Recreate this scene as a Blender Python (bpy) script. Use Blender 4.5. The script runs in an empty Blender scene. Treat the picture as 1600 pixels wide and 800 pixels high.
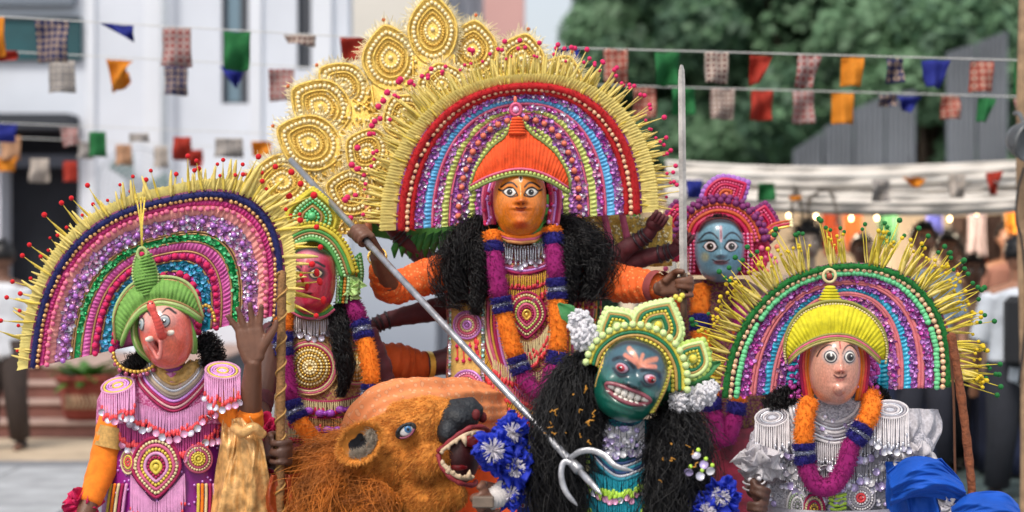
import bpy, math, random
import numpy as np
from mathutils import Vector, Matrix, Euler
random.seed(7); RNG = np.random.default_rng(7)
SC = bpy.context.scene; COL = SC.collection
PI = math.pi
# ---------------------------------------------------------------- camera, sky, sun, exposure
CAMZ = 1.62; FOC = 65.0; K = 36.0/FOC/1600.0            # K: metres per photo pixel per metre of distance
cam_d = bpy.data.cameras.new('camera'); cam = bpy.data.objects.new('camera', cam_d); COL.objects.link(cam)
cam.location = (0, 0, CAMZ); cam.rotation_euler = (PI/2, 0, 0)
cam_d.lens = FOC; cam_d.sensor_width = 36.0; cam_d.clip_end = 1000; cam_d.clip_start = 0.1
cam_d.dof.use_dof = True; cam_d.dof.focus_distance = 6.75; cam_d.dof.aperture_fstop = 1.5
SC.camera = cam
SUN_EL, SUN_AZ = math.radians(52), math.radians(205)      # azimuth measured clockwise from +Y: behind the camera, a little left
W = bpy.data.worlds.new('World'); SC.world = W; W.use_nodes = True
_nt = W.node_tree; _bg = _nt.nodes['Background']
_sky = _nt.nodes.new('ShaderNodeTexSky'); _sky.sky_type = 'NISHITA'; _sky.sun_disc = False
_sky.sun_elevation = SUN_EL; _sky.sun_rotation = SUN_AZ; _sky.air_density = 1.0; _sky.dust_density = 6.0; _sky.ozone_density = 1.0
_mix = _nt.nodes.new('ShaderNodeMix'); _mix.data_type = 'RGBA'; _mix.inputs['Factor'].default_value = .5      # thin even overcast over the clear sky
_nt.links.new(_sky.outputs[0], _mix.inputs['A']); _mix.inputs['B'].default_value = (6.7, 7.0, 7.3, 1)
_nt.links.new(_mix.outputs['Result'], _bg.inputs[0]); _bg.inputs[1].default_value = 0.115
sun_d = bpy.data.lights.new('sun', 'SUN'); sun_d.energy = 1.5; sun_d.angle = math.radians(10); sun_d.color = (1.0, 0.95, 0.88)
sun = bpy.data.objects.new('sun', sun_d); COL.objects.link(sun)
_dir = Vector((math.sin(SUN_AZ)*math.cos(SUN_EL), math.cos(SUN_AZ)*math.cos(SUN_EL), math.sin(SUN_EL)))
sun.rotation_euler = _dir.to_track_quat('Z', 'Y').to_euler(); sun.location = (-3, -6, 9)
SC.view_settings.view_transform = 'Standard'; SC.view_settings.look = 'None'; SC.view_settings.gamma = 1.0
SC.view_settings.exposure = 0.55
SC.render.engine = 'CYCLES'; SC.cycles.use_denoising = True
SC.cycles.max_bounces = 6; SC.cycles.diffuse_bounces = 3; SC.cycles.glossy_bounces = 3; SC.cycles.transparent_max_bounces = 8
SC.cycles.caustics_reflective = False; SC.cycles.caustics_refractive = False; SC.cycles.sample_clamp_indirect = 4.0
# ---------------------------------------------------------------- helpers: colour and materials
def lin(h):
    if isinstance(h, str):
        h = h.lstrip('#'); c = [int(h[i:i+2], 16)/255 for i in (0, 2, 4)]
    else: c = [v/255 for v in h]
    return tuple(v/12.92 if v <= .04045 else ((v+.055)/1.055)**2.4 for v in c)
MATS = {}
def _nodes(name):
    m = bpy.data.materials.new(name); m.use_nodes = True
    return m, m.node_tree, m.node_tree.nodes['Principled BSDF']
def mat(name, col=None, rough=.6, metal=0., var=.18, scale=40., bump=.15, bscale=None, sheen=0., coat=0., spec=.5, rnd=.0, trans=0., emit=None, estr=0.):
    """plain procedural material: base colour with two scales of noise, fine bump"""
    if name in MATS: return MATS[name]
    m, nt, b = _nodes(name); c = lin(col); L = nt.links.new; N = nt.nodes.new
    tc = N('ShaderNodeTexCoord')
    n1 = N('ShaderNodeTexNoise'); n1.inputs['Scale'].default_value = scale; n1.inputs['Detail'].default_value = 4
    L(tc.outputs['Object'], n1.inputs['Vector'])
    r = N('ShaderNodeMapRange'); r.inputs[1].default_value = .3; r.inputs[2].default_value = .7
    r.inputs[3].default_value = 1-var; r.inputs[4].default_value = 1+var*.7; L(n1.outputs[0], r.inputs[0])
    mul = N('ShaderNodeVectorMath'); mul.operation = 'SCALE'; mul.inputs[0].default_value = c
    if rnd:
        oi = N('ShaderNodeObjectInfo'); rr = N('ShaderNodeMapRange'); rr.inputs[3].default_value = 1-rnd; rr.inputs[4].default_value = 1+rnd
        L(oi.outputs['Random'], rr.inputs[0]); mm = N('ShaderNodeMath'); mm.operation = 'MULTIPLY'
        L(r.outputs[0], mm.inputs[0]); L(rr.outputs[0], mm.inputs[1]); L(mm.outputs[0], mul.inputs['Scale'])
    else: L(r.outputs[0], mul.inputs['Scale'])
    L(mul.outputs[0], b.inputs['Base Color'])
    b.inputs['Roughness'].default_value = rough; b.inputs['Metallic'].default_value = metal
    b.inputs['Specular IOR Level'].default_value = spec
    if sheen: b.inputs['Sheen Weight'].default_value = sheen; b.inputs['Sheen Roughness'].default_value = .4; b.inputs['Sheen Tint'].default_value = (*[min(1, v*1.6+.1) for v in c], 1)
    if coat: b.inputs['Coat Weight'].default_value = coat; b.inputs['Coat Roughness'].default_value = .12
    if emit: b.inputs['Emission Color'].default_value = (*lin(emit), 1); b.inputs['Emission Strength'].default_value = estr
    if bump:
        n2 = N('ShaderNodeTexNoise'); n2.inputs['Scale'].default_value = bscale or scale*4; n2.inputs['Detail'].default_value = 3
        L(tc.outputs['Object'], n2.inputs['Vector']); bp = N('ShaderNodeBump'); bp.inputs['Strength'].default_value = bump; bp.inputs['Distance'].default_value = .01
        L(n2.outputs[0], bp.inputs['Height']); L(bp.outputs[0], b.inputs['Normal'])
    if trans:
        tr = N('ShaderNodeBsdfTranslucent'); L(mul.outputs[0], tr.inputs[0]); mx = N('ShaderNodeMixShader'); mx.inputs[0].default_value = trans
        L(b.outputs[0], mx.inputs[1]); L(tr.outputs[0], mx.inputs[2]); L(mx.outputs[0], nt.nodes['Material Output'].inputs[0])
    MATS[name] = m; return m
def paintmat(name, rough=.3, coat=.6):
    """lacquer whose colours come from the painted colour attribute of the mask"""
    if name in MATS: return MATS[name]
    m, nt, b = _nodes(name); a = nt.nodes.new('ShaderNodeAttribute'); a.attribute_name = 'Col'
    nz = nt.nodes.new('ShaderNodeTexNoise'); nz.inputs['Scale'].default_value = 28; nz.inputs['Detail'].default_value = 5; mr_ = nt.nodes.new('ShaderNodeMapRange'); mr_.inputs[1].default_value = .3; mr_.inputs[2].default_value = .7; mr_.inputs[3].default_value = .74; mr_.inputs[4].default_value = 1.1; nt.links.new(nz.outputs[0], mr_.inputs[0]); sc_ = nt.nodes.new('ShaderNodeVectorMath'); sc_.operation = 'SCALE'; nt.links.new(a.outputs['Color'], sc_.inputs[0]); nt.links.new(mr_.outputs[0], sc_.inputs['Scale']); nt.links.new(sc_.outputs[0], b.inputs['Base Color']); b.inputs['Roughness'].default_value = rough
    b.inputs['Coat Weight'].default_value = coat; b.inputs['Coat Roughness'].default_value = .15
    n = nt.nodes.new('ShaderNodeTexNoise'); n.inputs['Scale'].default_value = 60; bp = nt.nodes.new('ShaderNodeBump'); bp.inputs['Strength'].default_value = .2
    tc = nt.nodes.new('ShaderNodeTexCoord'); nt.links.new(tc.outputs['Object'], n.inputs['Vector'])
    nt.links.new(n.outputs[0], bp.inputs['Height']); nt.links.new(bp.outputs[0], b.inputs['Normal'])
    MATS[name] = m; return m
def printmat(name, c1, c2, c3, scale=22., rough=.85):
    """block printed cotton: dots and lattice of two inks on a ground colour"""
    if name in MATS: return MATS[name]
    m, nt, b = _nodes(name); N = nt.nodes.new; L = nt.links.new
    tc = N('ShaderNodeTexCoord'); mp = N('ShaderNodeMapping'); mp.inputs['Scale'].default_value = (scale, 0.001, scale); mp.inputs['Rotation'].default_value = (0, .0, 0)
    L(tc.outputs['Object'], mp.inputs[0])
    v = N('ShaderNodeTexVoronoi'); v.inputs['Scale'].default_value = 1; v.inputs['Randomness'].default_value = .12; L(mp.outputs[0], v.inputs['Vector'])
    r1 = N('ShaderNodeValToRGB'); e = r1.color_ramp.elements; r1.color_ramp.interpolation = 'CONSTANT'
    e[0].color = (*lin(c3), 1); e[0].position = 0; e[1].color = (*lin(c2), 1); e[1].position = .17
    e3 = e.new(.34); e3.color = (*lin(c1), 1); e4 = e.new(.56); e4.color = (*lin(c3), 1); e5 = e.new(.62); e5.color = (*lin(c1), 1)
    L(v.outputs['Distance'], r1.inputs[0]); L(r1.outputs[0], b.inputs['Base Color']); b.inputs['Roughness'].default_value = rough
    tr = N('ShaderNodeBsdfTranslucent'); L(r1.outputs[0], tr.inputs[0]); mx = N('ShaderNodeMixShader'); mx.inputs[0].default_value = .25
    L(b.outputs[0], mx.inputs[1]); L(tr.outputs[0], mx.inputs[2]); L(mx.outputs[0], nt.nodes['Material Output'].inputs[0])
    MATS[name] = m; return m
# ---------------------------------------------------------------- helpers: mesh building
class MB:
    def __init__(s): s.V = []; s.n = 0; s.F = []; s.mats = []; s.hard = set()
    def mi(s, m):
        if m not in s.mats: s.mats.append(m)
        return s.mats.index(m)
    def add(s, v, f, m):
        v = np.asarray(v, float).reshape(-1, 3); f = np.asarray(f, int)
        s.V.append(v); s.F.append((f+s.n, s.mi(m))); s.n += len(v); return s
    def inst(s, tv, tf, M, m):
        """M: (N,4,4) or list of positions with scales"""
        M = np.asarray(M, float); tv = np.asarray(tv, float)
        v = np.einsum('nij,kj->nki', M[:, :3, :3], tv)+M[:, None, :3, 3]
        k = len(tv); f = np.asarray(tf, int); F = (f[None]+(np.arange(len(M))*k)[:, None, None]).reshape(-1, f.shape[1])
        return s.add(v.reshape(-1, 3), F, m)
    def build(s, name, parent=None, smooth=True, col=None):
        me = bpy.data.meshes.new(name); V = np.concatenate(s.V) if s.V else np.zeros((0, 3))
        me.vertices.add(len(V)); me.vertices.foreach_set('co', V.ravel())
        tot = np.concatenate([np.full(len(f), f.shape[1]) for f, _ in s.F]); idx = np.concatenate([f.ravel() for f, _ in s.F])
        mi = np.concatenate([np.full(len(f), m) for f, m in s.F])
        me.loops.add(len(idx)); me.loops.foreach_set('vertex_index', idx)
        me.polygons.add(len(tot)); st = np.zeros(len(tot), int); st[1:] = np.cumsum(tot)[:-1]
        me.polygons.foreach_set('loop_start', st); me.polygons.foreach_set('loop_total', tot); me.polygons.foreach_set('material_index', mi)
        me.polygons.foreach_set('use_smooth', np.concatenate([np.full(len(f), smooth and (i not in s.hard)) for i, (f, _) in enumerate(s.F)]))
        for m in s.mats: me.materials.append(m)
        if col is not None:
            a = me.color_attributes.new('Col', 'FLOAT_COLOR', 'POINT'); a.data.foreach_set('color', np.c_[col, np.ones(len(col))].ravel())
        me.update(calc_edges=True); me.validate()
        o = bpy.data.objects.new(name, me); COL.objects.link(o)
        if parent is not None: par(o, parent)
        return o
def par(o, p):
    o.parent = p
    if p.type == 'EMPTY': o.matrix_parent_inverse = Matrix.Translation(p.location).inverted()
def thing(name, label, cat, loc, group=None):
    o = bpy.data.objects.new(name, None); COL.objects.link(o); o.empty_display_size = .1; o.location = loc
    return tag(o, label, cat, group)
def tag(o, label, cat, group=None):
    o['label'] = label; o['category'] = cat
    if group: o['group'] = group
    return o
def kind(o, k): o['kind'] = k; return o
def nrm(v): v = np.asarray(v, float); return v/(np.linalg.norm(v, axis=-1, keepdims=True)+1e-12)
def smooth(pts, n=8, closed=False):
    """Catmull-Rom through the points"""
    p = np.asarray(pts, float)
    if closed: p = np.vstack([p[-1:], p, p[:2]])
    else: p = np.vstack([2*p[:1]-p[1:2], p, 2*p[-1:]-p[-2:-1]])
    t = np.linspace(0, 1, n, endpoint=False)[:, None]; out = []
    for i in range(1, len(p)-2):
        a, b, c, d = p[i-1], p[i], p[i+1], p[i+2]
        out.append(.5*((2*b)+(c-a)*t+(2*a-5*b+4*c-d)*t*t+(3*b-a-3*c+d)*t**3))
    out = np.vstack(out)
    return out if closed else np.vstack([out, p[-2:-1]])
def resample(p, gap=None, n=None, closed=False):
    p = np.asarray(p, float)
    if closed: p = np.vstack([p, p[:1]])
    d = np.r_[0, np.cumsum(np.linalg.norm(np.diff(p, axis=0), axis=1))]
    if n is None: n = max(2, int(round(d[-1]/gap))+1)
    s = np.linspace(0, d[-1], n, endpoint=not closed)
    return np.stack([np.interp(s, d, p[:, k]) for k in range(p.shape[1])], 1)
def tube(mb, path, r, m, sides=8, closed=False, flat=1., cap=True, ref=None):
    p = np.asarray(path, float); n = len(p); r = np.broadcast_to(np.asarray(r, float), (n,)).copy()
    t = np.gradient(p, axis=0) if not closed else np.roll(p, -1, 0)-np.roll(p, 1, 0); t = nrm(t)
    ref = np.array(ref if ref is not None else (0, -1, 0), float)
    if ref is not None and abs(np.dot(t, ref)).max() < .93:
        u = nrm(ref-t*(t@ref)[:, None])
    else:
        u = np.zeros_like(p); a = np.array([0, 0, 1.]) if abs(t[0][2]) < .9 else np.array([1., 0, 0]); x = nrm(a-t[0]*np.dot(a, t[0]))
        for i in range(n): x = nrm(x-t[i]*np.dot(x, t[i])); u[i] = x
    w = np.cross(t, u); a = np.arange(sides)*2*PI/sides
    ring = p[:, None]+r[:, None, None]*(np.cos(a)[None, :, None]*u[:, None]*flat+np.sin(a)[None, :, None]*w[:, None])
    v = ring.reshape(-1, 3); i = np.arange(n if closed else n-1)[:, None]*sides; j = np.arange(sides)[None]; j2 = (j+1) % sides
    nx = (i+sides) % (n*sides)
    f = np.stack([i+j, i+j2, nx+j2, nx+j], -1).reshape(-1, 4); mb.add(v, f, m)
    if cap and not closed:
        for k, rev in ((0, True), (n-1, False)):
            q = np.arange(sides)+(mb.n-len(v))+k*sides
            q = q[::-1] if rev else q
            c = mb.n
            mb.V.append(p[k:k+1]+(-t[k] if rev else t[k])[None]*r[k]*.45); mb.n += 1
            mb.F.append((np.stack([q, np.roll(q, -1), np.full(sides, c)], 1), mb.mi(m))); 
            # keep later offsets right: the cap vertex is the last one
            if k == 0: v = np.vstack([v, p[:1]])
    return mb
def sph(n=8, k=5):
    th = np.linspace(0, PI, k+1)[1:-1]; ph = np.arange(n)*2*PI/n
    v = [(0, 0, 1)]+[(math.sin(a)*math.cos(b), math.sin(a)*math.sin(b), math.cos(a)) for a in th for b in ph]+[(0, 0, -1)]
    f = []
    for j in range(n): f.append((0, 1+j, 1+(j+1) % n, 1+(j+1) % n))
    for i in range(k-2):
        for j in range(n): a = 1+i*n; f.append((a+j, a+n+j, a+n+(j+1) % n, a+(j+1) % n))
    a = 1+(k-2)*n
    for j in range(n): f.append((a+j, len(v)-1, len(v)-1, a+(j+1) % n))
    q = np.array(f); return np.array(v, float), q
def _tri(v, f):
    t = []
    for a, b, c, d in f:
        if a != b and b != c and a != c: t.append((a, b, c))
        if c != d and a != d and a != c: t.append((a, c, d))
    return v, np.array(t)
SPH = _tri(*sph(8, 5)); SPHF = _tri(*sph(16, 10)); SPHL = _tri(*sph(6, 4))
def mats_at(pos, sc, rot=None):
    pos = np.asarray(pos, float).reshape(-1, 3); n = len(pos); M = np.zeros((n, 4, 4)); M[:, 3, 3] = 1; M[:, :3, 3] = pos
    sc = np.asarray(sc, float)
    if sc.ndim == 0: sc = np.full((n, 3), float(sc))
    elif sc.ndim == 1 and len(sc) == 3 and n != 3: sc = np.tile(sc, (n, 1))
    elif sc.ndim == 1: sc = np.tile(sc[:, None], (1, 3)) if len(sc) == n else np.tile(sc, (n, 1))
    R = np.tile(np.eye(3), (n, 1, 1)) if rot is None else np.asarray(rot)
    M[:, :3, :3] = R*sc[:, None, :]; return M
def rrot(n, tilt=.5):
    return np.array([np.array(Euler((random.gauss(0, tilt), random.uniform(0, 6.28), random.gauss(0, tilt))).to_matrix()) for _ in range(n)])
def balls(mb, pos, r, m, tpl=SPH): return mb.inst(tpl[0], tpl[1], mats_at(pos, r), m)
BOXV = np.array([(x, y, z) for x in (-.5, .5) for y in (-.5, .5) for z in (-.5, .5)]); BOXF = np.array([(0, 1, 3, 2), (4, 6, 7, 5), (0, 4, 5, 1), (2, 3, 7, 6), (0, 2, 6, 4), (1, 5, 7, 3)])
def box(mb, lo, hi, m, bev=0.):
    lo = np.array(lo, float); hi = np.array(hi, float); c = (lo+hi)/2; s = hi-lo
    mb.hard.update(range(len(mb.F), len(mb.F)+(2 if bev else 1)))
    if not bev: return mb.add(BOXV*s+c, BOXF, m)
    v = []; f = []
    for ax in range(3):                                   # chamfered box: three inset faces pairs joined by edge strips
        pass
    h = s/2; b = min(bev, h.min()*.9); idx = {}
    for sx in (-1, 1):
        for sy in (-1, 1):
            for sz in (-1, 1):
                for ax in range(3):
                    d = np.array([h[0]-b, h[1]-b, h[2]-b]); d[ax] = h[ax]; idx[(sx, sy, sz, ax)] = len(v); v.append(c+d*np.array((sx, sy, sz)))
    tri = []
    for ax in range(3):
        o = [k for k in range(3) if k != ax]
        for sg in (-1, 1):
            q = []
            for a, bb in ((-1, -1), (1, -1), (1, 1), (-1, 1)):
                k = [0, 0, 0]; k[ax] = sg; k[o[0]] = a; k[o[1]] = bb; q.append(idx[(*k, ax)])
            f.append(q if (sg > 0) ^ (ax == 1) else q[::-1])
    for a1, a2, e in ((0, 1, 2), (0, 2, 1), (1, 2, 0)):
        for s1 in (-1, 1):
            for s2 in (-1, 1):
                q = []
                for ax, se in ((a1, -1), (a1, 1), (a2, 1), (a2, -1)):
                    k = [0, 0, 0]; k[a1] = s1; k[a2] = s2; k[e] = se; q.append(idx[(*k, ax)])
                f.append(q)
    for sx in (-1, 1):
        for sy in (-1, 1):
            for sz in (-1, 1): tri.append([idx[(sx, sy, sz, k)] for k in range(3)])
    base = np.array(v); mb.add(base, np.array(f), m); mb.F.append((np.array(tri)+mb.n-len(v), mb.mi(m))); return mb
def strands(mb, paths, r, m, sides=3):
    """paths (S,N,3), r (N,) or (S,N)"""
    P = np.asarray(paths, float); S, n, _ = P.shape; r = np.broadcast_to(np.asarray(r, float), (S, n))
    t = nrm(np.gradient(P, axis=1)); ref = nrm(RNG.normal(size=(S, 1, 3))); u = nrm(np.cross(t, ref)); w = np.cross(t, u)
    a = np.arange(sides)*2*PI/sides
    v = P[:, :, None]+r[:, :, None, None]*(np.cos(a)[:, None]*u[:, :, None]+np.sin(a)[:, None]*w[:, :, None])
    s = (np.arange(S)*n*sides)[:, None, None]; i = (np.arange(n-1)*sides)[None, :, None]; j = np.arange(sides)[None, None]; j2 = (j+1) % sides
    f = np.stack([s+i+j, s+i+j2, s+i+sides+j2, s+i+sides+j], -1).reshape(-1, 4); return mb.add(v.reshape(-1, 3), f, m)
def grid_faces(nu, nv, wrap=False):
    i = np.arange(nu-1)[:, None]; j = np.arange(nv if wrap else nv-1)[None]; j2 = (j+1) % nv
    return np.stack([i*nv+j, i*nv+j2, (i+1)*nv+j2, (i+1)*nv+j], -1).reshape(-1, 4)
def sheet(mb, P, m, thick=None):
    """P (nu,nv,3) grid surface; with thick it becomes a closed thin slab"""
    nu, nv, _ = P.shape; f = grid_faces(nu, nv); 
    if not thick: return mb.add(P.reshape(-1, 3), f, m)
    n = nrm(np.cross(np.gradient(P, axis=0), np.gradient(P, axis=1))); A = P+n*thick/2; B = P-n*thick/2; k = nu*nv
    e = np.r_[np.arange(nv), np.arange(1, nu)*nv+nv-1, (nu-1)*nv+np.arange(nv-2, -1, -1), np.arange(nu-2, 0, -1)*nv]
    e2 = np.roll(e, -1); side = np.stack([e, e2, e2+k, e+k], 1)[:, ::-1]
    return mb.add(np.concatenate([A.reshape(-1, 3), B.reshape(-1, 3)]), np.concatenate([f, f[:, ::-1]+k, side]), m)
def prism(mb, out, y0, y1, m):
    """outline [(x,z)] (convex or star-like) extruded along y"""
    o = np.asarray(out, float); n = len(o); c = o.mean(0)
    v = [(x, y0, z) for x, z in o]+[(x, y1, z) for x, z in o]+[(c[0], y0, c[1]), (c[0], y1, c[1])]
    i = np.arange(n); j = (i+1) % n
    mb.add(v, np.stack([i, j, j+n, i+n], 1), m); b = mb.n-len(v)
    mb.F.append((np.concatenate([np.stack([j, i, np.full(n, 2*n)], 1), np.stack([i+n, j+n, np.full(n, 2*n+1)], 1)])+b, mb.mi(m))); return mb
def dup(o, M=None, parent=None):
    c = o.copy(); COL.objects.link(c)
    if parent is not None: c.parent = parent; c.matrix_parent_inverse = Matrix.Translation(parent.location).inverted() if parent.type == 'EMPTY' else Matrix()
    if M is not None: c.matrix_basis = M
    return c
def at(px, py, Y): return np.array([(px-800)*K*Y, Y, CAMZ-(py-400)*K*Y])
def pxm(Y): return K*Y
def noise2(x, y, s=1.0, seed=0):
    a = np.sin(x*1.7*s+seed*1.3)+np.sin(y*2.3*s+seed*2.1+1)+np.sin((x+y)*1.1*s+seed)+np.sin((x*.7-y*1.9)*s*1.6+seed*.7)
    return a/4
# ================================================================ SETTING
def quadwall(mb, x0, x1, z0, z1, y0, y1, m, bev=0): return box(mb, (x0, y0, z0), (x1, y1, z1), m, bev)
concrete = mat('plaza_concrete', '#8f9296', rough=.9, var=.3, scale=1.3, bump=.25, bscale=60)
g = MB(); xs = np.linspace(-60, 60, 61); ys = np.r_[np.linspace(-10, 25, 36), np.linspace(30, 200, 20)]
X, Y = np.meshgrid(xs, ys); Z = np.zeros_like(X); sheet(g, np.stack([X, Y, Z], -1), concrete); kind(g.build('ground'), 'structure')
# sandy apron before the steps
sand = mat('sandy_paving', '#b3a088', rough=.95, var=.25, scale=2.5, bump=.2, bscale=90)
g = MB(); box(g, (-12, 14.6, -.02), (-3.2, 16.4, .006), sand); kind(g.build('pavement'), 'structure')
# paving joints on the plaza: slabs, each slightly uneven, near left where they show
slabm = mat('paving_slab', '#9a9c9f', rough=.9, var=.28, scale=3, bump=.3, bscale=70, rnd=.08)
pv = MB(); box(pv, (-9.2, 9.6, -.03), (-2.4, 14.6, .003), mat('mortar', '#75767a', rough=.95)); pv = kind(pv.build('paving'), 'structure')
s = MB(); box(s, (-.445, -.445, -.02), (.445, .445, .012), slabm, .006); s0 = s.build('slab', pv)
first = True
for i in range(7):
    for j in range(5):
        M = Matrix.Translation((-8.7+i*.9, 10.1+j*.9, random.uniform(-.002, .003)))
        if first: s0.matrix_basis = M; first = False
        else: dup(s0, M, pv)
# ---------------------------------------------------------------- white building on the left
Yb = 22.0; ub = K*Yb
def bx(px): return (px-800)*ub
def bz(py): return CAMZ-(py-400)*ub
white = mat('white_plaster', '#cdd3dd', rough=.85, var=.1, scale=.9, bump=.08, bscale=30)
offw = mat('white_plaster_trim', '#d3d8e0', rough=.8, var=.05, scale=1.5, bump=.05)
dark = mat('dark_interior', '#20242c', rough=.9, var=.3, scale=2)
glass = mat('window_glass', '#6d8797', rough=.08, var=.1, scale=.6, bump=0, spec=.8, metal=.2)
glassd = mat('window_glass_dark', '#3b4750', rough=.1, var=.2, scale=.5, bump=0, spec=.8)
frame = mat('window_frame_dark', '#3c4048', rough=.5)
teal = mat('teal_board', '#12484f', rough=.6, var=.25, scale=3)
bld = thing('white_building', 'tall white plastered building with pilasters, narrow windows and a dark doorway', 'building', (bx(300), Yb, 0))
w = MB()
# wall with openings, built as blocks round the openings (doorway 0-122 x 182-floor, two slot windows)
top = bz(-260); xl = bx(-400); xr = bx(545)
for (a, b, c, d) in ((-400, 0, -260, 800), (0, 124, -260, 30), (0, 124, 96, 184), (124, 346, -260, 800), (346, 388, 162, 800), (388, 464, -260, 800), (464, 486, 108, 800), (486, 545, -260, 800), (0, 124, 30, 96)):
    zz0 = max(bz(d), 0.0)
    quadwall(w, bx(a), bx(b), zz0, bz(c), Yb, Yb+.5, white)
w.build('wall', bld)
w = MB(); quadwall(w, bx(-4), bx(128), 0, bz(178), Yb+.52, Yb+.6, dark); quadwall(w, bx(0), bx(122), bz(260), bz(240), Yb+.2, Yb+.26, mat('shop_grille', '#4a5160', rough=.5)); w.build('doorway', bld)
for (a, b, py0, py1, gm) in ((346, 388, -260, 162, glass), (464, 486, -260, 108, glass)):
    f = MB(); t = .05
    quadwall(f, bx(a)+.002, bx(a)+t, bz(py1), bz(py0), Yb+.1, Yb+.2, frame); quadwall(f, bx(b)-t*2.2, bx(b)-.002, bz(py1), bz(py0), Yb+.1, Yb+.2, frame)
    for q in (py0, (py0+py1)/2+30, py1): quadwall(f, bx(a)+t, bx(b)-t*2.2, bz(q)-.03, bz(q)+.03, Yb+.1, Yb+.2, frame)
    fo = f.build('window', bld); p = MB(); quadwall(p, bx(a)+t, bx(b)-t*2.2, bz(py1), bz(py0), Yb+.14, Yb+.16, gm); p.build('pane', fo)
for (a, b, d) in ((135, 150, .05), (226, 256, .08), (392, 410, .06), (490, 520, .08)):
    p = MB(); quadwall(p, bx(a), bx(b), .003, top, Yb-d, Yb-.002, offw, .012); p.build('pilaster', bld)
p = MB(); tube(p, [(bx(262), Yb-.22, .1), (bx(262), Yb-.22, top)], .045, mat('drainpipe_grey', '#a9b0b8', rough=.5), 10); p.build('drainpipe', bld)
p = MB(); quadwall(p, bx(-60), bx(129), bz(95), bz(29), Yb-.09, Yb-.003, teal, .01); po = p.build('signboard', bld)
p = MB(); quadwall(p, bx(-60), bx(129), bz(31), bz(28), Yb-.13, Yb-.09, frame); p.build('trim', po)
p = MB(); quadwall(p, bx(-60), bx(119), bz(10), bz(-40), Yb-.15, Yb-.003, mat('fascia_grey', '#6c7682', rough=.7)); p.build('fascia', bld)
p = MB(); quadwall(p, bx(-60), bx(123), bz(205), bz(182), Yb-.5, Yb-.003, mat('awning_dark', '#30353d', rough=.8)); p.build('awning', bld)
# second block behind: cream box, grey corrugated flank and pink column
b2 = thing('cream_building', 'cream and grey block with pink corner column behind the white building', 'building', (at(650, 400, 27)[0], 27, 0))
u2 = K*27
def cx(px): return (px-800)*u2
def cz(py): return CAMZ-(py-400)*u2
p = MB(); quadwall(p, cx(470), cx(682), 0, cz(70), 27, 28, mat('grey_blue_wall', '#b9c0cb', rough=.85, var=.06, scale=.7)); quadwall(p, cx(470), cx(682), cz(70)+.002, cz(-200), 26.9, 28, mat('cream_wall', '#d5d0c6', rough=.85, var=.07, scale=.6)); p.build('wall', b2)
p = MB(); xs = np.linspace(cx(684), cx(756), 80); yy = 27.2+.05*np.sign(np.sin(np.arange(80)*1.2)); zs = np.array([0, cz(-200)])
P = np.stack([np.tile(xs, (2, 1)), np.tile(yy, (2, 1)), np.tile(zs[:, None], (1, 80))], -1); sheet(p, P, mat('grey_cladding', '#aab0bd', rough=.6)); p.build('cladding', b2, smooth=False)
p = MB(); quadwall(p, cx(756), cx(820), 0, cz(-200), 26.8, 27.8, mat('pink_plaster', '#c69a94', rough=.85, var=.08, scale=.7), .02); p.build('column', b2)
# ---------------------------------------------------------------- steps
brick = mat('step_red', '#7c5148', rough=.85, var=.25, scale=4, bump=.3); tread = mat('step_tread', '#a58b80', rough=.85, var=.2, scale=5, bump=.2)
st = thing('stone_steps', 'four wide reddish steps leading up to the white building', 'steps', (-6.5, 16.6, 0))
for i in range(4):
    p = MB(); box(p, (-13, 16.45+i*.42, .004), (-3.0, 18.4, .145*(i+1)-.035), brick); so = p.build('riser', st)
    p = MB(); box(p, (-13.02, 16.42+i*.42, .145*(i+1)-.034), (-2.98, 16.86+i*.42 if i < 3 else 22, .145*(i+1)), tread, .01); p.build('tread', st)
# pot with a plant on the steps
pot = thing('plant_pot', 'painted terracotta pot holding a leafy plant on the steps', 'plant pot', (at(138, 600, 16.75)[0], 16.66, .145))
bx0, by0 = pot.location.x, pot.location.y
prof = [(0, .146), (.17, .146), (.2, .2), (.235, .42), (.25, .5), (.27, .5), (.27, .55), (.235, .55), (.22, .48), (0, .48)]
a = np.arange(24)*2*PI/24
P = np.array([[(bx0+r*math.cos(t), by0+r*math.sin(t), z) for t in a] for r, z in prof]); p = MB(); p.add(P.reshape(-1, 3), grid_faces(len(prof), 24, True), mat('terracotta', '#86382c', rough=.8, var=.25, scale=9)); po = p.build('pot', pot)
p = MB()
for q in range(9):
    t = -PI/2+(q-4)*.16; rr = .222
    pts = [(bx0+rr*1.04*math.cos(t+d), by0+rr*1.04*math.sin(t+d), z) for d, z in ((-.05, .26), (.06, .32), (-.05, .38))]
    tube(p, pts, .012, mat('pot_cream_paint', '#b99a7c', rough=.8), 5)
p.build('painted_zigzag', po)
def leafspray(mb, c, n, L, m, w=.05, up=.7):
    c = np.array(c)
    for _ in range(n):
        az = random.uniform(0, 2*PI); el = random.uniform(.2, 1.35)*up; d = np.array((math.cos(az)*math.cos(el), math.sin(az)*math.cos(el), math.sin(el))); l = L*random.uniform(.6, 1.1)
        sd = nrm(np.cross(d, (0, 0, 1))); t = np.linspace(0, 1, 5); cl = c+d*t[:, None]*l+np.array((0, 0, -1))*(t[:, None]**2)*l*.35
        wd = (np.sin(t*PI*.9+.25)*w)[:, None]; P = np.stack([cl-sd*wd, cl, cl+sd*wd], 1); P[:, 1, 2] -= w*.25; sheet(mb, P, m)
p = MB(); leafspray(p, (bx0, by0, .5), 40, .5, mat('pot_leaf', '#4d7a33', rough=.5, var=.3, scale=8, trans=.2)); p.build('leaves', pot)
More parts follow.
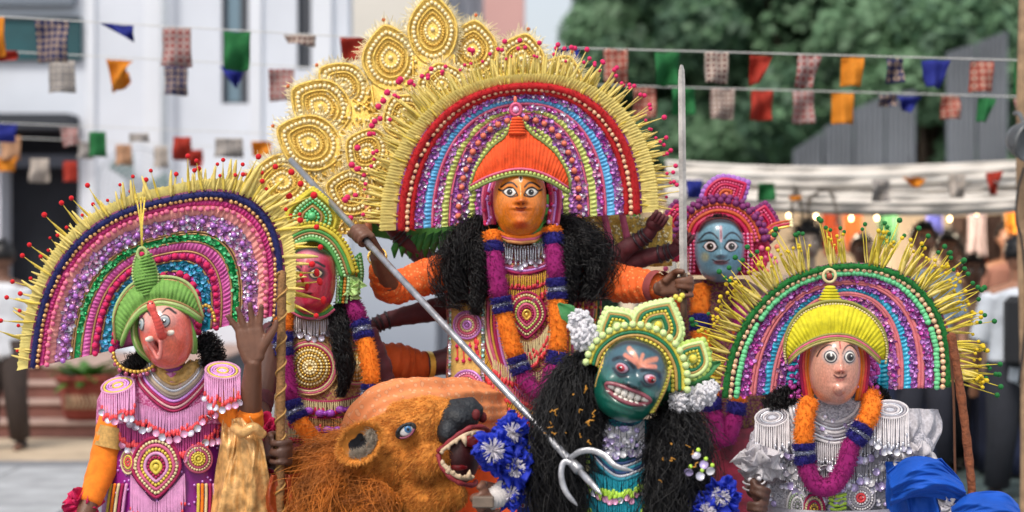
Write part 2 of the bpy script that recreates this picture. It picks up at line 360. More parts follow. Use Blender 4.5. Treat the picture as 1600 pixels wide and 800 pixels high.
# pedestal fan against the white wall
fan = thing('pedestal_fan', 'large white wire-caged pedestal fan in front of the white wall', 'fan', (*at(212, 300, 20.0)[:2], .58))
fc = at(212, 292, 20.0); gm = mat('fan_grey', '#b6bdc6', rough=.4, metal=.3); p = MB()
R = 62*K*20
for k, rr in enumerate(np.linspace(.2, 1, 7)):
    a = np.arange(40)*2*PI/40; tube(p, np.stack([fc[0]+R*rr*np.cos(a), np.full(40, fc[1]-.12+.12*rr**2), fc[2]+R*rr*np.sin(a)], 1), .006 if k < 6 else .014, gm, 5, closed=True)
for t in np.arange(36)*2*PI/36:
    rr = np.linspace(.12, 1, 6); tube(p, np.stack([fc[0]+R*rr*math.cos(t), fc[1]-.12+.12*rr**2, fc[2]+R*rr*math.sin(t)], 1), .004, gm, 4)
p.build('cage', fan)
for q in range(3):
    p = MB(); t0 = q*2*PI/3; rr = np.linspace(.15, .86, 6)[:, None]; tt = t0+np.linspace(-.45, .45, 7)[None]
    P = np.stack([fc[0]+R*rr*np.cos(tt), fc[1]+.02+.05*np.tile(tt-t0, (6, 1)), fc[2]+R*rr*np.sin(tt)], -1); sheet(p, P, mat('fan_blade_green', '#5e7d78', rough=.4), .006); p.build('blade', fan)
p = MB(); balls(p, [fc+(0, .1, 0)], np.array((.12, .16, .12)), gm, SPHF); p.build('motor', fan)
p = MB(); tube(p, [(fc[0], fc[1]+.12, .62), (fc[0], fc[1]+.12, fc[2])], .03, gm, 10); tube(p, [(fc[0], fc[1]+.12, .582), (fc[0], fc[1]+.12, .63)], [.3, .26], gm, 24); p.build('stand', fan)
# ---------------------------------------------------------------- trees on the right
barkm = mat('bark', '#4a3d31', rough=.95, var=.4, scale=6, bump=.6)
lm = [mat('leaf_dark', '#43634a', rough=.6, var=.35, scale=.7, bump=0, trans=.25), mat('leaf_mid', '#587a58', rough=.6, var=.35, scale=.7, bump=0, trans=.25), mat('leaf_light', '#6d8f6c', rough=.6, var=.3, scale=.7, bump=0, trans=.3)]
def leaf_cloud(mb, cen, rad, n, size, mi=(0, 1, 1, 2)):
    cen = np.array(cen); d = nrm(RNG.normal(size=(n, 3))); r = RNG.uniform(.55, 1.0, n)**.6; c = cen+d*np.array(rad)*r[:, None]
    nn = nrm(d+RNG.normal(size=(n, 3))*.7+np.array((0, -.2, .5))); a = nrm(np.cross(nn, RNG.normal(size=(n, 3)))); b = np.cross(nn, a); s = size*RNG.uniform(.6, 1.3, n)[:, None]
    v = np.stack([c-a*s, c+b*s*.55, c+a*s, c-b*s*.55], 1)
    pick = RNG.integers(0, len(mi), n)
    for k in range(len(mi)):
        q = v[pick == k]
        if len(q): mb.add(q.reshape(-1, 3), np.arange(len(q)*4).reshape(-1, 4), lm[mi[k]])
def tree(px, Y, top_py, rad, label, name='broadleaf_tree', nclump=34, low=.28, seed=0, tone=0):
    random.seed(seed); base = np.array([(px-800)*K*Y, Y, 0]); H = CAMZ-(top_py-400)*K*Y
    t = thing(name, label, 'tree', tuple(base), 'trees behind the stalls')
    b = MB(); fork = H*.35
    tube(b, smooth([base, base+(.1, 0, fork*.5), base+(-.05, .1, fork), base+(.15, 0, H*.7)], 5), np.linspace(.34, .1, 16), barkm, 10)
    cl = MB()
    for k in range(nclump):
        az = random.uniform(0, 2*PI); h = random.uniform(low, 1); rr = rad*math.sqrt(max(.05, 1-((h-.55)/.5)**2))*random.uniform(.35, 1.0)
        c = base+np.array((math.cos(az)*rr, math.sin(az)*rr*.8, H*h-.4))
        if k < 12: tube(b, smooth([base+(0, 0, fork*random.uniform(.8, 1.2)), (base*.4+c*.6)+(0, 0, .2), c], 4), np.linspace(.12, .03, 9), barkm, 6)
        cr = rad*random.uniform(.25, .45); m = random.choice([(0, 0, 1), (0, 1, 1), (1, 1, 2), (1, 2, 2)]) if tone == 0 else random.choice([(1, 1, 2), (0, 1, 2), (1, 2, 2)])
        leaf_cloud(cl, c, (cr, cr, cr*.75), 800, .13, m)
    b.build('trunk', t); cl.build('crown', t, smooth=False)
tree(1008, 36, -60, 1.7, 'rounded dark green tree beside the pink column and bright sky', nclump=30, seed=3, low=.35)
tree(1105, 34, -150, 2.7, 'tall bushy green tree filling the space above the white cloth', nclump=46, seed=4)
tree(1225, 35, -170, 3.2, 'broad deep green tree rising above the grey metal sheets', nclump=46, seed=5)
tree(1330, 32, -170, 3.1, 'dense mid green tree standing directly behind the sloping metal sheets', nclump=46, seed=6)
tree(1455, 29, -140, 2.1, 'pale green narrow tree showing in the gap between the metal sheets', nclump=40, seed=8, tone=1)
tree(1590, 33, -150, 3.0, 'dark tree behind the tallest metal sheet', nclump=42, seed=9)
und = MB()
for k in range(60): leaf_cloud(und, (random.uniform(1.5, 15), random.uniform(36, 38), random.uniform(.6, 4.0)), (1.5, .8, 1.2), 330, .2, (0, 0, 1))
kind(tag(und.build('undergrowth', smooth=False), 'dark green undergrowth massed below the trees', 'undergrowth'), 'stuff')
# ---------------------------------------------------------------- grey corrugated metal sheets
tin = mat('weathered_tin', '#5c6168', rough=.55, metal=.35, var=.25, scale=1.2, bump=.2, bscale=20)
Yf = 24.0; uf = K*Yf
def tin_fence(name, label, edges):
    x0 = (edges[0][0]-800)*uf; t = thing(name, label, 'fence', (x0, Yf, 0))
    for (a, za, b, zb) in edges:
        n = 25; xs = np.linspace((a-800)*uf+.008, (b-800)*uf-.008, n); zt = np.linspace(CAMZ-(za-400)*uf, CAMZ-(zb-400)*uf, n)
        yy = Yf+.022*np.cos(np.arange(n)*PI/2)+random.uniform(-.012, .012); P = np.stack([np.stack([xs, yy, np.zeros(n)], -1), np.stack([xs, yy, zt*.5], -1), np.stack([xs, yy, zt], -1)], 0)
        p = MB(); sheet(p, P, tin, .004); p.build('metal_sheet', t)
    p = MB(); box(p, ((edges[0][0]-800)*uf, Yf+.06, 1.2), ((edges[-1][2]-800)*uf, Yf+.11, 1.28), frame); p.build('rail', t)
tin_fence('tin_fence', 'grey corrugated metal sheets with a sloping top under the bunting', [(1238, 235, 1286, 205), (1286, 200, 1334, 175), (1334, 170, 1384, 150), (1384, 148, 1432, 140)])
tin_fence('tin_fence', 'tall grey corrugated metal sheets rising beside the pale narrow tree', [(1478, 82, 1526, 68), (1526, 66, 1576, 48)])
# ---------------------------------------------------------------- market stall with white swags
cloth = mat('white_canopy_cloth', '#d8d2ca', rough=.9, var=.06, scale=3, bump=.1, trans=.15)
Ys = 13.0; us = K*Ys
stall = thing('market_stall', 'market stall tent with warm lit cream back wall and swagged white cloth front', 'stall', (at(1350, 400, Ys)[0], Ys, 0))
def swag(py_top, py_bot, sag, y, seed, x0=1040, x1=1660):
    n = 90; m = 14; xs = np.linspace(x0, x1, n); f = (xs-x0)/(x1-x0); P = np.zeros((n, m, 3))
    for j in range(m):
        v = j/(m-1); py = py_top+(py_bot-py_top)*v+sag*(1-(2*f-1)**2)*(.6+.4*v)+3*np.sin(f*5+seed)
        P[:, j, 0] = (xs-800)*us; P[:, j, 2] = CAMZ-(py-400)*us; P[:, j, 1] = y-.045*math.sin(v*PI)-.014*np.sin(v*19+f*3+seed)-.01*np.sin(f*60+seed+v*4)-.012*np.sin(f*23-v*6)
    p = MB(); sheet(p, P, cloth, .004); return p.build('cloth_swag', stall)
swag(250, 290, 12, Ys, 0); swag(274, 309, 12, Ys+.05, 2); swag(294, 324, 12, Ys-.06, 4)
P = np.zeros((30, 20, 3)); ff = np.linspace(0, 1, 30)[:, None]; gg = np.linspace(0, 1, 20)[None]
P[..., 0] = 1.0+ff*6.0; P[..., 1] = Ys+.1+gg*4.0; P[..., 2] = 2.2-.1*np.sin(ff*PI)*np.sin(gg*PI)-.02*np.sin(gg*24)
p = MB(); sheet(p, P, cloth, .004); p.build('tent_roof', stall)
cream = mat('tent_wall_cream', '#dfcdb6', rough=.9, var=.1, scale=1.5, bump=.1)
P = np.zeros((80, 4, 3)); xs = np.linspace(1.0, 7.0, 80); zs = np.linspace(.01, 2.19, 4)
P[..., 0] = xs[:, None]; P[..., 1] = (Ys+4.0+.03*np.sin(xs*14))[:, None]; P[..., 2] = zs[None]; p = MB(); sheet(p, P, cream, .006); p.build('back_wall', stall)
for x in (1.15, 6.9):
    for y in (Ys+.12, Ys+3.9): p = MB(); tube(p, [(x, y, .003), (x, y, 2.17)], .035, mat('tent_pole', '#8d8a85', rough=.4, metal=.6), 10); p.build('pole', stall)
# lit bulbs on a wire
bulbw = thing('bulb_string', 'string of small lit warm bulbs hanging under the white swags', 'string lights', tuple(at(1350, 335, Ys+.3)))
bm = mat('bulb_glow', '#ffe6c0', emit='#ffd9a0', estr=8.0, bump=0); p = MB(); tpx = np.linspace(1180, 1620, 40)
tube(p, [at(q, 322+3*math.sin(q*.03), Ys+.3) for q in tpx], .006, frame, 5); wo = p.build('wire', bulbw); b0 = None
for q in (1232, 1275, 1330, 1370, 1484, 1526):
    c = at(q, 338+random.uniform(-7, 5), Ys+.3)
    if b0 is None: p = MB(); balls(p, [(0, 0, 0)], np.array((.013, .013, .019)), bm, SPHF); tube(p, [(0, 0, .02), (0, 0, .06)], .009, frame, 8); b0 = p.build('bulb', bulbw); b0.location = c
    else: d = dup(b0, Matrix.Translation(c), bulbw)
for i, (q, yy, e, wh) in enumerate(((1290, 2.2, 50, 'before the rust orange cloth'), (1420, 2.4, 55, 'behind the moustached man'), (1540, 2.0, 40, 'before the orange sarees'))):
    l = bpy.data.lights.new('bulb_lamp', 'POINT'); l.energy = e; l.color = (1, .84, .64); l.shadow_soft_size = .12; lo = bpy.data.objects.new('bulb_lamp', l); COL.objects.link(lo); lo.location = at(q, 322, Ys+yy)
    p = MB(); balls(p, [lo.location+Vector((0, 0, .16))], np.array((.03, .03, .045)), bm, SPHF); tube(p, [lo.location+Vector((0, 0, .2)), lo.location+Vector((0, 0, .42))], .008, frame, 6); o = p.build('hanging_bulb'); tag(o, 'bare warm bulb hanging from the stall roof '+wh, 'lamp', 'bulbs hanging inside the stall')
# hanging garments
def garment(px0, px1, py0, py1, Y, col, label, seed):
    n = 40; m = 10; xs = np.linspace(px0, px1, n); f = (xs-px0)/(px1-px0); P = np.zeros((n, m, 3))
    for j in range(m):
        v = j/(m-1); P[:, j, 0] = ((xs-(px0+px1)/2)*(1-.1*math.sin(v*3+seed))+(px0+px1)/2-800)*K*Y; P[:, j, 2] = CAMZ-((py0+(py1-py0)*v+2*np.sin(f*9+seed)*v)-400)*K*Y
        P[:, j, 1] = Y+.03*np.sin(f*16+seed+v*1.5)*(.3+v)+.012*np.sin(f*37+seed)
    p = MB(); sheet(p, P, mat('garment_'+col[1:], col, rough=.85, var=.25, scale=12), .004); o = p.build('hanging_garment')
    return tag(o, label, 'garment', 'clothes hanging in the stall')
for (a, b, c, d, dy, col, lb) in ((1286, 1312, 346, 400, 3.2, '#a3431f', 'rust orange cloth hanging above the crowd'), (1318, 1346, 348, 395, 3.3, '#c9713a', 'bright orange cloth hanging beside the rust cloth'),
        (1372, 1402, 346, 385, 2.6, '#24502e', 'dark green cloth hanging under the bulbs'), (1448, 1472, 342, 372, 2.6, '#2a2f6e', 'navy cloth hanging behind the moustached man'), (1486, 1516, 352, 420, 2.8, '#4b3a35', 'brown shawl hanging over the orange sarees'),
        (1512, 1540, 345, 400, 2.6, '#8b7d80', 'grey patterned stole hanging under the bulbs'), (1540, 1566, 350, 410, 2.9, '#33221f', 'nearly black shawl hanging at the stall corner'), (1488, 1520, 405, 500, 3.0, '#b4441c', 'deep orange saree hanging full length'),
        (1518, 1548, 402, 505, 3.1, '#c8591d', 'bright orange saree hanging full length'), (1546, 1574, 408, 500, 3.0, '#9c2a1a', 'red saree hanging full length'), (1572, 1612, 320, 372, 2.5, '#c77b22', 'marigold cloth hanging by the wooden pole'), (1590, 1640, 395, 520, 3.2, '#7a6a52', 'khaki cloth hanging low by the wooden pole')):
    garment(a, b, c-14, d, Ys+dy, col, lb, a*.37)
# tables with navy cloths
navy = mat('navy_cloth', '#1b2440', rough=.9, var=.25, scale=6, bump=.2)
def table(px0, px1, py_top, Y, dep, label):
    x0 = (px0-800)*K*Y; x1 = (px1-800)*K*Y; zt = CAMZ-(py_top-400)*K*Y; t = thing('trestle_table', label, 'table', ((x0+x1)/2, Y, 0), 'cloth covered stall tables')
    p = MB(); box(p, (x0, Y, zt-.03), (x1, Y+dep, zt), mat('ply', '#8a6b48'), .004); p.build('table_top', t)
    for xx in (x0+.06, x1-.06):
        for yy in (Y+.06, Y+dep-.06): p = MB(); box(p, (xx-.02, yy-.02, .003), (xx+.02, yy+.02, zt-.031), frame); p.build('leg', t)
    n = 120; per = np.linspace(0, 1, n); X = np.interp(per, [0, .2, .8, 1], [x0-.015, x0-.015, x1+.015, x1+.015]); Yy = np.interp(per, [0, .2, .8, 1], [Y+dep, Y-.015, Y-.015, Y+dep]); wv = .02*np.sin(per*90)
    P = np.zeros((n, 5, 3))
    for j, v in enumerate(np.linspace(0, 1, 5)): P[:, j] = np.stack([X+wv*v, Yy-.02*v-np.abs(wv)*v, np.full(n, zt+.004-(zt-.03)*v)], -1)
    p = MB(); sheet(p, P, navy, .003); box(p, (x0-.014, Y-.014, zt+.002), (x1+.014, Y+dep, zt+.006), navy); p.build('table_cloth', t)
table(1120, 1300, 560, 14.2, .8, 'navy cloth covered table behind the white costumed performer'); table(1350, 1470, 585, 13.6, .7, 'navy cloth covered table beside the brown stick'); table(1550, 1680, 590, 13.4, .8, 'navy cloth covered table by the wooden pole')
mt = mat('stall_floor_mat', '#3b4a4a', rough=.95, var=.3, scale=2, bump=.3); p = MB(); box(p, (1.5, 9.5, -.01), (8, 17.0, .008), mt); kind(p.build('floor_mat'), 'structure')
for k in range(14):
    p = MB(); box(p, (1.5, 9.7+k*.5, .009), (8, 9.74+k*.5, .012), mat('mat_stripe', '#5d6d6c', rough=.95)); q = p.build('mat_stripe', bpy.data.objects['floor_mat'])
# wooden pole, wire and floodlight at the right edge
pole = thing('wooden_pole', 'pale bare wooden pole with a black cable beside the hanging clothes', 'pole', tuple(at(1600, 1100, 9.6)*np.array((1, 1, 0))))
x = (1600-800)*K*9.6; p = MB(); zz = np.linspace(.003, 3.2, 20); tube(p, np.stack([x+.012*np.sin(zz*2.2), np.full(20, 9.6), zz], 1), .03, mat('pale_wood', '#9b7f62', rough=.8, var=.35, scale=14, bump=.4), 12); p.build('post', pole)
p = MB(); tube(p, smooth([at(1600, 262, 9.55), at(1590, 300, 9.52), at(1588, 345, 9.52), at(1597, 380, 9.53), at(1604, 480, 9.55), at(1592, 600, 9.55)], 8), .006, mat('black_rubber', '#15161a', rough=.5), 6); p.build('cable', pole)
fl = thing('floodlight', 'round grey metal floodlight clamped high on the wooden pole', 'floodlight', tuple(at(1602, 220, 9.4))); c = at(1604, 220, 9.35); r = 30*K*9.35
metalg = mat('grey_cast_metal', '#6d6f70', rough=.45, metal=.6, var=.3, scale=14); p = MB(); prof = [(0, -1.1), (.35, -1.05), (.7, -.8), (.95, -.35), (1.0, .1), (1.06, .12), (1.06, .3), (.98, .3), (.9, .2), (0, .2)]
a = np.arange(28)*2*PI/28; ax = nrm((.5, -.8, -.25)); e1 = nrm(np.cross(ax, (0, 0, 1))); e2 = np.cross(ax, e1)
P = np.array([[c+ax*h*r+(e1*math.cos(t)+e2*math.sin(t))*q*r for t in a] for q, h in prof]); p.add(P.reshape(-1, 3), grid_faces(len(prof), 28, True), metalg); p.build('housing', fl)
p = MB(); tube(p, smooth([c+(0, .05, r*.9), c+(0, .13, r*1.5), c+(0, .22, r*1.6)], 5), .012, metalg, 8); p.build('bracket', fl)
# ================================================================ BUNTING: every string a thing, every flag a part
FM = {'b': mat('flag_blue', '#1f2a86', rough=.85, var=.12, trans=.25), 'o': mat('flag_orange', '#d8861c', rough=.85, var=.1, trans=.25), 'g': mat('flag_green', '#1c6b37', rough=.85, var=.12, trans=.25), 'r': mat('flag_red', '#a62f1e', rough=.85, var=.12, trans=.25),
      'p': printmat('flag_print_rose', '#b09a96', '#a8564c', '#6e5560', 26), 'n': printmat('flag_print_navy', '#3a3a5e', '#b9a08a', '#22254a', 26), 's': printmat('flag_print_stone', '#a39c96', '#6d6a74', '#c4bcae', 24), 'q': printmat('flag_print_brick', '#a8584a', '#c4a08e', '#7c3a36', 26),
      't': mat('flag_tan', '#b98e6e', rough=.85, var=.12, trans=.25), 'c': mat('flag_cream', '#b5aaa0', rough=.85, var=.15, trans=.25), 'k': printmat('flag_print_check', '#c2b3a6', '#7c4a44', '#4a4450', 34)}
cordm = mat('bunting_cord', '#c9c9c6', rough=.8)
def bunting(Y, y_of, x0, x1, flags, label):
    t = thing('bunting_string', label, 'bunting', tuple(at((x0+x1)/2, y_of((x0+x1)/2), Y)), 'bunting strings across the courtyard')
    p = MB(); xs = np.linspace(x0, x1, 40); tube(p, [at(q, y_of(q), Y) for q in xs], .0035, cordm, 5); p.build('cord', t)
    for (pts, c) in flags:
        q = np.array(pts, float); n, m = 9, 8                     # pts: top-left, top-right, bottom-right, bottom-left
        a = np.linspace(0, 1, n)[:, None, None]; b = np.linspace(0, 1, m)[None, :, None]
        P2 = (1-b)*((1-a)*q[0]+a*q[1])+b*((1-a)*q[3]+a*q[2]); P = np.zeros((n, m, 3)); ph = random.uniform(0, 6)
        P[..., 0] = (P2[..., 0]-800)*K*Y; P[..., 2] = CAMZ-(P2[..., 1]-400)*K*Y; P[..., 1] = Y-.004+(.05*np.sin(a*4+b*2.5+ph)*b+.014*np.sin(a*9+ph)+.012*np.sin(b*7+a*3+ph*2))[..., 0]
        p = MB(); sheet(p, P, FM[c], .0015); p.build('flag', t)
def R(x0, x1, y0, y1, sk=0, tp=0): return [(x0, y0), (x1, y0), (x1-tp+sk, y1), (x0+tp+sk, y1)]
bunting(10.5, lambda x: 26+.058*x, -60, 660, [(R(-30, 7, 27, 88), 'o'), (R(55, 108, 32, 98, 0, 2), 'n'), ([(157, 37), (209, 40), (208, 66), (200, 60)], 'b'), (R(253, 299, 44, 104), 'p'), (R(349, 392, 50, 110, 0, 3), 'g'), ([(442, 54), (494, 56), (492, 73), (450, 68)], 'k'), (R(532, 574, 59, 96, 0, 2), 'r')], 'upper bunting string with blue, green and printed flags along the white building')
bunting(11.5, lambda x: 80+.052*x, -60, 640, [(R(-30, 28, 80, 95), 'r'), (R(75, 118, 94, 145), 's'), ([(167, 93), (207, 95), (195, 112), (176, 146)], 'o'), ([(186, 100), (203, 116), (204, 132), (176, 144)], 'o'), (R(256, 294, 102, 149, 0, 2), 'n'), ([(343, 104), (383, 106), (371, 136), (368, 137)], 'b'), (R(420, 460, 108, 158), 'p')], 'second bunting string with an orange notched flag and a blue triangle')
bunting(13.0, lambda x: 192+.04*x, -60, 520, [(R(-20, 28, 194, 222, -2, 4), 'b'), ([(93, 198), (122, 200), (126, 226), (98, 230)], 'p'), (R(138, 166, 206, 245), 'g'), (R(201, 233, 208, 222), 's'), (R(271, 299, 214, 250), 'r'), (R(336, 380, 216, 246), 's'), (R(394, 424, 221, 244), 'o')], 'far bunting string with small flags before the dark doorway')
bunting(14.5, lambda x: 214+.045*x, -60, 460, [(R(0, 34, 213, 250, -2, 2), 't'), (R(-10, 28, 244, 268, 0, 6), 'o'), (R(47, 77, 248, 285), 'c'), (R(98, 121, 252, 284), 'r'), (R(122, 145, 222, 248), 's'), (R(180, 206, 226, 258), 't'), (R(240, 263, 229, 262), 'c'), (R(295, 317, 234, 262), 'r')], 'lowest faint bunting string with tan and cream flags over the doorway')
bunting(10.0, lambda x: 74+.0275*(x-860), 610, 1700, [(R(866, 905, 75, 104, 0, 2), 'b'), (R(943, 981, 77, 130), 'q'), (R(1022, 1062, 82, 134, 0, 3), 'g'), (R(1101, 1138, 82, 130), 'k'), ([(1171, 87), (1208, 88), (1186, 130), (1171, 134)], 'r'), ([(1247, 86), (1284, 88), (1268, 138), (1240, 136)], 'p'), (R(1315, 1350, 90, 135, -3, 2), 'o'), (R(1384, 1412, 92, 130), 'n'), ([(1440, 94), (1484, 95), (1470, 138), (1446, 136)], 'b'), (R(1517, 1552, 96, 144, -2, 0), 'q'), (R(1586, 1620, 96, 146), 'g')], 'upper bunting string with red, orange and printed flags before the trees')
bunting(11.2, lambda x: 134+.028*(x-980), 600, 1700, [(R(990, 1025, 138, 185), 'q'), (R(1050, 1086, 138, 180), 'g'), (R(1110, 1148, 139, 187, -1, 0), 'k'), (R(1174, 1208, 142, 188, -3, 0), 'r'), (R(1238, 1272, 143, 193), 'p'), (R(1300, 1333, 146, 194), 'o'), (R(1372, 1402, 148, 166), 'n'), ([(1400, 150), (1440, 152), (1420, 178), (1408, 168)], 'b'), (R(1470, 1500, 150, 186), 'q'), ([(1530, 152), (1556, 154), (1540, 192), (1526, 190)], 'g'), (R(1584, 1620, 154, 180), 'p')], 'second bunting string with orange and red flags below the upper one before the trees')
bunting(12.4, lambda x: 276+.02*(x-1080)-6*math.sin((x-1060)/540*PI), 1050, 1640, [(R(1072, 1098, 281, 310), 'b'), (R(1184, 1211, 286, 314), 'g'), (R(1232, 1253, 306, 314, 0, 3), 'o'), (R(1362, 1390, 281, 315), 's'), ([(1408, 277), (1450, 277), (1434, 294), (1428, 292)], 'o'), (R(1482, 1508, 273, 309), 'c'), ([(1540, 270), (1567, 267), (1556, 304), (1544, 305)], 'r'), (R(1588, 1616, 262, 296), 's')], 'low bunting string with small flags against the white swagged cloth')
# ================================================================ COSTUME TOOLS
class Fig:
    """frame of one performer: photo pixels at the performer's own distance, dy metres behind (+) or before (-) it"""
    def __init__(s, Y): s.Y = Y; s.u = K*Y; s.surf = lambda x, y: 0*x
    def p(s, px, py, dy=0.): return at(px, py, s.Y+dy)
    def pts(s, a, off=0.):
        a = np.asarray(a, float); dy = a[:, 2] if a.shape[1] > 2 else s.surf(a[:, 0], a[:, 1])
        d = s.Y+dy-off; return np.stack([(a[:, 0]-800)*K*d, d, CAMZ-(a[:, 1]-400)*K*d], 1)
def torso_surf(cols, depth, y0=0.):
    """cols: (py, cx, halfwidth) rows; an elliptic cylinder front"""
    c = np.array(cols, float)
    def f(x, y):
        cx = np.interp(y, c[:, 0], c[:, 1]); w = np.interp(y, c[:, 0], c[:, 2]); q = np.clip((x-cx)/w, -.97, .97)
        return y0-depth*np.sqrt(1-q*q)
    return f
def torso_mesh(fig, person, cols, depth, m, name='tunic', back=.9):
    c = np.array(cols, float); n = 40; ys = np.linspace(c[0, 0], c[-1, 0], n); cx = np.interp(ys, c[:, 0], c[:, 1]); w = np.interp(ys, c[:, 0], c[:, 2])
    a = np.arange(40)*2*PI/40; P = np.zeros((n, 40, 3)); y0 = fig.surf(np.array([cx[0]]), np.array([ys[0]]))[0]+depth
    P[..., 0] = (cx[:, None]+w[:, None]*np.cos(a)-800)*fig.u; P[..., 1] = fig.Y+y0-depth*np.sin(a)*np.where(np.sin(a) < 0, back, 1)+.006*np.sin(a*9+ys[:, None]*.08); P[..., 2] = (CAMZ-(ys-400)*fig.u)[:, None]; sc_ = P[..., 1]/fig.Y; P[..., 0] *= sc_; P[..., 2] = CAMZ+(P[..., 2]-CAMZ)*sc_
    mb = MB(); mb.add(P.reshape(-1, 3), grid_faces(n, 40, True), m); k = mb.n
    for r, rev in ((0, 1), (n-1, 0)):
        cc = P[r].mean(0); q = np.arange(40)+r*40; mb.V.append(cc[None]); mb.F.append((np.stack([q, np.roll(q, -1), np.full(40, mb.n)], 1), 0)); mb.n += 1
    return mb.build(name, person)
def lut(fig, pts, n=8, closed=False): return smooth(np.asarray(pts, float), n, closed)
def stroke(mb, fig, pts, r, m, off=.004, n=8, closed=False, sides=6, flat=.7):
    q = fig.pts(lut(fig, pts, n, closed), off); return tube(mb, q, r*fig.u, m, sides, closed=closed, flat=flat)
def beadrow(mb, fig, pts, r, m, gap=None, off=.006, n=8, closed=False, tpl=SPHL):
    q = resample(fig.pts(lut(fig, pts, n, closed), off), gap=(gap or 2.1*r)*fig.u, closed=closed); return balls(mb, q, r*fig.u, m, tpl)
DROP = MB(); tube(DROP, [(0, 0, 0), (0, 0, -.25), (0, 0, -.8), (0, 0, -1)], [.6, 1, 1, .5], None, 5, cap=False); DV, DF = DROP.V[0], DROP.F[0][0]
def fringe(mb, fig, pts, L, m, tip=None, gap=3.4, r=1.3, off=.008, tr=1.9, n=8, jitter=.12, lean=0., disc=None, dr=4.5):
    q2 = resample(lut(fig, pts, n), gap=gap); q = fig.pts(q2, off); N = len(q); l = L*(1+RNG.normal(size=N)*jitter)
    e2 = q2.copy(); e2[:, 1] += l; e2[:, 0] += lean*l+RNG.normal(size=N)*.8; e = fig.pts(e2, off+.002)
    M = np.zeros((N, 4, 4)); M[:, 3, 3] = 1; M[:, :3, 3] = q; z = -(e-q); ln = np.linalg.norm(z, axis=1, keepdims=True); zz = z/ln
    x = nrm(np.cross(zz, np.tile((0, 1., 0), (N, 1)))); y = np.cross(zz, x)
    M[:, :3, 0] = x*r*fig.u; M[:, :3, 1] = y*r*fig.u; M[:, :3, 2] = z; mb.inst(DV, DF, M, m)
    if tip: balls(mb, e, np.array((tr, tr, tr*1.8))*fig.u, tip, SPHL)
    if disc:
        k = max(1, int(round(dr*1.7/gap))); e3 = e[::k].copy(); e3[:, 2] -= (dr+1)*fig.u; discs(mb, e3-np.array((0, .004, 0)), dr*fig.u, disc)
    return mb
a_ = np.arange(10)*2*PI/10
DISCV = np.vstack([np.stack([np.cos(a_), np.full(10, -.08), np.sin(a_)], 1), np.stack([np.cos(a_), np.full(10, .08), np.sin(a_)], 1), [(0, -.2, 0)]]); DISCF = np.array([(i, (i+1) % 10, 20) for i in range(10)]+[(i, (i+1) % 10, 10+(i+1) % 10) for i in range(10)]+[(i, 10+(i+1) % 10, 10+i) for i in range(10)])
def discs(mb, pos, r, m, tilt=.35):
    pos = np.asarray(pos); n = len(pos); M = mats_at(pos, r if np.ndim(r) else float(r), np.array([np.array(Euler((random.gauss(0, tilt), random.gauss(0, .3), random.gauss(0, tilt))).to_matrix()) for _ in range(n)]))
    ms = m if isinstance(m, (list, tuple)) else [m]; pick = RNG.integers(0, len(ms), n)
    for k, mm in enumerate(ms):
        if (pick == k).any(): mb.inst(DISCV, DISCF, M[pick == k], mm)
    return mb
def circ(cx, cy, rx, ry=None, n=20, rot=0.):
    ry = ry or rx; a = np.arange(n)*2*PI/n; x = rx*np.cos(a); y = ry*np.sin(a); c, s = math.cos(rot), math.sin(rot); return np.stack([cx+x*c-y*s, cy+x*s+y*c], 1)
def heart(cx, cy, w, h, n=28):
    """ornament drop: round top, pointed foot"""
    a = np.arange(n)*2*PI/n; x = np.sin(a)*w*(1-.0*np.cos(a)); y = -np.cos(a)*h; f = np.where(y > 0, 1-(y/h)**1.6*.62, 1.); return np.stack([cx+x*f, cy+y], 1)
def rosette(fig, parent, cx, cy, r, mats, off=.008, ry=None, name='medallion', spokes=True, shape=circ):
    """raised disc of concentric cords with a beaded eye and radial stitches"""
    mb = MB(); ry = ry or r; k = len(mats); c2 = shape(cx, cy, r, ry, 28); P = fig.pts(c2, off*.6); base = np.vstack([P, fig.pts(np.array([[cx, cy]]), off)])
    n = len(c2); i = np.arange(n); mb.add(base, np.stack([i, (i+1) % n, np.full(n, n)], 1), mats[0])
    for q in range(k):
        f = 1-(q+.5)/(k+1); o = off+.003+.002*q; th = r/(k+1)*.56
        if q % 2 == 0: tube(mb, fig.pts(shape(cx, cy, r*f, ry*f, 28), o), th*fig.u, mats[q], 6, closed=True, flat=.8)
        else: balls(mb, resample(fig.pts(shape(cx, cy, r*f, ry*f, 28), o+.001), gap=th*2.0*fig.u, closed=True), th*fig.u, mats[q], SPHL)
    if spokes:
        for t in np.arange(14)*2*PI/14:
            a = (cx+r*.16*math.cos(t), cy+ry*.16*math.sin(t)); b = (cx+r*.46*math.cos(t), cy+ry*.46*math.sin(t)); tube(mb, fig.pts(np.array([a, b]), off+.008), .028*r*fig.u, mats[1 % k], 4)
    balls(mb, [fig.pts(np.array([[cx, cy]]), off+.008)[0]], r*.15*fig.u, mats[-1], SPH)
    return mb.build(name, parent)
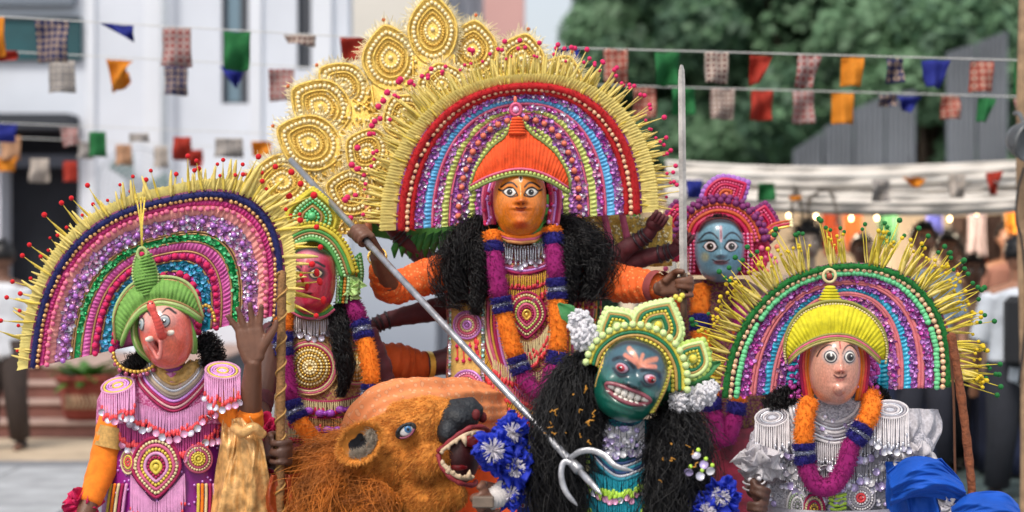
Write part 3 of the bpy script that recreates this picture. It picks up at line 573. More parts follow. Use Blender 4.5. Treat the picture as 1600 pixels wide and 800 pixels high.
def wtube(mb, path, radii, m, sides=22, wr=.06, seed=0, freq=5., n=36, flat=1., lf=0.):
    """cloth tube with cross wrinkles"""
    P = resample(smooth(np.asarray(path, float), 10), n=n); rr = np.interp(np.linspace(0, 1, n), np.linspace(0, 1, len(radii)), radii)
    k = mb.n; tube(mb, P, rr, m, sides, flat=flat); V = mb.V[-3] if True else None
    v = V[:n*sides].reshape(n, sides, 3); a = np.arange(sides)*2*PI/sides; s = np.linspace(0, 1, n)[:, None]
    d = 1+wr*(np.sin(s*freq*2*PI+3*np.sin(a*1.0+seed)+seed)+.6*np.sin(s*freq*4.3*PI-2*np.cos(a*2+seed)+seed*2))
    d = d-lf*np.abs(np.sin(a*3.5+2.2*np.sin(s*4+seed)+seed))-lf*.6*np.abs(np.sin(a*6+s*7+seed*2))
    V[:n*sides] = (P[:, None]+(v-P[:, None])*d[..., None]).reshape(-1, 3); return mb
def fuzz(mb, P, N, r, m, count, L, rad=.0011, curl=.3):
    """short hairs standing on a point cloud P with normals N"""
    i = RNG.integers(0, len(P), count); p = P[i]; d = nrm(N[i]+RNG.normal(size=(count, 3))*.35); l = L*RNG.uniform(.5, 1.2, count)[:, None]
    path = np.stack([p-d*l*.2, p+d*l*.5, p+d*l+RNG.normal(size=(count, 3))*L*curl], 1); return strands(mb, path, np.array([rad, rad*.8, rad*.25]), m)
def garland(fig, person, pts, segs, r, label=None, name='garland', flat=1.):
    """plush garland: a cord with fluffy sleeves, each sleeve a part of the garland"""
    P = smooth(fig.pts(np.asarray(pts, float)), 14); d = np.r_[0, np.cumsum(np.linalg.norm(np.diff(P, axis=0), axis=1))]; d /= d[-1]
    c = MB(); tube(c, P, r*.3*fig.u, segs[0][2], 6); g = c.build(name, person)
    for (a, b, m, rf) in segs:
        s = np.linspace(a, b, max(4, int((b-a)*60))); q = np.stack([np.interp(s, d, P[:, k]) for k in range(3)], 1); mb = MB(); R = r*rf*fig.u; prof = np.ones(len(s)); prof[0] = prof[-1] = .82
        tube(mb, q, R*.93*prof, m, 14); t = nrm(np.gradient(q, axis=0)); n = len(q); aa = RNG.uniform(0, 2*PI, 900); ii = RNG.integers(0, n-1, 900); f = RNG.uniform(0, 1, 900)[:, None]
        base = q[ii]*(1-f)+q[ii+1]*f; u = nrm(np.cross(t[ii], (.3, 1, .2))); w = np.cross(t[ii], u); nn = u*np.cos(aa)[:, None]+w*np.sin(aa)[:, None]
        fuzz(mb, base+nn*R*.9, nn, 0, m, int(900*min(1.6, (b-a)*4+.25)), R*.28, rad=.0014); mb.build('garland_sleeve', g)
    return g
HAIR = mat('black_hair', '#0d0b0e', rough=.42, var=.3, scale=30, bump=0, spec=.45)
def hairmass(fig, person, cl, radii, n=900, curl=2.6, m=None, name='hair', seg=11, rad=.7, freq=9., loose=1.0, Lr=(.18, .4), fill=.52):
    m = m or HAIR; P = resample(smooth(fig.pts(np.asarray(cl, float)), 10), n=60); rr = np.interp(np.linspace(0, 1, 60), np.linspace(0, 1, len(radii)), radii)*fig.u
    mb = MB()
    if fill: wtube(mb, P, rr*fill, m, 16, .18, n, 4., 30)
    s0 = RNG.uniform(-.05, .8, n); L = RNG.uniform(Lr[0], Lr[1], n); t = np.linspace(0, 1, seg)[None]; s = np.clip(s0[:, None]+L[:, None]*t, 0, 1)
    C = np.stack([np.interp(s, np.linspace(0, 1, 60), P[:, k]) for k in range(3)], -1); R = np.interp(s, np.linspace(0, 1, 60), rr)
    th = RNG.uniform(0, 2*PI, n)[:, None]+RNG.normal(size=(n, 1))*.6*t; rho = (RNG.uniform(.55, 1.0, n)[:, None]*(1+.5*loose*t*RNG.uniform(0, 1, (n, 1))**5))
    T = nrm(np.gradient(P, axis=0)); T0 = T[np.clip((s0*59).astype(int), 0, 59)]; u = nrm(np.cross(T0, (0, 1, .1))); w = np.cross(T0, u)
    ph = RNG.uniform(0, 6.28, (n, 1)); A = curl*fig.u*RNG.uniform(.4, 1.4, (n, 1))
    Q = C+(R*rho*np.cos(th)+A*np.sin(freq*t*RNG.uniform(.6, 1.3, (n, 1))+ph))[..., None]*u[:, None]+(R*rho*np.sin(th)+A*np.cos(freq*t+ph))[..., None]*w[:, None]
    strands(mb, Q, np.linspace(1, .5, seg)*rad*fig.u, m); o = mb.build(name, person); return o
# ---------------------------------------------------------------- masks
def sstep(x, a, b): t = np.clip((x-a)/(b-a), 0, 1); return t*t*(3-2*t)
def gau(x, v, cx, cv, sx, sv): return np.exp(-((x-cx)/sx)**2-((v-cv)/sv)**2)
def mline(x, v, pts, w, soft=.5, asp=1.):
    pts = smooth(np.array(pts, float), 6); d = np.full(x.shape, 9.); 
    for a, b in zip(pts[:-1], pts[1:]):
        ab = b-a; t = np.clip(((x-a[0])*ab[0]+(v-a[1])*ab[1])/(ab@ab+1e-9), 0, 1); d = np.minimum(d, np.hypot(x-a[0]-t*ab[0], (v-a[1]-t*ab[1])*asp))
    return 1-sstep(d, w*(1-soft), w*(1+soft))
def mell(x, v, cx, cv, rx, rv, soft=.15): return 1-sstep(np.sqrt(((x-cx)/rx)**2+((v-cv)/rv)**2), 1-soft, 1+soft)
def lay(c, m, col): return c*(1-m[..., None])+np.array(lin(col))*m[..., None]
LACQ = paintmat('lacquer_paint')
class Mask:
    def __init__(s, fig, person, cx, cy, w, h, depth, dy, roll, yaw, pitch, feat, paint, label=None, name='mask', chin=.14, res=(110, 120)):
        s.fig, s.w, s.h, s.D, s.feat, s.chin = fig, w, h, depth, feat, chin
        s.R = np.array((Euler((0, math.radians(roll), 0)).to_matrix()@Euler((math.radians(pitch), 0, math.radians(yaw))).to_matrix())); s.o = fig.p(cx, cy, dy)
        a = np.linspace(-1.75, 1.75, res[0])[None]; v = np.linspace(-.995, .995, res[1])[:, None]; a = a+0*v; v = v+0*a
        P, X = s.at_av(a, v); c = paint(X, v); mb = MB(); mb.add(P.reshape(-1, 3), grid_faces(res[1], res[0]), LACQ); s.ob = mb.build(name, person, col=c.reshape(-1, 3))
        if label: s.ob['label'] = label
    def prof(s, v): return (1-np.abs(v)**2.7)**(1/2.5)*(1-s.chin*np.clip(v, 0, 1)**1.3)
    def at_av(s, a, v, lift=0.):
        p = s.prof(v); x = np.sin(a)*p; d = s.feat(x, v)+lift; y = -np.cos(a)*s.D/s.w*(p**.8)-d*np.cos(a)*1.0; xx = x+d*np.sin(a)*.9
        L = np.stack([xx*s.w, y*s.w, -v*s.h], -1)*s.fig.u; return s.o+L@s.R.T, x
    def at_xv(s, x, v, lift=0.):
        p = s.prof(v); return s.at_av(np.arcsin(np.clip(x/p, -.999, .999)), v, lift)[0]
    def eye(s, cx, cv, rx, rv, iris=.5, slant=0., look=(0, 0), white='#e8e2da', ic='#3a2c26', pupil=.5, almond=.45, bulge=.05, rim='#15100f', rimw=.14, lab=None):
        th = np.arange(44)*2*PI/44; ro = np.linspace(0, 1, 16)[:, None]; ex = rx*np.cos(th); ey = rv*np.sin(th)*(1-almond*np.cos(th)**4); c, sn = math.cos(slant), math.sin(slant)
        X = cx+ro*(ex*c-ey*sn*s.h/s.w); V = cv+ro*(ex*sn*s.w/s.h+ey*c); lf = bulge*(1-ro**2)+.012; P = s.at_xv(X, V, lf); px = ro*np.cos(th)*rx*s.w; py = ro*np.sin(th)*rv*s.h
        q = np.hypot(px-look[0]*rx*s.w, py-look[1]*rv*s.h)/(rv*s.h); col = np.tile(np.array(lin(white)), (*X.shape, 1))
        col = lay(col, 1-sstep(q, iris*.92, iris*1.08), ic); col = lay(col, 1-sstep(q, iris*pupil*.88, iris*pupil*1.1), '#0a0808'); col = lay(col, 1-sstep(np.hypot(px-(look[0]*rx+.12*rx)*s.w, py-(look[1]*rv-.2*rv)*s.h)/(rv*s.h), .07, .14), '#f4f0ea')
        col = lay(col, sstep(ro+0*X, 1-rimw*1.3, 1-rimw*.6), rim); mb = MB(); mb.add(P.reshape(-1, 3), grid_faces(16, 44, True), LACQ); o = mb.build('eye', s.ob, col=col.reshape(-1, 3))
        if lab: o['label'] = lab
        return o
# ---------------------------------------------------------------- hands and bodies
SKIN = mat('brown_skin', '#6b4634', rough=.5, var=.14, scale=25, bump=.12, bscale=220)
SKIND = mat('dark_brown_skin', '#54372b', rough=.5, var=.14, scale=25, bump=.12, bscale=220)
def hand_grip(mb, wrist, c, a, toward, R, m, s=1.):
    """fist closed round a bar: c on the bar's axis, a along the bar (thumb end), toward: side on which the finger backs show"""
    c = np.array(c, float); a = nrm(a); wrist = np.array(wrist, float); d = c-wrist; d = nrm(d-a*np.dot(d, a)); mm = -nrm(np.array(toward)-a*np.dot(toward, a)-d*np.dot(toward, d)); R = R+.001
    for i in range(4):
        ci = c+a*(1.5-i)*.0208*s; rr = (R+.0105*s); ph = np.radians(np.linspace(15, 235-(8 if i == 3 else 0), 9)); kn = ci+mm*(R+.013*s)+d*.012*s
        wv = a*random.uniform(-.002, .002)*s; cu = random.uniform(.96, 1.08); P = [ci+wv*k_+rr*(mm*math.cos(t)+d*math.sin(t)*1.12*cu) for k_, t in enumerate(ph)]; kn_ = np.array((.0118, .0102, .0108, .0116, .0100, .0098, .0106, .0094, .0080)); tube(mb, P, kn_*s*(.86, 1.02, 1., .93)[3-i if i == 3 else i] if False else kn_*s*(1., 1.04, 1., .86)[i], m, 10)
        tube(mb, [wrist+a*(1.5-i)*.010*s+mm*.012*s, wrist*.5+kn*.5+mm*.004, kn], np.array((.017, .0165, .0135))*s, m, 10)
    b0 = wrist+a*.022*s+d*.02*s; tube(mb, smooth([b0, c-d*(R+.02*s)+a*.045*s-mm*.0*s, c-d*(R+.006)*.6+a*.052*s-mm*(R+.011*s), c+d*.012*s+a*.05*s-mm*(R+.012*s)], 4), np.linspace(.016, .009, 13)*s, m, 10)
def hand_open(mb, wrist, up, thumb, nrmv, m, s=1.):
    """raised open palm with spread fingers"""
    up = nrm(up); th = nrm(np.array(thumb)-up*np.dot(thumb, up)); w = np.array(wrist, float); n = nrm(nrmv)
    for i, (x, l, sp) in enumerate(((.030, .070, .26), (.010, .078, .06), (-.011, .072, -.18), (-.030, .058, -.5))):
        k = w+up*.088*s+th*x*s; tube(mb, [w+th*x*.5*s, w+up*.045*s+th*x*.9*s, k], np.array((.018, .016, .0125))*s, m, 10)
        dr = nrm(up+th*sp); tube(mb, [k-dr*.01, k+dr*l*.45*s+n*.004, k+dr*l*.8*s+n*.008*s, k+dr*l*s+n*.014*s], np.array((.0105, .0098, .0086, .0072))*s, m, 10)
    b = w+up*.02*s+th*.022*s; tube(mb, smooth([b, b+up*.035*s+th*.03*s+n*.008, b+up*.062*s+th*.052*s+n*.01, b+up*.085*s+th*.062*s+n*.012], 4), np.linspace(.016, .008, 13)*s, m, 10)
def pomflower(fig, parent, x, y, r, m, dy, name='paper_flower', n=420):
    """fluffy paper flower: a ball of many curled strips"""
    c = fig.p(x, y, dy); mb = MB(); balls(mb, [c], r*.72*fig.u, m, SPHF); d = nrm(RNG.normal(size=(150, 3))); q = c+d*r*fig.u*RNG.uniform(.68, .98, (150, 1)); mb.inst(SPHL[0], SPHL[1], mats_at(q, np.tile(np.array((.24, .1, .2))*r*fig.u, (150, 1)), rrot(150, 1.2)), m); return mb.build(name, parent)
def remesh(o, vox):
    md = o.modifiers.new('remesh', 'REMESH'); md.mode = 'VOXEL'; md.voxel_size = vox; md.use_smooth_shade = True
    sm = o.modifiers.new('smooth', 'SMOOTH'); sm.factor = .5; sm.iterations = 2; return o
def body(fig, person, head, neck, pel, shL, shR, arms, kneel=False, skin=None, hr=.095, vox=.0065, width=.16):
    """one continuous body: head, neck, trunk, legs to the ground, arms with hands. all points metres"""
    m = skin or SKIN; mb = MB(); head, neck, pel, shL, shR = [np.array(q, float) for q in (head, neck, pel, shL, shR)]
    balls(mb, [head], np.array((hr*.82, hr*.95, hr*1.15)), m, SPHF); tube(mb, [head-(0, 0, .05), neck, neck-(0, 0, .06)], [.055, .055, .07], m, 12)
    mid = (neck*.45+pel*.55); tube(mb, [neck-(0, 0, .05), neck*.7+pel*.3, mid, pel], [width*.55, width*.95, width*.8, width*.9], m, 16, flat=.72)
    tube(mb, [shL, neck-(0, 0, .07), shR], [.06, .085, .06], m, 12)
    for sgn in (-1, 1):
        h = pel+(sgn*.09, 0, -.04)
        if kneel:
            kx = h+(sgn*.1, -.34, 0); kx[2] = max(.09, h[2]-.3); an = kx+(0, .40, 0); an[2] = .07
            tube(mb, [h, (h+kx)/2+(0, 0, .01), kx], [.1, .085, .065], m, 12); tube(mb, [kx, (kx+an)/2, an], [.062, .058, .04], m, 12); tube(mb, [an, an+(0, .09, -.01), an+(0, .15, -.03)], [.04, .038, .025], m, 10)
        else:
            kn = h*.5+np.array((h[0]+sgn*.03, h[1]-.04, 0))*.5; kn[2] = h[2]*.52; an = np.array((h[0]+sgn*.05, h[1]+.02, .08))
            tube(mb, [h, (h+kn)/2, kn], [.1, .085, .06], m, 12); tube(mb, [kn, kn*.6+an*.4+(0, .02, 0), an], [.058, .055, .038], m, 12); tube(mb, [an+(0, .03, -.035), an+(0, -.06, -.045), an+(0, -.15, -.055)], [.04, .036, .022], m, 10)
    for (j, hand) in arms:
        j = [np.array(q, float) for q in j]; tube(mb, [j[0], (j[0]+j[1])/2, j[1]], [.055, .05, .042], m, 12); tube(mb, [j[1], j[1]*.65+j[2]*.35, j[2]], [.042, .042, .028], m, 12)
        if hand: hand(mb, j[2], m)
    return remesh(mb.build('body', person), vox)
# ---------------------------------------------------------------- fan headdress
class Fan:
    def __init__(s, fig, person, c, rx, ry, rot, dy, backm, n=2.25, dish=.07, sq=.5, inner=.3, name='headdress', label=None, t0=0.0, t1=PI, rot2=None):
        s.r2 = math.radians(rot2) if rot2 is not None else -math.radians(rot); s.fig, s.c, s.rx, s.ry, s.rot, s.dy, s.n, s.dish, s.sq = fig, c, rx, ry, math.radians(rot), dy, n, dish, sq; s.t0, s.t1 = t0, t1; s.rows = {}
        t = np.linspace(t0, t1, 70); g = np.stack([s.arch(q, t, -.006) for q in np.linspace(inner, 1.015, 9)], 0); mb = MB(); sheet(mb, fig.pts(g.reshape(-1, 3)).reshape(g.shape), backm, .012); s.ob = mb.build(name, person)
        if label: s.ob['label'] = label
    def arch(s, q, t, off=0.):
        sy = 1-(1-q)*s.sq; x = q*s.rx*np.sign(np.cos(t))*np.abs(np.cos(t))**(2/s.n); y = sy*s.ry*np.abs(np.sin(t))**(2/s.n); c, sn = math.cos(s.rot), math.sin(s.rot)
        c2, s2 = math.cos(s.r2), math.sin(s.r2)
        return np.stack([s.c[0]+x*c+y*s2, s.c[1]-(x*sn+y*c2), np.full_like(x, s.dy-off)-s.dish*(q*q-.3)], -1)
    def path(s, q, off, n=160): return s.fig.pts(s.arch(q, np.linspace(s.t0, s.t1, n), off))
    def cord(s, q, r, m, off=.008, name='cord', sides=6):
        mb = MB(); tube(mb, s.path(q, off), r*s.fig.u, m, sides); return mb.build(name, s.ob)
    def fluff(s, q, r, m, name='plush_edging', off=.008):
        mb = MB(); P = s.path(q, off, 140); tube(mb, P, r*.85*s.fig.u, m, 10); t = nrm(np.gradient(P, axis=0)); k = 3000; i = RNG.integers(0, len(P), k); a = RNG.uniform(0, 2*PI, k)[:, None]; y = np.array((0, -1., 0)); w = nrm(np.cross(t[i], y)); nn = y*np.cos(a)+w*np.sin(a)
        fuzz(mb, P[i]+t[i]*RNG.uniform(-.006, .006, (k, 1))+nn*r*.8*s.fig.u, nn, 0, m, 2400, r*.5*s.fig.u, rad=.0013); return mb.build(name, s.ob)
    def beads(s, q, r, m, gap=None, off=.012, name='bead', tpl=SPH, jit=.45, sub=None):
        P = resample(s.path(q, off), gap=(gap or 2.15*r)*s.fig.u); b = MB(); balls(b, [(0, 0, 0)], r*s.fig.u, m, tpl); o = b.build(name, s.ob)
        for i, c in enumerate(P):
            if i and random.random() < .018: continue
            M = Matrix.Translation(c+RNG.normal(size=3)*jit*s.fig.u)@Euler((random.uniform(0, 6), random.uniform(0, 6), 0)).to_matrix().to_4x4()@Matrix.Scale(random.uniform(.92, 1.08), 4)
            if i == 0: o.matrix_basis = M
            else: dup(o, M, s.ob)
        return o
    def pleats(s, q0, q1, m, amp=3., gap=5.5, off=.006, name='ribbon_ruffle', jit=.3):
        n = 520; t = np.linspace(s.t0, s.t1, n); P = s.path((q0+q1)/2, 0, n); d = np.r_[0, np.cumsum(np.linalg.norm(np.diff(P, axis=0), axis=1))]/s.fig.u; k = 7; G = np.zeros((k, n, 3))
        for j in range(k):
            v = j/(k-1); wob = np.sin(d*2*PI/gap+1.2*np.sin(d*.07)+v*1.5); A = s.arch(q0+(q1-q0)*(v+.04*wob*jit), t, off); A[:, 2] -= s.fig.u*amp*math.sin(v*PI)**.7*(.62+.38*wob+.15*np.sin(d*.9)); G[j] = s.fig.pts(A)
        mb = MB(); sheet(mb, G, m); return mb.build(name, s.ob)
    def sequins(s, q0, q1, ms, size=3.2, dens=1., off=.012, name='sequin_band', base=None):
        L = PI*.5*(s.rx+s.ry)*(q0+q1)/2; N = int(dens*L*abs(q0-q1)*s.rx/(size*size*1.5)); t = RNG.uniform(s.t0, s.t1, N); q = RNG.uniform(min(q0, q1), max(q0, q1), N)
        A = np.concatenate([s.arch(qq, np.array([tt]), off) for qq, tt in zip(q, t)]); mb = MB(); discs(mb, s.fig.pts(A)+RNG.normal(size=(N, 3))*.002, size*s.fig.u*RNG.uniform(.75, 1.2, N), ms, .55)
        if base: G = np.stack([s.path(v, off-.008, 120) for v in np.linspace(q0, q1, 4)], 0); sheet(mb, G, base)
        return kind(mb.build(name, s.ob), 'stuff')
def quill_proto(fig, parent, L, w, m, tipm=None, tipr=0., stem=None, stemL=0., name='quill'):
    """flat feather-like straw along +Z with an optional thin stem and pompom at its end"""
    mb = MB(); z = np.linspace(0, L, 7); bend = w*.9*(z/L)**2; wd = w*np.array((.55, .8, 1., 1., .9, .65, .25)); P = np.stack([np.stack([-wd+bend, bend*.6, z], -1), np.stack([bend, bend*.6-w*.35, z], -1), np.stack([wd+bend, bend*.6, z], -1)], 0)*fig.u; sheet(mb, P, m, .0012)
    e = L
    if stem: tube(mb, np.array([(.2*w, -.3, L*.5), (.9*w, -.3, L), (1.6*w, 0, L+stemL)])*fig.u, np.array((.9, .8, .6))*fig.u, stem, 5); e = L+stemL
    if tipm: balls(mb, np.array([((1.6 if stem else .9)*w, -.5, e)])*fig.u, tipr*fig.u, tipm, SPH)
    return mb.build(name, parent)
def quill_M(fan, t, q, spread=0., tilt=0., sc=1., off=0.):
    P = fan.fig.pts(fan.arch(q, np.array([t-.01, t, t+.01]), off)); tg = nrm(P[2]-P[0]); o = nrm(np.cross(tg, (0, 1, 0))); cen = fan.fig.p(fan.c[0], fan.c[1], 0)
    if np.dot(o, P[1]-cen) < 0: o = -o
    z = nrm(o+tg*spread+np.array((0, tilt, 0))); x = nrm(np.cross((0, 1, 0), z)); y = np.cross(z, x); M = np.eye(4); M[:3, 0] = x*sc; M[:3, 1] = y*sc; M[:3, 2] = z*sc; M[:3, 3] = P[1]; return Matrix(M.tolist())
def ridged_cap(fig, parent, up, lowc, m, ribs=34, bulge=.05, dy=-.05, name='turban', amp=.004, thick_edge=0.03, horiz=False):
    """ribbed cap between an upper and a lower outline (both left to right, px)"""
    U = resample(smooth(up, 10), n=ribs*6); Lw = resample(smooth(lowc, 10), n=ribs*6); k = 14; G = np.zeros((k, ribs*6, 3)); s = np.arange(ribs*6); f = s/(ribs*6-1)
    for j in range(k):
        v = j/(k-1); P = U*(1-v)+Lw*v; rid = np.abs(np.sin(s*PI/6)) if not horiz else np.full(len(s), abs(math.sin(v*PI*6)))
        d = dy-bulge*np.sqrt(np.clip(1-(2*f-1)**2, 0, 1))*(.35+.65*math.sin(min(1, v*1.15+.1)*PI*.62))-amp*rid*(1+.4*np.sin(s*.31+j*.4)); G[j] = fig.pts(np.c_[P, d])
    mb = MB(); sheet(mb, G, m); return mb.build(name, parent), U, Lw, lambda f, v: dy-bulge*np.sqrt(np.clip(1-(2*f-1)**2, 0, 1))*(.35+.65*math.sin(min(1, v*1.15+.1)*PI*.62))
def capline(fig, parent, C, dyf, v, r, m, name='trim', bead=False, off=.013, shift=0.):
    f = np.linspace(0, 1, len(C)); P = fig.pts(np.c_[C[:, 0], C[:, 1]+shift, dyf(f, v)-off]); mb = MB()
    if bead: balls(mb, resample(P, gap=2.1*r*fig.u), r*fig.u, m, SPHL)
    else: tube(mb, P[::3], r*fig.u, m, 6)
    return mb.build(name, parent)
def cloth_drape(fig, parent, L, Rr, m, name, n=50, k=70, amp=.02, folds=7, bul=.04, seed=0, dy=None):
    """cloth between two px edge lines (with dy), folds running along them"""
    A = resample(smooth(fig.pts(np.asarray(L, float)), 8), n=n); B = resample(smooth(fig.pts(np.asarray(Rr, float)), 8), n=n); t = np.linspace(0, 1, k)[None, :, None]; P = A[:, None]*(1-t)+B[:, None]*t; s = np.linspace(0, 1, n)[:, None]
    tt = t[..., 0]; P[..., 1] += -bul*np.sin(tt*PI)+amp*(1.6*np.abs(np.sin(tt*folds*PI+1.5*np.sin(s*3+seed)+seed))-.8+.55*np.abs(np.sin(tt*folds*2.3*PI-s*4+seed*2))+.3*np.sin(s*9+tt*5+seed)+.25*np.abs(np.sin(tt*folds*4.1*PI+s*7))); P[..., 0] += amp*.3*np.sin(tt*folds*2*PI+s*5+seed+1)
    mb = MB(); sheet(mb, P, m, .003); return mb.build(name, parent)
def skirt(fig, person, cols, m, seed=0, folds=11, name='skirt', amp=.02):
    """cols: (z, cx, cy, rx, ry) metres from waist down to the ground"""
    c = np.array(cols, float); n = 24; z = np.linspace(c[0, 0], c[-1, 0], n); iv = lambda k: np.interp(-z, -c[:, 0], c[:, k]); a = np.linspace(0, 2*PI, 90); f = np.linspace(0, 1, n)[:, None]
    w = 1+amp*6*f*np.sin(a*folds+seed+f*2)*.25; P = np.stack([iv(1)[:, None]+iv(3)[:, None]*np.cos(a)*w, iv(2)[:, None]+iv(4)[:, None]*np.sin(a)*w, z[:, None]+0*a], -1); mb = MB(); sheet(mb, P, m); return mb.build(name, person)
# ================================================================ PALETTE
def C(n, h, **k): return mat(n, h, **k)
orangeC = C('orange_cotton', '#e0561c', rough=.8, var=.15, scale=30, sheen=.2); orangeB = C('orange_plush', '#ee7d18', rough=.9, sheen=.6); purpleP = C('magenta_plush', '#8d0f63', rough=.9, sheen=.6); blueP = C('navy_plush', '#1b1470', rough=.85, sheen=.5); silverB = C('silver_tinsel', '#a9adc4', rough=.25, metal=.7)
redP = C('red_plush', '#b0121a', rough=.9, sheen=.6); pearl = C('pearl_bead', '#e9bb94', rough=.25, coat=.5, var=.1); goldb = C('gold_bead', '#e0b450', rough=.28, metal=.45); cream = C('cream_bead', '#dccb9a', rough=.45); magc = C('magenta_cord', '#a3134f', rough=.7); pinkc = C('pink_cord', '#d0607f', rough=.7)
lilac = C('lilac_sequin', '#cf8fdc', rough=.25, metal=.2, var=.3, scale=300); magseq = C('magenta_sequin', '#c94fae', rough=.25, metal=.2, var=.3, scale=300); violet = C('violet_sequin', '#9a5cb8', rough=.25, metal=.2); pinkseq = C('pink_sequin', '#e6a3c8', rough=.2, metal=.2); silvseq = C('silver_sequin', '#dcd8ea', rough=.16, metal=.4); blueR = C('sky_blue_ribbon', '#62b2e4', rough=.3, sheen=.2); tealR = C('teal_ribbon', '#1f93ae', rough=.28); mintR = C('mint_ribbon', '#63c98a', rough=.5); limeR = C('pale_lime_ribbon', '#cfdb7c', rough=.45); greenS = C('green_sequin', '#1ea357', rough=.2, metal=.4)
coralb = C('coral_bead', '#e2444a', rough=.35); redpom = C('red_pompom', '#c8141f', rough=.9, sheen=.5); pinkpom = C('pink_pompom', '#d2255f', rough=.85, sheen=.4); peach = C('peach_bead', '#e2785e', rough=.4)
straw = C('yellow_straw', '#f0d85e', rough=.55, var=.15, scale=60, rnd=.12, trans=.3); strawp = C('pale_straw', '#f4e084', rough=.5, rnd=.12, trans=.3); goldl = C('gold_filigree', '#f8d26a', rough=.28, metal=.3, var=.35, scale=120, bump=.5, bscale=300); goldp = C('pale_gold_bead', '#fae9b4', rough=.25, metal=.1); leafg = C('green_card', '#4c8f3c', rough=.6)
maroon = C('maroon_sleeve', '#4c1720', rough=.7, var=.25, scale=30, sheen=.2); satpurp = C('purple_satin', '#86207c', rough=.32, var=.25, scale=8, sheen=.2)
def netmat(name, a, b, c, sc=140.):
    """dense beaded netting: fine rows of beads in three colours"""
    if name in MATS: return MATS[name]
    m, nt, bs = _nodes(name); N = nt.nodes.new; L = nt.links.new; tc = N('ShaderNodeTexCoord'); mp = N('ShaderNodeMapping'); mp.inputs['Scale'].default_value = (sc, sc, sc*1.3); L(tc.outputs['Object'], mp.inputs[0])
    v = N('ShaderNodeTexVoronoi'); v.inputs['Randomness'].default_value = .3; v.inputs['Scale'].default_value = 1; L(mp.outputs[0], v.inputs['Vector']); r = N('ShaderNodeValToRGB'); r.color_ramp.interpolation = 'CONSTANT'; e = r.color_ramp.elements
    e[0].color = (*lin(a), 1); e[1].position = .45; e[1].color = (*lin(b), 1); q = e.new(.75); q.color = (*lin(c), 1); L(v.outputs['Color'], r.inputs[0]); L(r.outputs[0], bs.inputs['Base Color']); bs.inputs['Roughness'].default_value = .6
    bp = N('ShaderNodeBump'); bp.inputs['Strength'].default_value = .5; bp.inputs['Distance'].default_value = .006; bp.invert = True; L(v.outputs['Distance'], bp.inputs['Height']); L(bp.outputs[0], bs.inputs['Normal']); MATS[name] = m; return m
def scatterprint(name, a, b, c, sc):
    """cotton with small scattered motifs of irregular size"""
    m, nt, bs = _nodes(name); N = nt.nodes.new; L = nt.links.new; tc = N('ShaderNodeTexCoord'); v = N('ShaderNodeTexVoronoi'); v.inputs['Scale'].default_value = sc; v.inputs['Randomness'].default_value = .9; L(tc.outputs['Object'], v.inputs['Vector'])
    ns = N('ShaderNodeTexNoise'); ns.inputs['Scale'].default_value = sc*5; L(tc.outputs['Object'], ns.inputs['Vector']); ad = N('ShaderNodeMath'); ad.operation = 'MULTIPLY_ADD'; ad.inputs[1].default_value = .25; L(ns.outputs[0], ad.inputs[0]); L(v.outputs['Distance'], ad.inputs[2])
    r = N('ShaderNodeValToRGB'); e = r.color_ramp.elements; e[0].position = .50; e[0].color = (*lin(b), 1); e[1].position = .53; e[1].color = (*lin(a), 1); q = e.new(.36); q.color = (*lin(c), 1); L(ad.outputs[0], r.inputs[0]); L(r.outputs[0], bs.inputs['Base Color']); bs.inputs['Roughness'].default_value = .8; MATS[name] = m; return m
# ================================================================ CENTRE PERFORMER (orange mask)
fd = Fig(7.4); dur = thing('person', 'performer in an orange smiling mask with golden lotus backpiece, holding a trident and a blade', 'person', (fd.p(812, 400)[0], 7.4, 0), 'masked performers')
TC = [(385, 815, 70), (400, 815, 105), (440, 815, 122), (520, 812, 112), (600, 806, 110), (700, 803, 118), (800, 803, 128)]; fd.surf = torso_surf(TC, .15, .02); torso_mesh(fd, dur, TC, .15, netmat('net_crimson', '#8e1640', '#b98a4a', '#c2507e'))
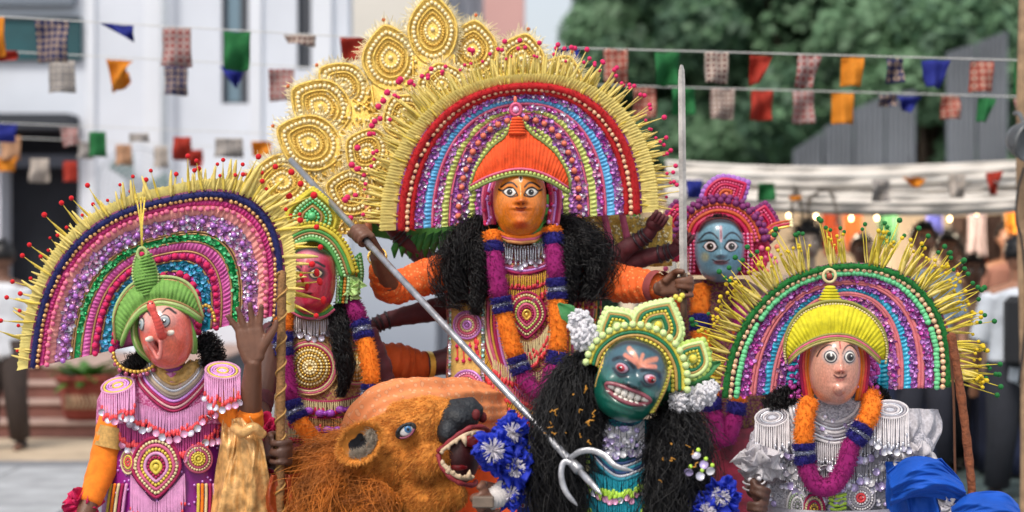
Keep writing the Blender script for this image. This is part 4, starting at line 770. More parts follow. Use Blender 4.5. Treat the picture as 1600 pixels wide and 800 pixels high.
# lacquered mask
def ft_d(x, v): return .26*gau(x, v, 0, -.06, .13, .12)+.12*gau(x, v, 0, -.22, .09, .22)+.07*gau(np.abs(x), v, .16, -.04, .09, .08)+.06*gau(x, v, 0, .14, .28, .05)-.04*gau(x, v, 0, .22, .3, .05)+.12*gau(x, v, 0, .56, .3, .16)-.05*gau(np.abs(x), v, .42, -.3, .2, .14)+.05*gau(np.abs(x), v, .5, .15, .25, .25)
def paint_d(x, v):
    c = np.tile(np.array(lin('#e68622')), (*x.shape, 1)); c = lay(c, .5*gau(np.abs(x), v, .5, .1, .3, .25), '#e87a20'); c = lay(c, .6*gau(x, v, 0, .3, .5, .3), '#e8661c'); c = lay(c, .8*mell(x, v, 0, .62, .25, .12, .6), '#c23a12')
    c = lay(c, .5*gau(x, v, 0, -.05, .22, .12), '#cf4a14'); c = lay(c, mline(x, v, [(-.17, .13), (-.05, .155), (0, .145), (.05, .155), (.17, .13)], .02), '#6d1a10'); c = lay(c, .8*mline(x, v, [(-.12, .19), (0, .22), (.12, .19)], .035), '#b8341a')
    for s in (-1, 1):
        c = lay(c, mline(x, v, [(s*.14, -.44), (s*.3, -.55), (s*.5, -.54), (s*.72, -.43)], .028), '#20120e'); c = lay(c, mline(x, v, [(s*.12, -.22), (s*.25, -.38), (s*.45, -.42), (s*.66, -.33), (s*.8, -.36)], .03), '#1a0f0c'); c = lay(c, mline(x, v, [(s*.12, -.2), (s*.4, -.16), (s*.66, -.28)], .02), '#1a0f0c'); c = lay(c, mell(x, v, s*.07, .02, .05, .03), '#5c1c0e')
    c = lay(c, mell(x, v, 0, -.68, .07, .11), '#efe6d8'); c = lay(c, mell(x, v, 0, -.67, .045, .06), '#141010'); c = lay(c, mline(x, v, [(-.7, -.74), (-.4, -.86), (0, -.92), (.4, -.86), (.7, -.74)], .07), '#140c0c'); return c
mk = Mask(fd, dur, 812, 315, 41, 54, 44, -.16, 0, 2, 4, ft_d, paint_d, 'orange lacquered smiling face mask'); MASKD = mk
for s in (-1, 1): mk.eye(s*.4, -.29, .25, .115, iris=.72, slant=s*-.06, look=(-.02 if s < 0 else -.1, -.05), ic='#2a1d1a', pupil=.7, almond=.55)
mb = MB()
for k, m in enumerate((orangeB, pinkc, C('choker_tan', '#c98a50'))): tube(mb, fd.pts([(778+2*k, 362+k*4, -.13), (795, 369+k*4, -.19), (814, 371+k*4, -.2), (834, 369+k*4, -.19), (850-2*k, 361+k*4, -.13)]), 3*fd.u, m, 8)
mb.build('choker', dur)
hairc = MB(); P = smooth(fd.pts([(771, 300, -.06), (776, 272, -.1), (796, 258, -.14), (815, 254, -.16), (836, 258, -.14), (852, 275, -.1), (855, 300, -.06)]), 8); tube(hairc, P, 8*fd.u, HAIR, 10); hairc.build('hairline', dur)
# fan headdress
purpn = netmat('net_purple', '#93459f', '#b863c0', '#d892d8', 230.)
FD = Fan(fd, dur, (811, 346), 190, 214, 4, -.02, C('backing_purple', '#7d3a83'), rot2=0, label='arched orange turban headdress of red plush, pearls and sequin bands')
FD.fluff(.968, 7, redP); FD.beads(.925, 4.2, pearl); FD.fluff(.885, 5, redP); FD.sequins(.865, .79, [violet, lilac, magseq, silvseq], 3.0, base=purpn); FD.pleats(.79, .725, blueR, 3.5, 6); FD.cord(.715, 2, pinkc); FD.cord(.70, 1.8, magc); FD.sequins(.70, .645, [lilac, magseq, pinkseq, silvseq], 3.0, base=purpn); FD.pleats(.645, .585, limeR, 3.8, 7); FD.cord(.572, 1.8, pinkc)
FD.sequins(.57, .42, [magseq, violet, lilac, pinkseq, silvseq], 3.3, base=purpn); FD.beads(.50, 5, peach, 15, off=.018, name='pompom'); FD.pleats(.425, .365, limeR, 4, 7); FD.sequins(.37, .3, [magseq, lilac], 3.3, .8, base=purpn)
# turban cap
up = [(735, 291), (738, 276), (748, 252), (768, 226), (788, 210), (798, 193), (808, 184), (820, 193), (832, 206), (850, 219), (868, 235), (883, 258), (890, 278), (890, 294)]; lo = [(735, 293), (762, 279), (790, 270), (812, 267), (836, 270), (862, 280), (889, 297)]
cap, U, Lw, dyf = ridged_cap(fd, FD.ob, up, lo, C('orange_wool', '#e2501c', rough=.85, sheen=.3, var=.2, scale=50), 36, .075, -.185, 'turban')
capline(fd, FD.ob, U, dyf, 0, 3, C('lime_bead', '#b8c96a', rough=.4), bead=True); capline(fd, FD.ob, U, dyf, 0, 2.2, C('olive_cord', '#7d8a4a'), shift=4); capline(fd, FD.ob, Lw, dyf, 1, 3, MATS['lime_bead'], bead=True, shift=2); capline(fd, FD.ob, Lw, dyf, 1, 2.2, pinkc, shift=-3); capline(fd, FD.ob, Lw, dyf, 1, 2.4, MATS['olive_cord'], shift=6)
mb = MB()
for k in range(6): mb.add(*[q for q in (lambda c: (SPHF[0]*np.array((14-.9*k, 9, 3.6))*fd.u+c, SPHF[1]))(fd.p(808, 208-k*4.4, -.25))], MATS['orange_wool'])
mb.build('topknot', FD.ob)
mb = MB(); tube(mb, fd.pts(np.c_[circ(806, 171, 8, 9), np.full(20, -.12)]), 3*fd.u, C('rose_bead', '#d0577c', rough=.3, metal=.2), 8, closed=True); balls(mb, [fd.p(806, 172, -.12)], 6*fd.u, pinkseq); balls(mb, [fd.p(805, 156, -.12)], np.array((3, 3, 6))*fd.u, peach); mb.build('finial', FD.ob)
# ear tassels beside the mask
for s, x in ((-1, 768), (1, 862)):
    mb = MB()
    for k in range(5): tube(mb, smooth(fd.pts([(x+s*(k*4-4)+s*-4, 280, -.1), (x+s*(k*4-2), 310, -.12), (x+s*(k*4-6), 350, -.12)]), 6), 2.6*fd.u, (magc, pinkc, lilac)[k % 3], 6)
    for k in range(14): balls(mb, [fd.p(x+s*random.uniform(-8, 12), random.uniform(288, 352), -.14)], 3*fd.u, (lilac, pinkpom)[k % 2])
    mb.build('ear_tassel', FD.ob)
# quills: pale straw blades, some with pink tipped stems
FD.pleats(1.0, 1.15, strawp, 2.5, 4.5, off=-.006, name='straw_pleats', jit=1.6)
qa = quill_proto(fd, FD.ob, 44, 2.2, strawp); qb = quill_proto(fd, FD.ob, 42, 1.6, straw, pinkpom, 3.6, strawp, 16); qa0 = qb0 = True
for i in range(270):
    t = 0.03+i/269*(PI-.06)+random.uniform(-.012, .012); M = quill_M(FD, t, 1.0, random.uniform(-.2, .2), random.uniform(-.16, .16), random.uniform(.7, 1.2)*(1.25 if t > 2.2 else 1), random.uniform(-.02, .01))
    if i % 5 not in (0, 2): (qa.__setattr__('matrix_basis', M) if qa0 else dup(qa, M, FD.ob)); qa0 = False
    else: (qb.__setattr__('matrix_basis', M) if qb0 else dup(qb, M, FD.ob)); qb0 = False
# golden lotus backpiece
bk = MB(); outl = [fd.p(x, y, .33) for x, y in ((640, 380), (560, 365), (470, 330), (440, 270), (480, 205), (520, 150), (600, 110), (680, 70), (760, 85), (830, 105), (890, 125), (980, 240), (1010, 380))]; o3 = [(p[0], p[2]) for p in outl]; prism(bk, o3, fd.Y+.33, fd.Y+.34, leafg); bko = bk.build('backpiece', dur, smooth=False); bko['label'] = 'golden lotus petal backpiece on green card'
def petal(cx, cy, L, w, ang, dy, orn=True):
    """gold filigree petal: teardrop of rings of bead and wire with a spiky fringe, on a beaded stem block"""
    a = math.radians(ang); d = np.array((math.sin(a), -math.cos(a))); n2 = np.array((d[1], -d[0])); mb = MB(); mp = lambda x, y, o=0.: fd.p(*(np.array((cx, cy))+n2*x+d*y), dy+.12-o)
    def tear(f, o, n=30): 
        q = np.arange(n)*2*PI/n; x = np.sin(q)*w*.5*f; y = np.cos(q)*L*.5*f; s = np.where(y > 0, 1-.5*(np.clip(y/(L*.5*f), 0, 1))**2, 1); return np.array([mp(xx*ss, yy, o) for xx, yy, ss in zip(x, y, s)])
    T = tear(1, 0); cc = mp(0, 0, .012); n = len(T); i = np.arange(n); mb.add(np.vstack([T, [cc]]), np.stack([i, (i+1) % n, np.full(n, n)], 1), goldl)
    for f, r, m, b in ((.94, 2.0, goldl, 0), (.74, 3.6, goldp, 1), (.58, 1.8, goldl, 0), (.44, 2.2, goldb, 1), (.28, 2.8, goldp, 1)):
        Q = tear(f, .012)
        if b: balls(mb, resample(Q, gap=r*2.1*fd.u, closed=True), r*fd.u, m, SPHL)
        else: tube(mb, Q, r*fd.u, m, 5, closed=True)
    Q = resample(tear(1, .004), gap=2.6*fd.u, closed=True); c0 = mp(0, 0); out = nrm(Q-c0); strands(mb, np.stack([Q-out*3*fd.u, Q+out*5*fd.u, Q+(out+RNG.normal(size=Q.shape)*.3)*12*fd.u], 1), np.array((1.2, .9, .3))*fd.u, goldp)
    balls(mb, [mp(0, 0, .014)], 4*fd.u, goldp)
    bw = w*.40; sh = [mp(x, y, o) for x, y, o in ((-bw, -L*.35, .004), (bw, -L*.35, .004), (bw*1.05, -L*1.02, .004), (-bw*1.05, -L*1.02, .004))]; G = np.array([[sh[0], sh[1]], [sh[3], sh[2]]]); sheet(mb, G, goldl, .012)
    for _ in range(70): x = random.uniform(-bw, bw); y = random.uniform(-L, -L*.4); balls(mb, [mp(x, y, .014)], random.uniform(1.6, 3.4)*fd.u, random.choice((goldl, goldp, goldb)), SPHL)
    for sx in (-1, 1): tube(mb, np.array([mp(sx*bw, -L*.36, .012), mp(sx*bw*1.05, -L, .012)]), 1.8*fd.u, goldb, 5)
    for _ in range(8): y = random.uniform(-L*.95, -L*.45); 
    o = mb.build('petal', bko); rb = MB(); sheet(rb, np.array([[mp(-bw*1.1, -L*.92, .02), mp(bw*1.1, -L*.92, .02)], [mp(-bw*1.15, -L*1.06, .02), mp(bw*1.15, -L*1.06, .02)]]), C('peach_ribbon', '#e08f6c', rough=.4), .003); rb.build('ribbon', bko)
    if orn: rb = MB(); balls(rb, [mp(0, L*.5+6, .0)], 3.5*fd.u, C('amber_bead', '#c8622a', rough=.3)); tube(rb, np.array([mp(0, L*.46), mp(0, L*.5+5)]), 1.2*fd.u, goldb, 5); rb.build('tip_bead', bko)
for (x, y, L, w, an, dy) in ((676, 46, 104, 66, -2, .13), (610, 90, 98, 76, -10, .14), (738, 76, 84, 68, 6, .15), (814, 92, 76, 66, 14, .16), (876, 120, 66, 60, 24, .17), (536, 134, 84, 62, -52, .15), (500, 166, 96, 74, -58, .14), (482, 222, 100, 74, -66, .13), (440, 282, 92, 72, -80, .14)): petal(x, y, L*1.1, w*1.22, an, dy)
for (x, y, L, w, an, dy) in ((572, 236, 62, 66, -60, .1), (548, 300, 72, 62, -74, .11), (500, 338, 66, 58, -92, .12), (632, 180, 62, 66, -36, .1), (690, 130, 58, 66, -10, .11)): petal(x, y, L*1.15, w*1.2, an, dy, False)
gp = MB(); P = np.zeros((30, 10, 3)); a = np.linspace(880, 1050, 30); 
for j in range(10): P[:, j] = fd.pts(np.c_[a, 332+j*8.5+8*np.sin(a*.02), .1+.01*np.sin(a*.3+j)+0*a])
sheet(gp, P, goldl, .006); balls(gp, [fd.p(random.uniform(884, 1046), random.uniform(336, 410), .085) for _ in range(260)], 2.6*fd.u, goldp, SPHL); gp.build('gold_panel', bko)
for x in (938, 966): mb = MB(); sheet(mb, np.array([[fd.p(x, 330, .08), fd.p(x+10, 330, .08)], [fd.p(x+16, 412, .08), fd.p(x+28, 410, .08)]]), pinkc, .003); mb.build('ribbon', bko)
# green leaves under the fan
mb = MB(); 
for k in range(7): c = fd.p(625+k*12, 362+random.uniform(-4, 6), .06); sd = np.array((6, 0, 3))*fd.u; P = np.array([[c-sd, c+sd], [c-sd*1.4+np.array((-6*fd.u, 0, -18*fd.u)), c+sd*1.2+np.array((-6*fd.u, 0, -18*fd.u))], [c+np.array((-10*fd.u, 0, -38*fd.u)), c+np.array((-8*fd.u, 0, -38*fd.u))]]); sheet(mb, P, C('leaf_green_cloth', '#2d7a33', rough=.6), .002)
mb.build('leaf_trim', bko)
# chest ornaments
breast = MB(); silv = C('silver_bead', '#c8c8d0', rough=.22, metal=.6)
beadrow(breast, fd, [(780, 376), (800, 384), (816, 386), (834, 384), (852, 374)], 2.4, silv); fringe(breast, fd, [(782, 378), (800, 386), (816, 388), (834, 386), (851, 376)], 20, silv, silv, 4.2, 1.6, disc=silvseq, dr=4.5); breast.build('silver_necklace', dur)
ch = MB()
for k, m in enumerate((pinkc, lilac, magc)): stroke(ch, fd, [(772, 408+k*4), (796, 416+k*4), (818, 419+k*4), (842, 415+k*4), (862, 406+k*4)], 2.6, m)
fringe(ch, fd, [(774, 420), (796, 429), (818, 431), (842, 428), (862, 418)], 17, C('mustard_bead', '#d9a73a', rough=.4), coralb, 3.6); stroke(ch, fd, [(775, 440), (796, 449), (818, 451), (842, 448), (862, 438)], 2.2, magc); fringe(ch, fd, [(776, 443), (796, 452), (818, 454), (842, 451), (862, 441)], 14, MATS['mustard_bead'], coralb, 3.6, tr=2.6); ch.build('bib', dur)
for q in ((818, 474), (836, 472), (754, 446), (890, 452), (706, 434), (716, 438), (728, 436)): mb = MB(); discs(mb, fd.pts([q], .014), 6.5*fd.u, pinkseq, .2); mb.build('sequin_drop', dur)
rosette(fd, dur, 823, 492, 31, [magc, cream, magc, limeR, pinkc, magc, goldb], ry=38, shape=heart)
mb = MB()
for k in range(2): fringe(mb, fd, [(795-k*6, 512+k*6), (808, 528+k*14), (824, 534+k*16), (842, 526+k*14), (856+k*4, 508+k*6)], 22, cream, coralb, 3.4, tr=2.4)
mb.build('fringe', dur)
ap = MB()
for k, (m, r) in enumerate(((magc, 3), (cream, 2.2), (pinkc, 2.6), (goldb, 2), (magc, 3), (lilac, 2.4), (cream, 2), (magc, 3))):
    o = k*5.2; stroke(ap, fd, [(752+o, 470), (754+o*.95, 520), (768+o*.85, 570), (796+o*.6, 620-o*.3), (836+o*.3, 650-o*.75), (866, 652-o*.9), (894-o*.7, 610-o*.2), (902-o*.8, 560), (904-o*.9, 500)], r, m)
fringe(ap, fd, [(752, 500), (760, 548), (782, 596), (815, 634), (850, 648)], 18, MATS['mustard_bead'], coralb, 3.6, lean=-.5, tr=3); ap.build('apron_bands', dur)
mb = MB()
for yy in (560, 590, 622, 655): fringe(mb, fd, [(770, yy), (800, yy+16), (830, yy+22), (866, yy+14), (890, yy)], 22, (pinkc, cream)[yy % 4 == 0], coralb, 4, tr=2.6)
mb.build('fringe', dur)
strip = MB(); G = np.array([[fd.pts(np.array([[x0+(x1-x0)*f, y]]), .01)[0] for f in np.linspace(0, 1, 6)] for y, x0, x1 in [(470+i*20, 706-i*.2, 752-i*.2) for i in range(12)]]); sheet(strip, G, C('yellow_cloth', '#dfb765', rough=.6, var=.2, scale=60), .004); sb = strip.build('side_panel', dur)
for x in (704, 755): mb = MB(); q = fd.pts(resample(np.array([(x, 470), (x-2, 700)], float), gap=4.5), .016); discs(mb, q, 3.2*fd.u, [silvseq, C('aqua_sequin', '#9cc9bf', rough=.2, metal=.5)], .4); mb.build('sequin_border', sb)
rosette(fd, sb, 730, 508, 23, [lilac, pinkseq, pinkc, cream, lilac], .016); rosette(fd, sb, 730, 602, 25, [lilac, pinkseq, pinkc, cream, lilac], .016); rosette(fd, sb, 728, 690, 24, [lilac, pinkseq, pinkc, cream, lilac], .016)
for (x, y) in ((714, 545), (724, 548), (734, 545), (744, 547), (716, 450), (728, 452), (740, 450)): mb = MB(); stroke(mb, fd, [(x, y-10), (x+1, y+14)], 1.4, coralb, .016); balls(mb, fd.pts([(x, y+16), (x, y-4)], .018), 3.2*fd.u, pinkpom); mb.build('tassel', sb)
mb = MB()
for k in range(9): x = 880+k*7; stroke(mb, fd, [(x, 432), (x+3, 470+k*2), (x-2, 520)], 1.6, (magc, goldb, pinkc)[k % 3]); balls(mb, fd.pts([(x+3, 460), (x+2, 480), (x, 500)], .01), 2.6*fd.u, (MATS['mustard_bead'], coralb)[k % 2])
mb.build('shoulder_strings', dur); mb = MB()
for k in range(10): x = 700+k*7; stroke(mb, fd, [(x, 420), (x, 450), (x-2, 470)], 1.6, (magc, goldb, pinkc)[k % 3]); balls(mb, fd.pts([(x, 440), (x, 452), (x, 464)], .01), 2.6*fd.u, (MATS['mustard_bead'], coralb)[k % 2])
mb.build('shoulder_strings', dur)
# plush garland
off = -.165
gl = [(770, 362, -.13), (772, 400, -.17), (778, 440, -.185), (787, 490, -.19), (802, 545, -.195), (822, 596, -.2), (848, 616, -.2), (860, 590, -.2), (872, 545, -.19), (872, 490, -.19), (869, 440, -.185), (866, 400, -.17), (862, 356, -.13)]
garland(fd, dur, gl, [(.0, .035, orangeB, 1), (.035, .065, blueP, 1.05), (.065, .195, purpleP, 1), (.195, .212, blueP, 1.05), (.212, .222, silverB, .95), (.222, .24, blueP, 1.05), (.24, .37, orangeB, 1), (.37, .388, blueP, 1.05), (.388, .40, silverB, .95), (.40, .42, blueP, 1.05), (.42, .60, purpleP, 1), (.60, .64, blueP, 1.05), (.64, .79, orangeB, 1), (.79, .81, blueP, 1.05), (.81, .825, silverB, .95), (.825, .85, blueP, 1.05), (.85, .945, purpleP, 1), (.945, .98, blueP, 1.05), (.98, 1., orangeB, 1)], 14)
# hair
hairmass(fd, dur, [(772, 350, .0), (738, 360, -.06), (716, 388, -.1), (708, 424, -.12), (722, 470, -.13)], [8, 13, 17, 13, 5], 1200, 8, freq=11., seg=16, loose=3.2, Lr=(.3, .6), fill=.3); hairmass(fd, dur, [(856, 350, 0), (892, 358, -.06), (922, 384, -.1), (934, 422, -.12), (916, 466, -.13)], [8, 14, 18, 14, 5], 1200, 8, freq=11., seg=16, loose=3.2, Lr=(.3, .6), fill=.3)
hairmass(fd, dur, [(758, 356, -.04), (752, 400, -.15), (748, 450, -.16), (742, 492, -.16)], [10, 14, 12, 5], 700, 5, freq=9., seg=13, loose=3.); hairmass(fd, dur, [(874, 356, -.04), (888, 400, -.15), (892, 446, -.16), (886, 480, -.16)], [10, 15, 13, 5], 700, 5, freq=9., seg=13, loose=3.)
for cl_, rd_ in (([(765, 350, -.02), (730, 366, -.08), (704, 400, -.12), (694, 440, -.13), (704, 480, -.14)], [14, 30, 36, 30, 18]), ([(862, 350, -.02), (900, 364, -.08), (932, 392, -.12), (948, 428, -.13), (934, 468, -.14)], [14, 30, 38, 32, 18])): hairmass(fd, dur, cl_, np.array(rd_)*.8, 240, 9, freq=9., seg=16, loose=2., Lr=(.3, .6), fill=0, rad=.55, name='loose_hair')
# arms, body
orangeP = scatterprint('orange_sleeve_print', '#e0601f', '#b8431a', '#ec8a48', 60.)
wl = fd.p(588, 398, -.35); hl = fd.p(566, 370, -.42); wr = fd.p(1030, 450, -.22); hr_ = fd.p(1068, 447, -.26)
tri_a = nrm(at(432, 228, 7.36)-at(905, 735, 5.94))
TH = hl+np.array((0, -.0, 0))
body(fd, dur, fd.p(812, 320, -.02), fd.p(812, 388, .0), fd.p(805, 690, .0), fd.p(712, 418, .0), fd.p(922, 418, .0), [([fd.p(712, 418, 0), fd.p(612, 455, -.12), wl], lambda m_, w_, k_: hand_grip(m_, w_, hl, tri_a, (0, -1, 0), .013, k_, 1.05)), ([fd.p(922, 418, 0), fd.p(978, 452, -.1), wr], lambda m_, w_, k_: hand_grip(m_, w_, hr_, (0, 0, 1), (0, -1, 0), .014, k_, 1.1))], vox=.0055)
mb = MB(); wtube(mb, [fd.p(716, 424, .0), fd.p(668, 432, -.06), fd.p(612, 450, -.12), fd.p(592, 418, -.24)], np.array((32, 29, 26, 18))*fd.u, orangeP, 40, .045, 1, 9, 70, lf=.05); mb.build('sleeve', dur)
mb = MB(); wtube(mb, [fd.p(926, 424, 0), fd.p(960, 440, -.06), fd.p(995, 446, -.12), fd.p(1030, 448, -.2)], np.array((34, 31, 28, 22))*fd.u, orangeP, 40, .045, 3, 8, 70, lf=.05); cf = mb.build('sleeve', dur)
mb = MB(); tube(mb, [fd.p(1022, 447, -.185), fd.p(1033, 449, -.215)], 25*fd.u, C('maroon_cuff', '#8a3d3c', rough=.7), 20, cap=False); mb.build('cuff', cf)
mb = MB()
for c, dd in ((fd.p(589, 400, -.29), nrm(wl-fd.p(612, 455, -.12))),): 
    e1 = nrm(np.cross(dd, (0, 1, 0))); e2 = np.cross(dd, e1); a = np.arange(20)*2*PI/20
    for o_ in (0, .012): tube(mb, c-dd*o_+e1*(np.cos(a)*.036)[:, None]+e2*(np.sin(a)*.036)[:, None], .003, goldb, 6, closed=True)
mb.build('bangle', dur)
# false arms of the costume
def false_arm(pts, radii, bands=True, fist=None):
    mb = MB(); q = fd.pts(np.array(pts, float)); wtube(mb, q, np.array(radii)*fd.u, maroon, 16, .03, 2, 6)
    P = resample(smooth(q, 8), n=40); t = nrm(np.gradient(P, axis=0))
    if fist: balls(mb, [P[-1]+t[-1]*.01], np.array((fist, fist, fist*.9))*fd.u, maroon, SPHF); 
    if fist:
        for k in range(4): e = nrm(np.cross(t[-1], (0, 1, 0))); tube(mb, smooth([P[-1]+t[-1]*.02+e*(k-1.5)*.016+(0, -.02, 0), P[-1]+t[-1]*.05+e*(k-1.5)*.016+(0, -.03, 0), P[-1]+t[-1]*.045+e*(k-1.5)*.016+(0, -.06, 0), P[-1]+t[-1]*.01+e*(k-1.5)*.016+(0, -.06, 0)], 4), .009, maroon, 8)
    o = mb.build('false_arm', dur)
    for k in ((28, 31, 33) if bands else ()):
        e1 = nrm(np.cross(t[k], (0, 1, 0))); e2 = np.cross(t[k], e1); a = np.arange(18)*2*PI/18; rr = np.interp(k/39, np.linspace(0, 1, len(radii)), radii)*1.07*fd.u; m2 = MB(); tube(m2, P[k]+e1*(np.cos(a)*rr)[:, None]+e2*(np.sin(a)*rr)[:, None], .005, C('dark_band', '#23101a', rough=.4), 6, closed=True); m2.build('bangle', o)
false_arm([(930, 440, .1), (970, 395, .04), (1010, 368, 0), (1022, 352, -.02)], [20, 17, 13, 10], fist=15); false_arm([(940, 430, .1), (1000, 405, .06), (1050, 392, .02), (1062, 380, .0)], [18, 16, 13, 10], fist=12)
false_arm([(700, 420, .12), (660, 400, .1), (625, 370, .08), (608, 352, .06)], [18, 16, 14, 10], fist=13); false_arm([(704, 480, .1), (660, 488, .06), (600, 502, .02), (570, 520, .0)], [20, 17, 13, 10]); false_arm([(712, 560, .12), (670, 570, .1), (600, 575, .05), (560, 580, .02)], [22, 18, 14, 10])
mb = MB(); wtube(mb, fd.pts([(668, 572, .1), (640, 572, .09), (610, 566, .06), (590, 560, .05)]), np.array((22, 30, 32, 26))*fd.u, C('rust_cloth', '#b9480f', rough=.85, var=.2, scale=20), 20, .05, 8); so_ = mb.build('false_sleeve', dur)
mb = MB(); tube(mb, fd.pts([(664, 572, .09), (672, 572, .1)]), 24*fd.u, goldb, 18, cap=False); mb.build('cuff', so_)
# raised leg in orange print trousers resting on the lion, and skirt
prn = scatterprint('orange_print', '#ea8f58', '#cf7d50', '#eea878', 44.)
mb = MB(); wtube(mb, [fd.p(760, 640, -.1), fd.p(700, 632, -.32), fd.p(625, 634, -.46), fd.p(578, 662, -.5), fd.p(560, 745, -.42), fd.p(556, 830, -.3)], np.array((44, 46, 44, 42, 34, 28))*fd.u, prn, 80, .02, 5, 7, 140, lf=.13); mb.build('trouser_leg', dur)
skirt(fd, dur, [(.78, fd.p(803, 0)[0], 7.42, .26, .17), (.5, fd.p(803, 0)[0], 7.42, .32, .24), (.02, fd.p(803, 0)[0], 7.42, .38, .3)], orangeC)
# ================================================================ LEFT PERFORMER (pink elephant mask, raised palm)
fg = Fig(6.5); gan = thing('person', 'performer in a pink elephant mask and green turban fan headdress, raising an open palm', 'person', (fg.p(265, 0)[0], 6.5, 0), 'masked performers')
TC = [(572, 268, 55), (590, 266, 92), (640, 262, 98), (700, 258, 92), (800, 258, 100), (860, 258, 108)]; fg.surf = torso_surf(TC, .14, .02); torso_mesh(fg, gan, TC, .14, satpurp)
pinkskin = '#e06a5c'
def ft_g(x, v): return .10*gau(np.abs(x), v, .42, -.38, .22, .2)+.10*gau(x, v, -.05, -.1, .22, .3)+.10*gau(x, v, -.1, .62, .3, .14)-.22*gau(x, v, -.13, .34, .12, .2)+.1*gau(np.abs(x+.13), v, .26, .3, .1, .25)+.05*gau(np.abs(x), v, .5, .2, .2, .2)
def paint_g(x, v):
    c = np.tile(np.array(lin(pinkskin)), (*x.shape, 1)); c = lay(c, .8*sstep(-v, .35, .8), '#e8b0a4'); c = lay(c, .7*gau(np.abs(x), v, .5, .35, .25, .25), '#e0583e'); c = lay(c, .5*gau(x, v, .4, .1, .3, .6), '#e8744c')
    c = lay(c, mell(x, v, -.11, .34, .16, .26, .25), '#5e1210'); c = lay(c, .9*mline(x, v, [(-.28, .12), (-.2, .4), (-.12, .56), (-.04, .4), (.06, .1)], .045), '#e89088')
    for s in (-1, 1): c = lay(c, mline(x, v, [(s*.2, -.66), (s*.42, -.8), (s*.68, -.62)], .03), '#241512'); c = lay(c, .35*mell(x, v, s*.44, -.42, .27, .24, .3), '#c7b0a8')
    return c
mg = Mask(fg, gan, 261, 524, 40, 51, 42, -.17, -8, -9, 0, ft_g, paint_g, 'pink lacquered elephant face mask with raised trunk', chin=.2)
for s, x in ((-1, -.62), (1, .3)): mg.eye(x, -.44, .21, .2, iris=.62, almond=0, ic='#8d9aa0', pupil=.5, bulge=.09, rim='#3a3a40', rimw=.2, white='#d8d4cf')
trk = C('coral_lacquer', '#e4544a', rough=.3, coat=.4); mb = MB(); q = resample(smooth(fg.pts([(254, 526, -.25), (251, 517, -.29), (245, 500, -.31), (238, 484, -.315), (234, 470, -.31)]), 8), n=44); r = np.interp(np.linspace(0, 1, 44), [0, .25, .75, .85, .95, 1], [7.5, 7.5, 5.4, 7, 5.6, 2])*fg.u*(1+.06*np.sin(np.arange(44)*1.9)*(np.arange(44) < 34)); tube(mb, q, r, trk, 16); tk = mb.build('trunk', mg.ob); mb = MB(); X_ = np.array((-.34, -.27, -.17, -.1, -.03, .06, .12)); V_ = np.array((.12, .36, .56, .62, .56, .36, .1)); tube(mb, smooth(mg.at_xv(X_, V_, np.full(7, .05)), 5), 2.8*fg.u, C('lip_rose', '#e88a80', rough=.35, coat=.3), 8); mb.build('lip', mg.ob)
mb = MB(); balls(mb, [fg.p(231, 474, -.34), fg.p(238, 474, -.34)], 1.4*fg.u, C('black_paint', '#141214', rough=.4)); mb.build('trunk_dots', tk)
for (x, y, dx, dy2) in ((240, 528, -12, 3), (262, 521, 9, -2)): mb = MB(); tube(mb, fg.pts([(x, y, -.25), (x+dx*.5, y+dy2*.5, -.27), (x+dx, y+dy2, -.275)]), np.array((4, 4.4, 3))*fg.u, C('ivory', '#ded6c8', rough=.35), 10); mb.build('tusk', mg.ob)
# fan headdress
FG = Fan(fg, gan, (243, 533), 201, 226, 12, -.03, C('backing_plum', '#7a2a55'), rot2=5, n=2.7, sq=.82, inner=.02, label='huge arched headdress of pink ruffles, sequins and red pompom quills')
navyP = C('navy_plush_rim', '#191c58', rough=.9, sheen=.5); rosefl = C('rose_ruffle', '#dd6a8e', rough=.6, var=.25, scale=60); salmon = C('salmon_ruffle', '#e79a94', rough=.6, var=.2, scale=60); fuch = C('fuchsia_ruffle', '#c0347c', rough=.55, var=.25, scale=60); goldc = C('gold_cord', '#b08a5a', rough=.4, metal=.3)
FG.fluff(.972, 5.5, navyP); FG.beads(.94, 3.7, C('gold_pearl', '#d8a468', rough=.25, metal=.25, coat=.4)); FG.pleats(.925, .88, fuch, 4, 6); FG.pleats(.885, .80, salmon, 4.5, 9, jit=.8); FG.beads(.865, 4.2, rosefl, 10, off=.02, name='ruffle_puff', jit=1.2)
FG.sequins(.80, .68, [lilac, pinkseq, silvseq], 3.4, base=netmat('net_pinklilac', '#b0709c', '#cf8fb0', '#a05a98', 230.)); FG.beads(.74, 4.6, C('amethyst_disc', '#b878d0', rough=.2, metal=.3), 17, off=.02, name='sequin_disc', jit=2.); FG.cord(.675, 1.8, goldc); FG.cord(.655, 1.6, goldc); FG.sequins(.65, .605, [greenS, MATS['mint_ribbon']], 3, base=greenS); FG.cord(.595, 1.8, goldc); FG.pleats(.59, .525, C('orchid_ruffle', '#c85aa0', rough=.5, var=.25, scale=60), 4, 6); FG.cord(.515, 1.8, goldc); FG.pleats(.51, .45, fuch, 4, 5); FG.beads(.478, 5, pinkpom, 13, off=.018, name='pompom', jit=1.); FG.cord(.44, 1.8, goldc); FG.sequins(.435, .36, [tealR, blueR], 3.2, base=tealR); FG.cord(.355, 1.8, goldc); FG.sequins(.355, .3, [magseq, fuch], 3.2, base=fuch)
FG.beads(.335, 5.6, pinkpom, 12.5, off=.03, name='pompom', jit=.8)
gw = C('green_wool', '#6f9e48', rough=.8, sheen=.3, var=.22, scale=50); gcord = C('pale_green_cord', '#a9bd78', rough=.6)
up = [(180, 530), (178, 492), (190, 462), (210, 442), (240, 433), (278, 435), (303, 454), (318, 498)]; lo = [(190, 534), (202, 506), (220, 484), (245, 473), (270, 475), (292, 483), (315, 499)]
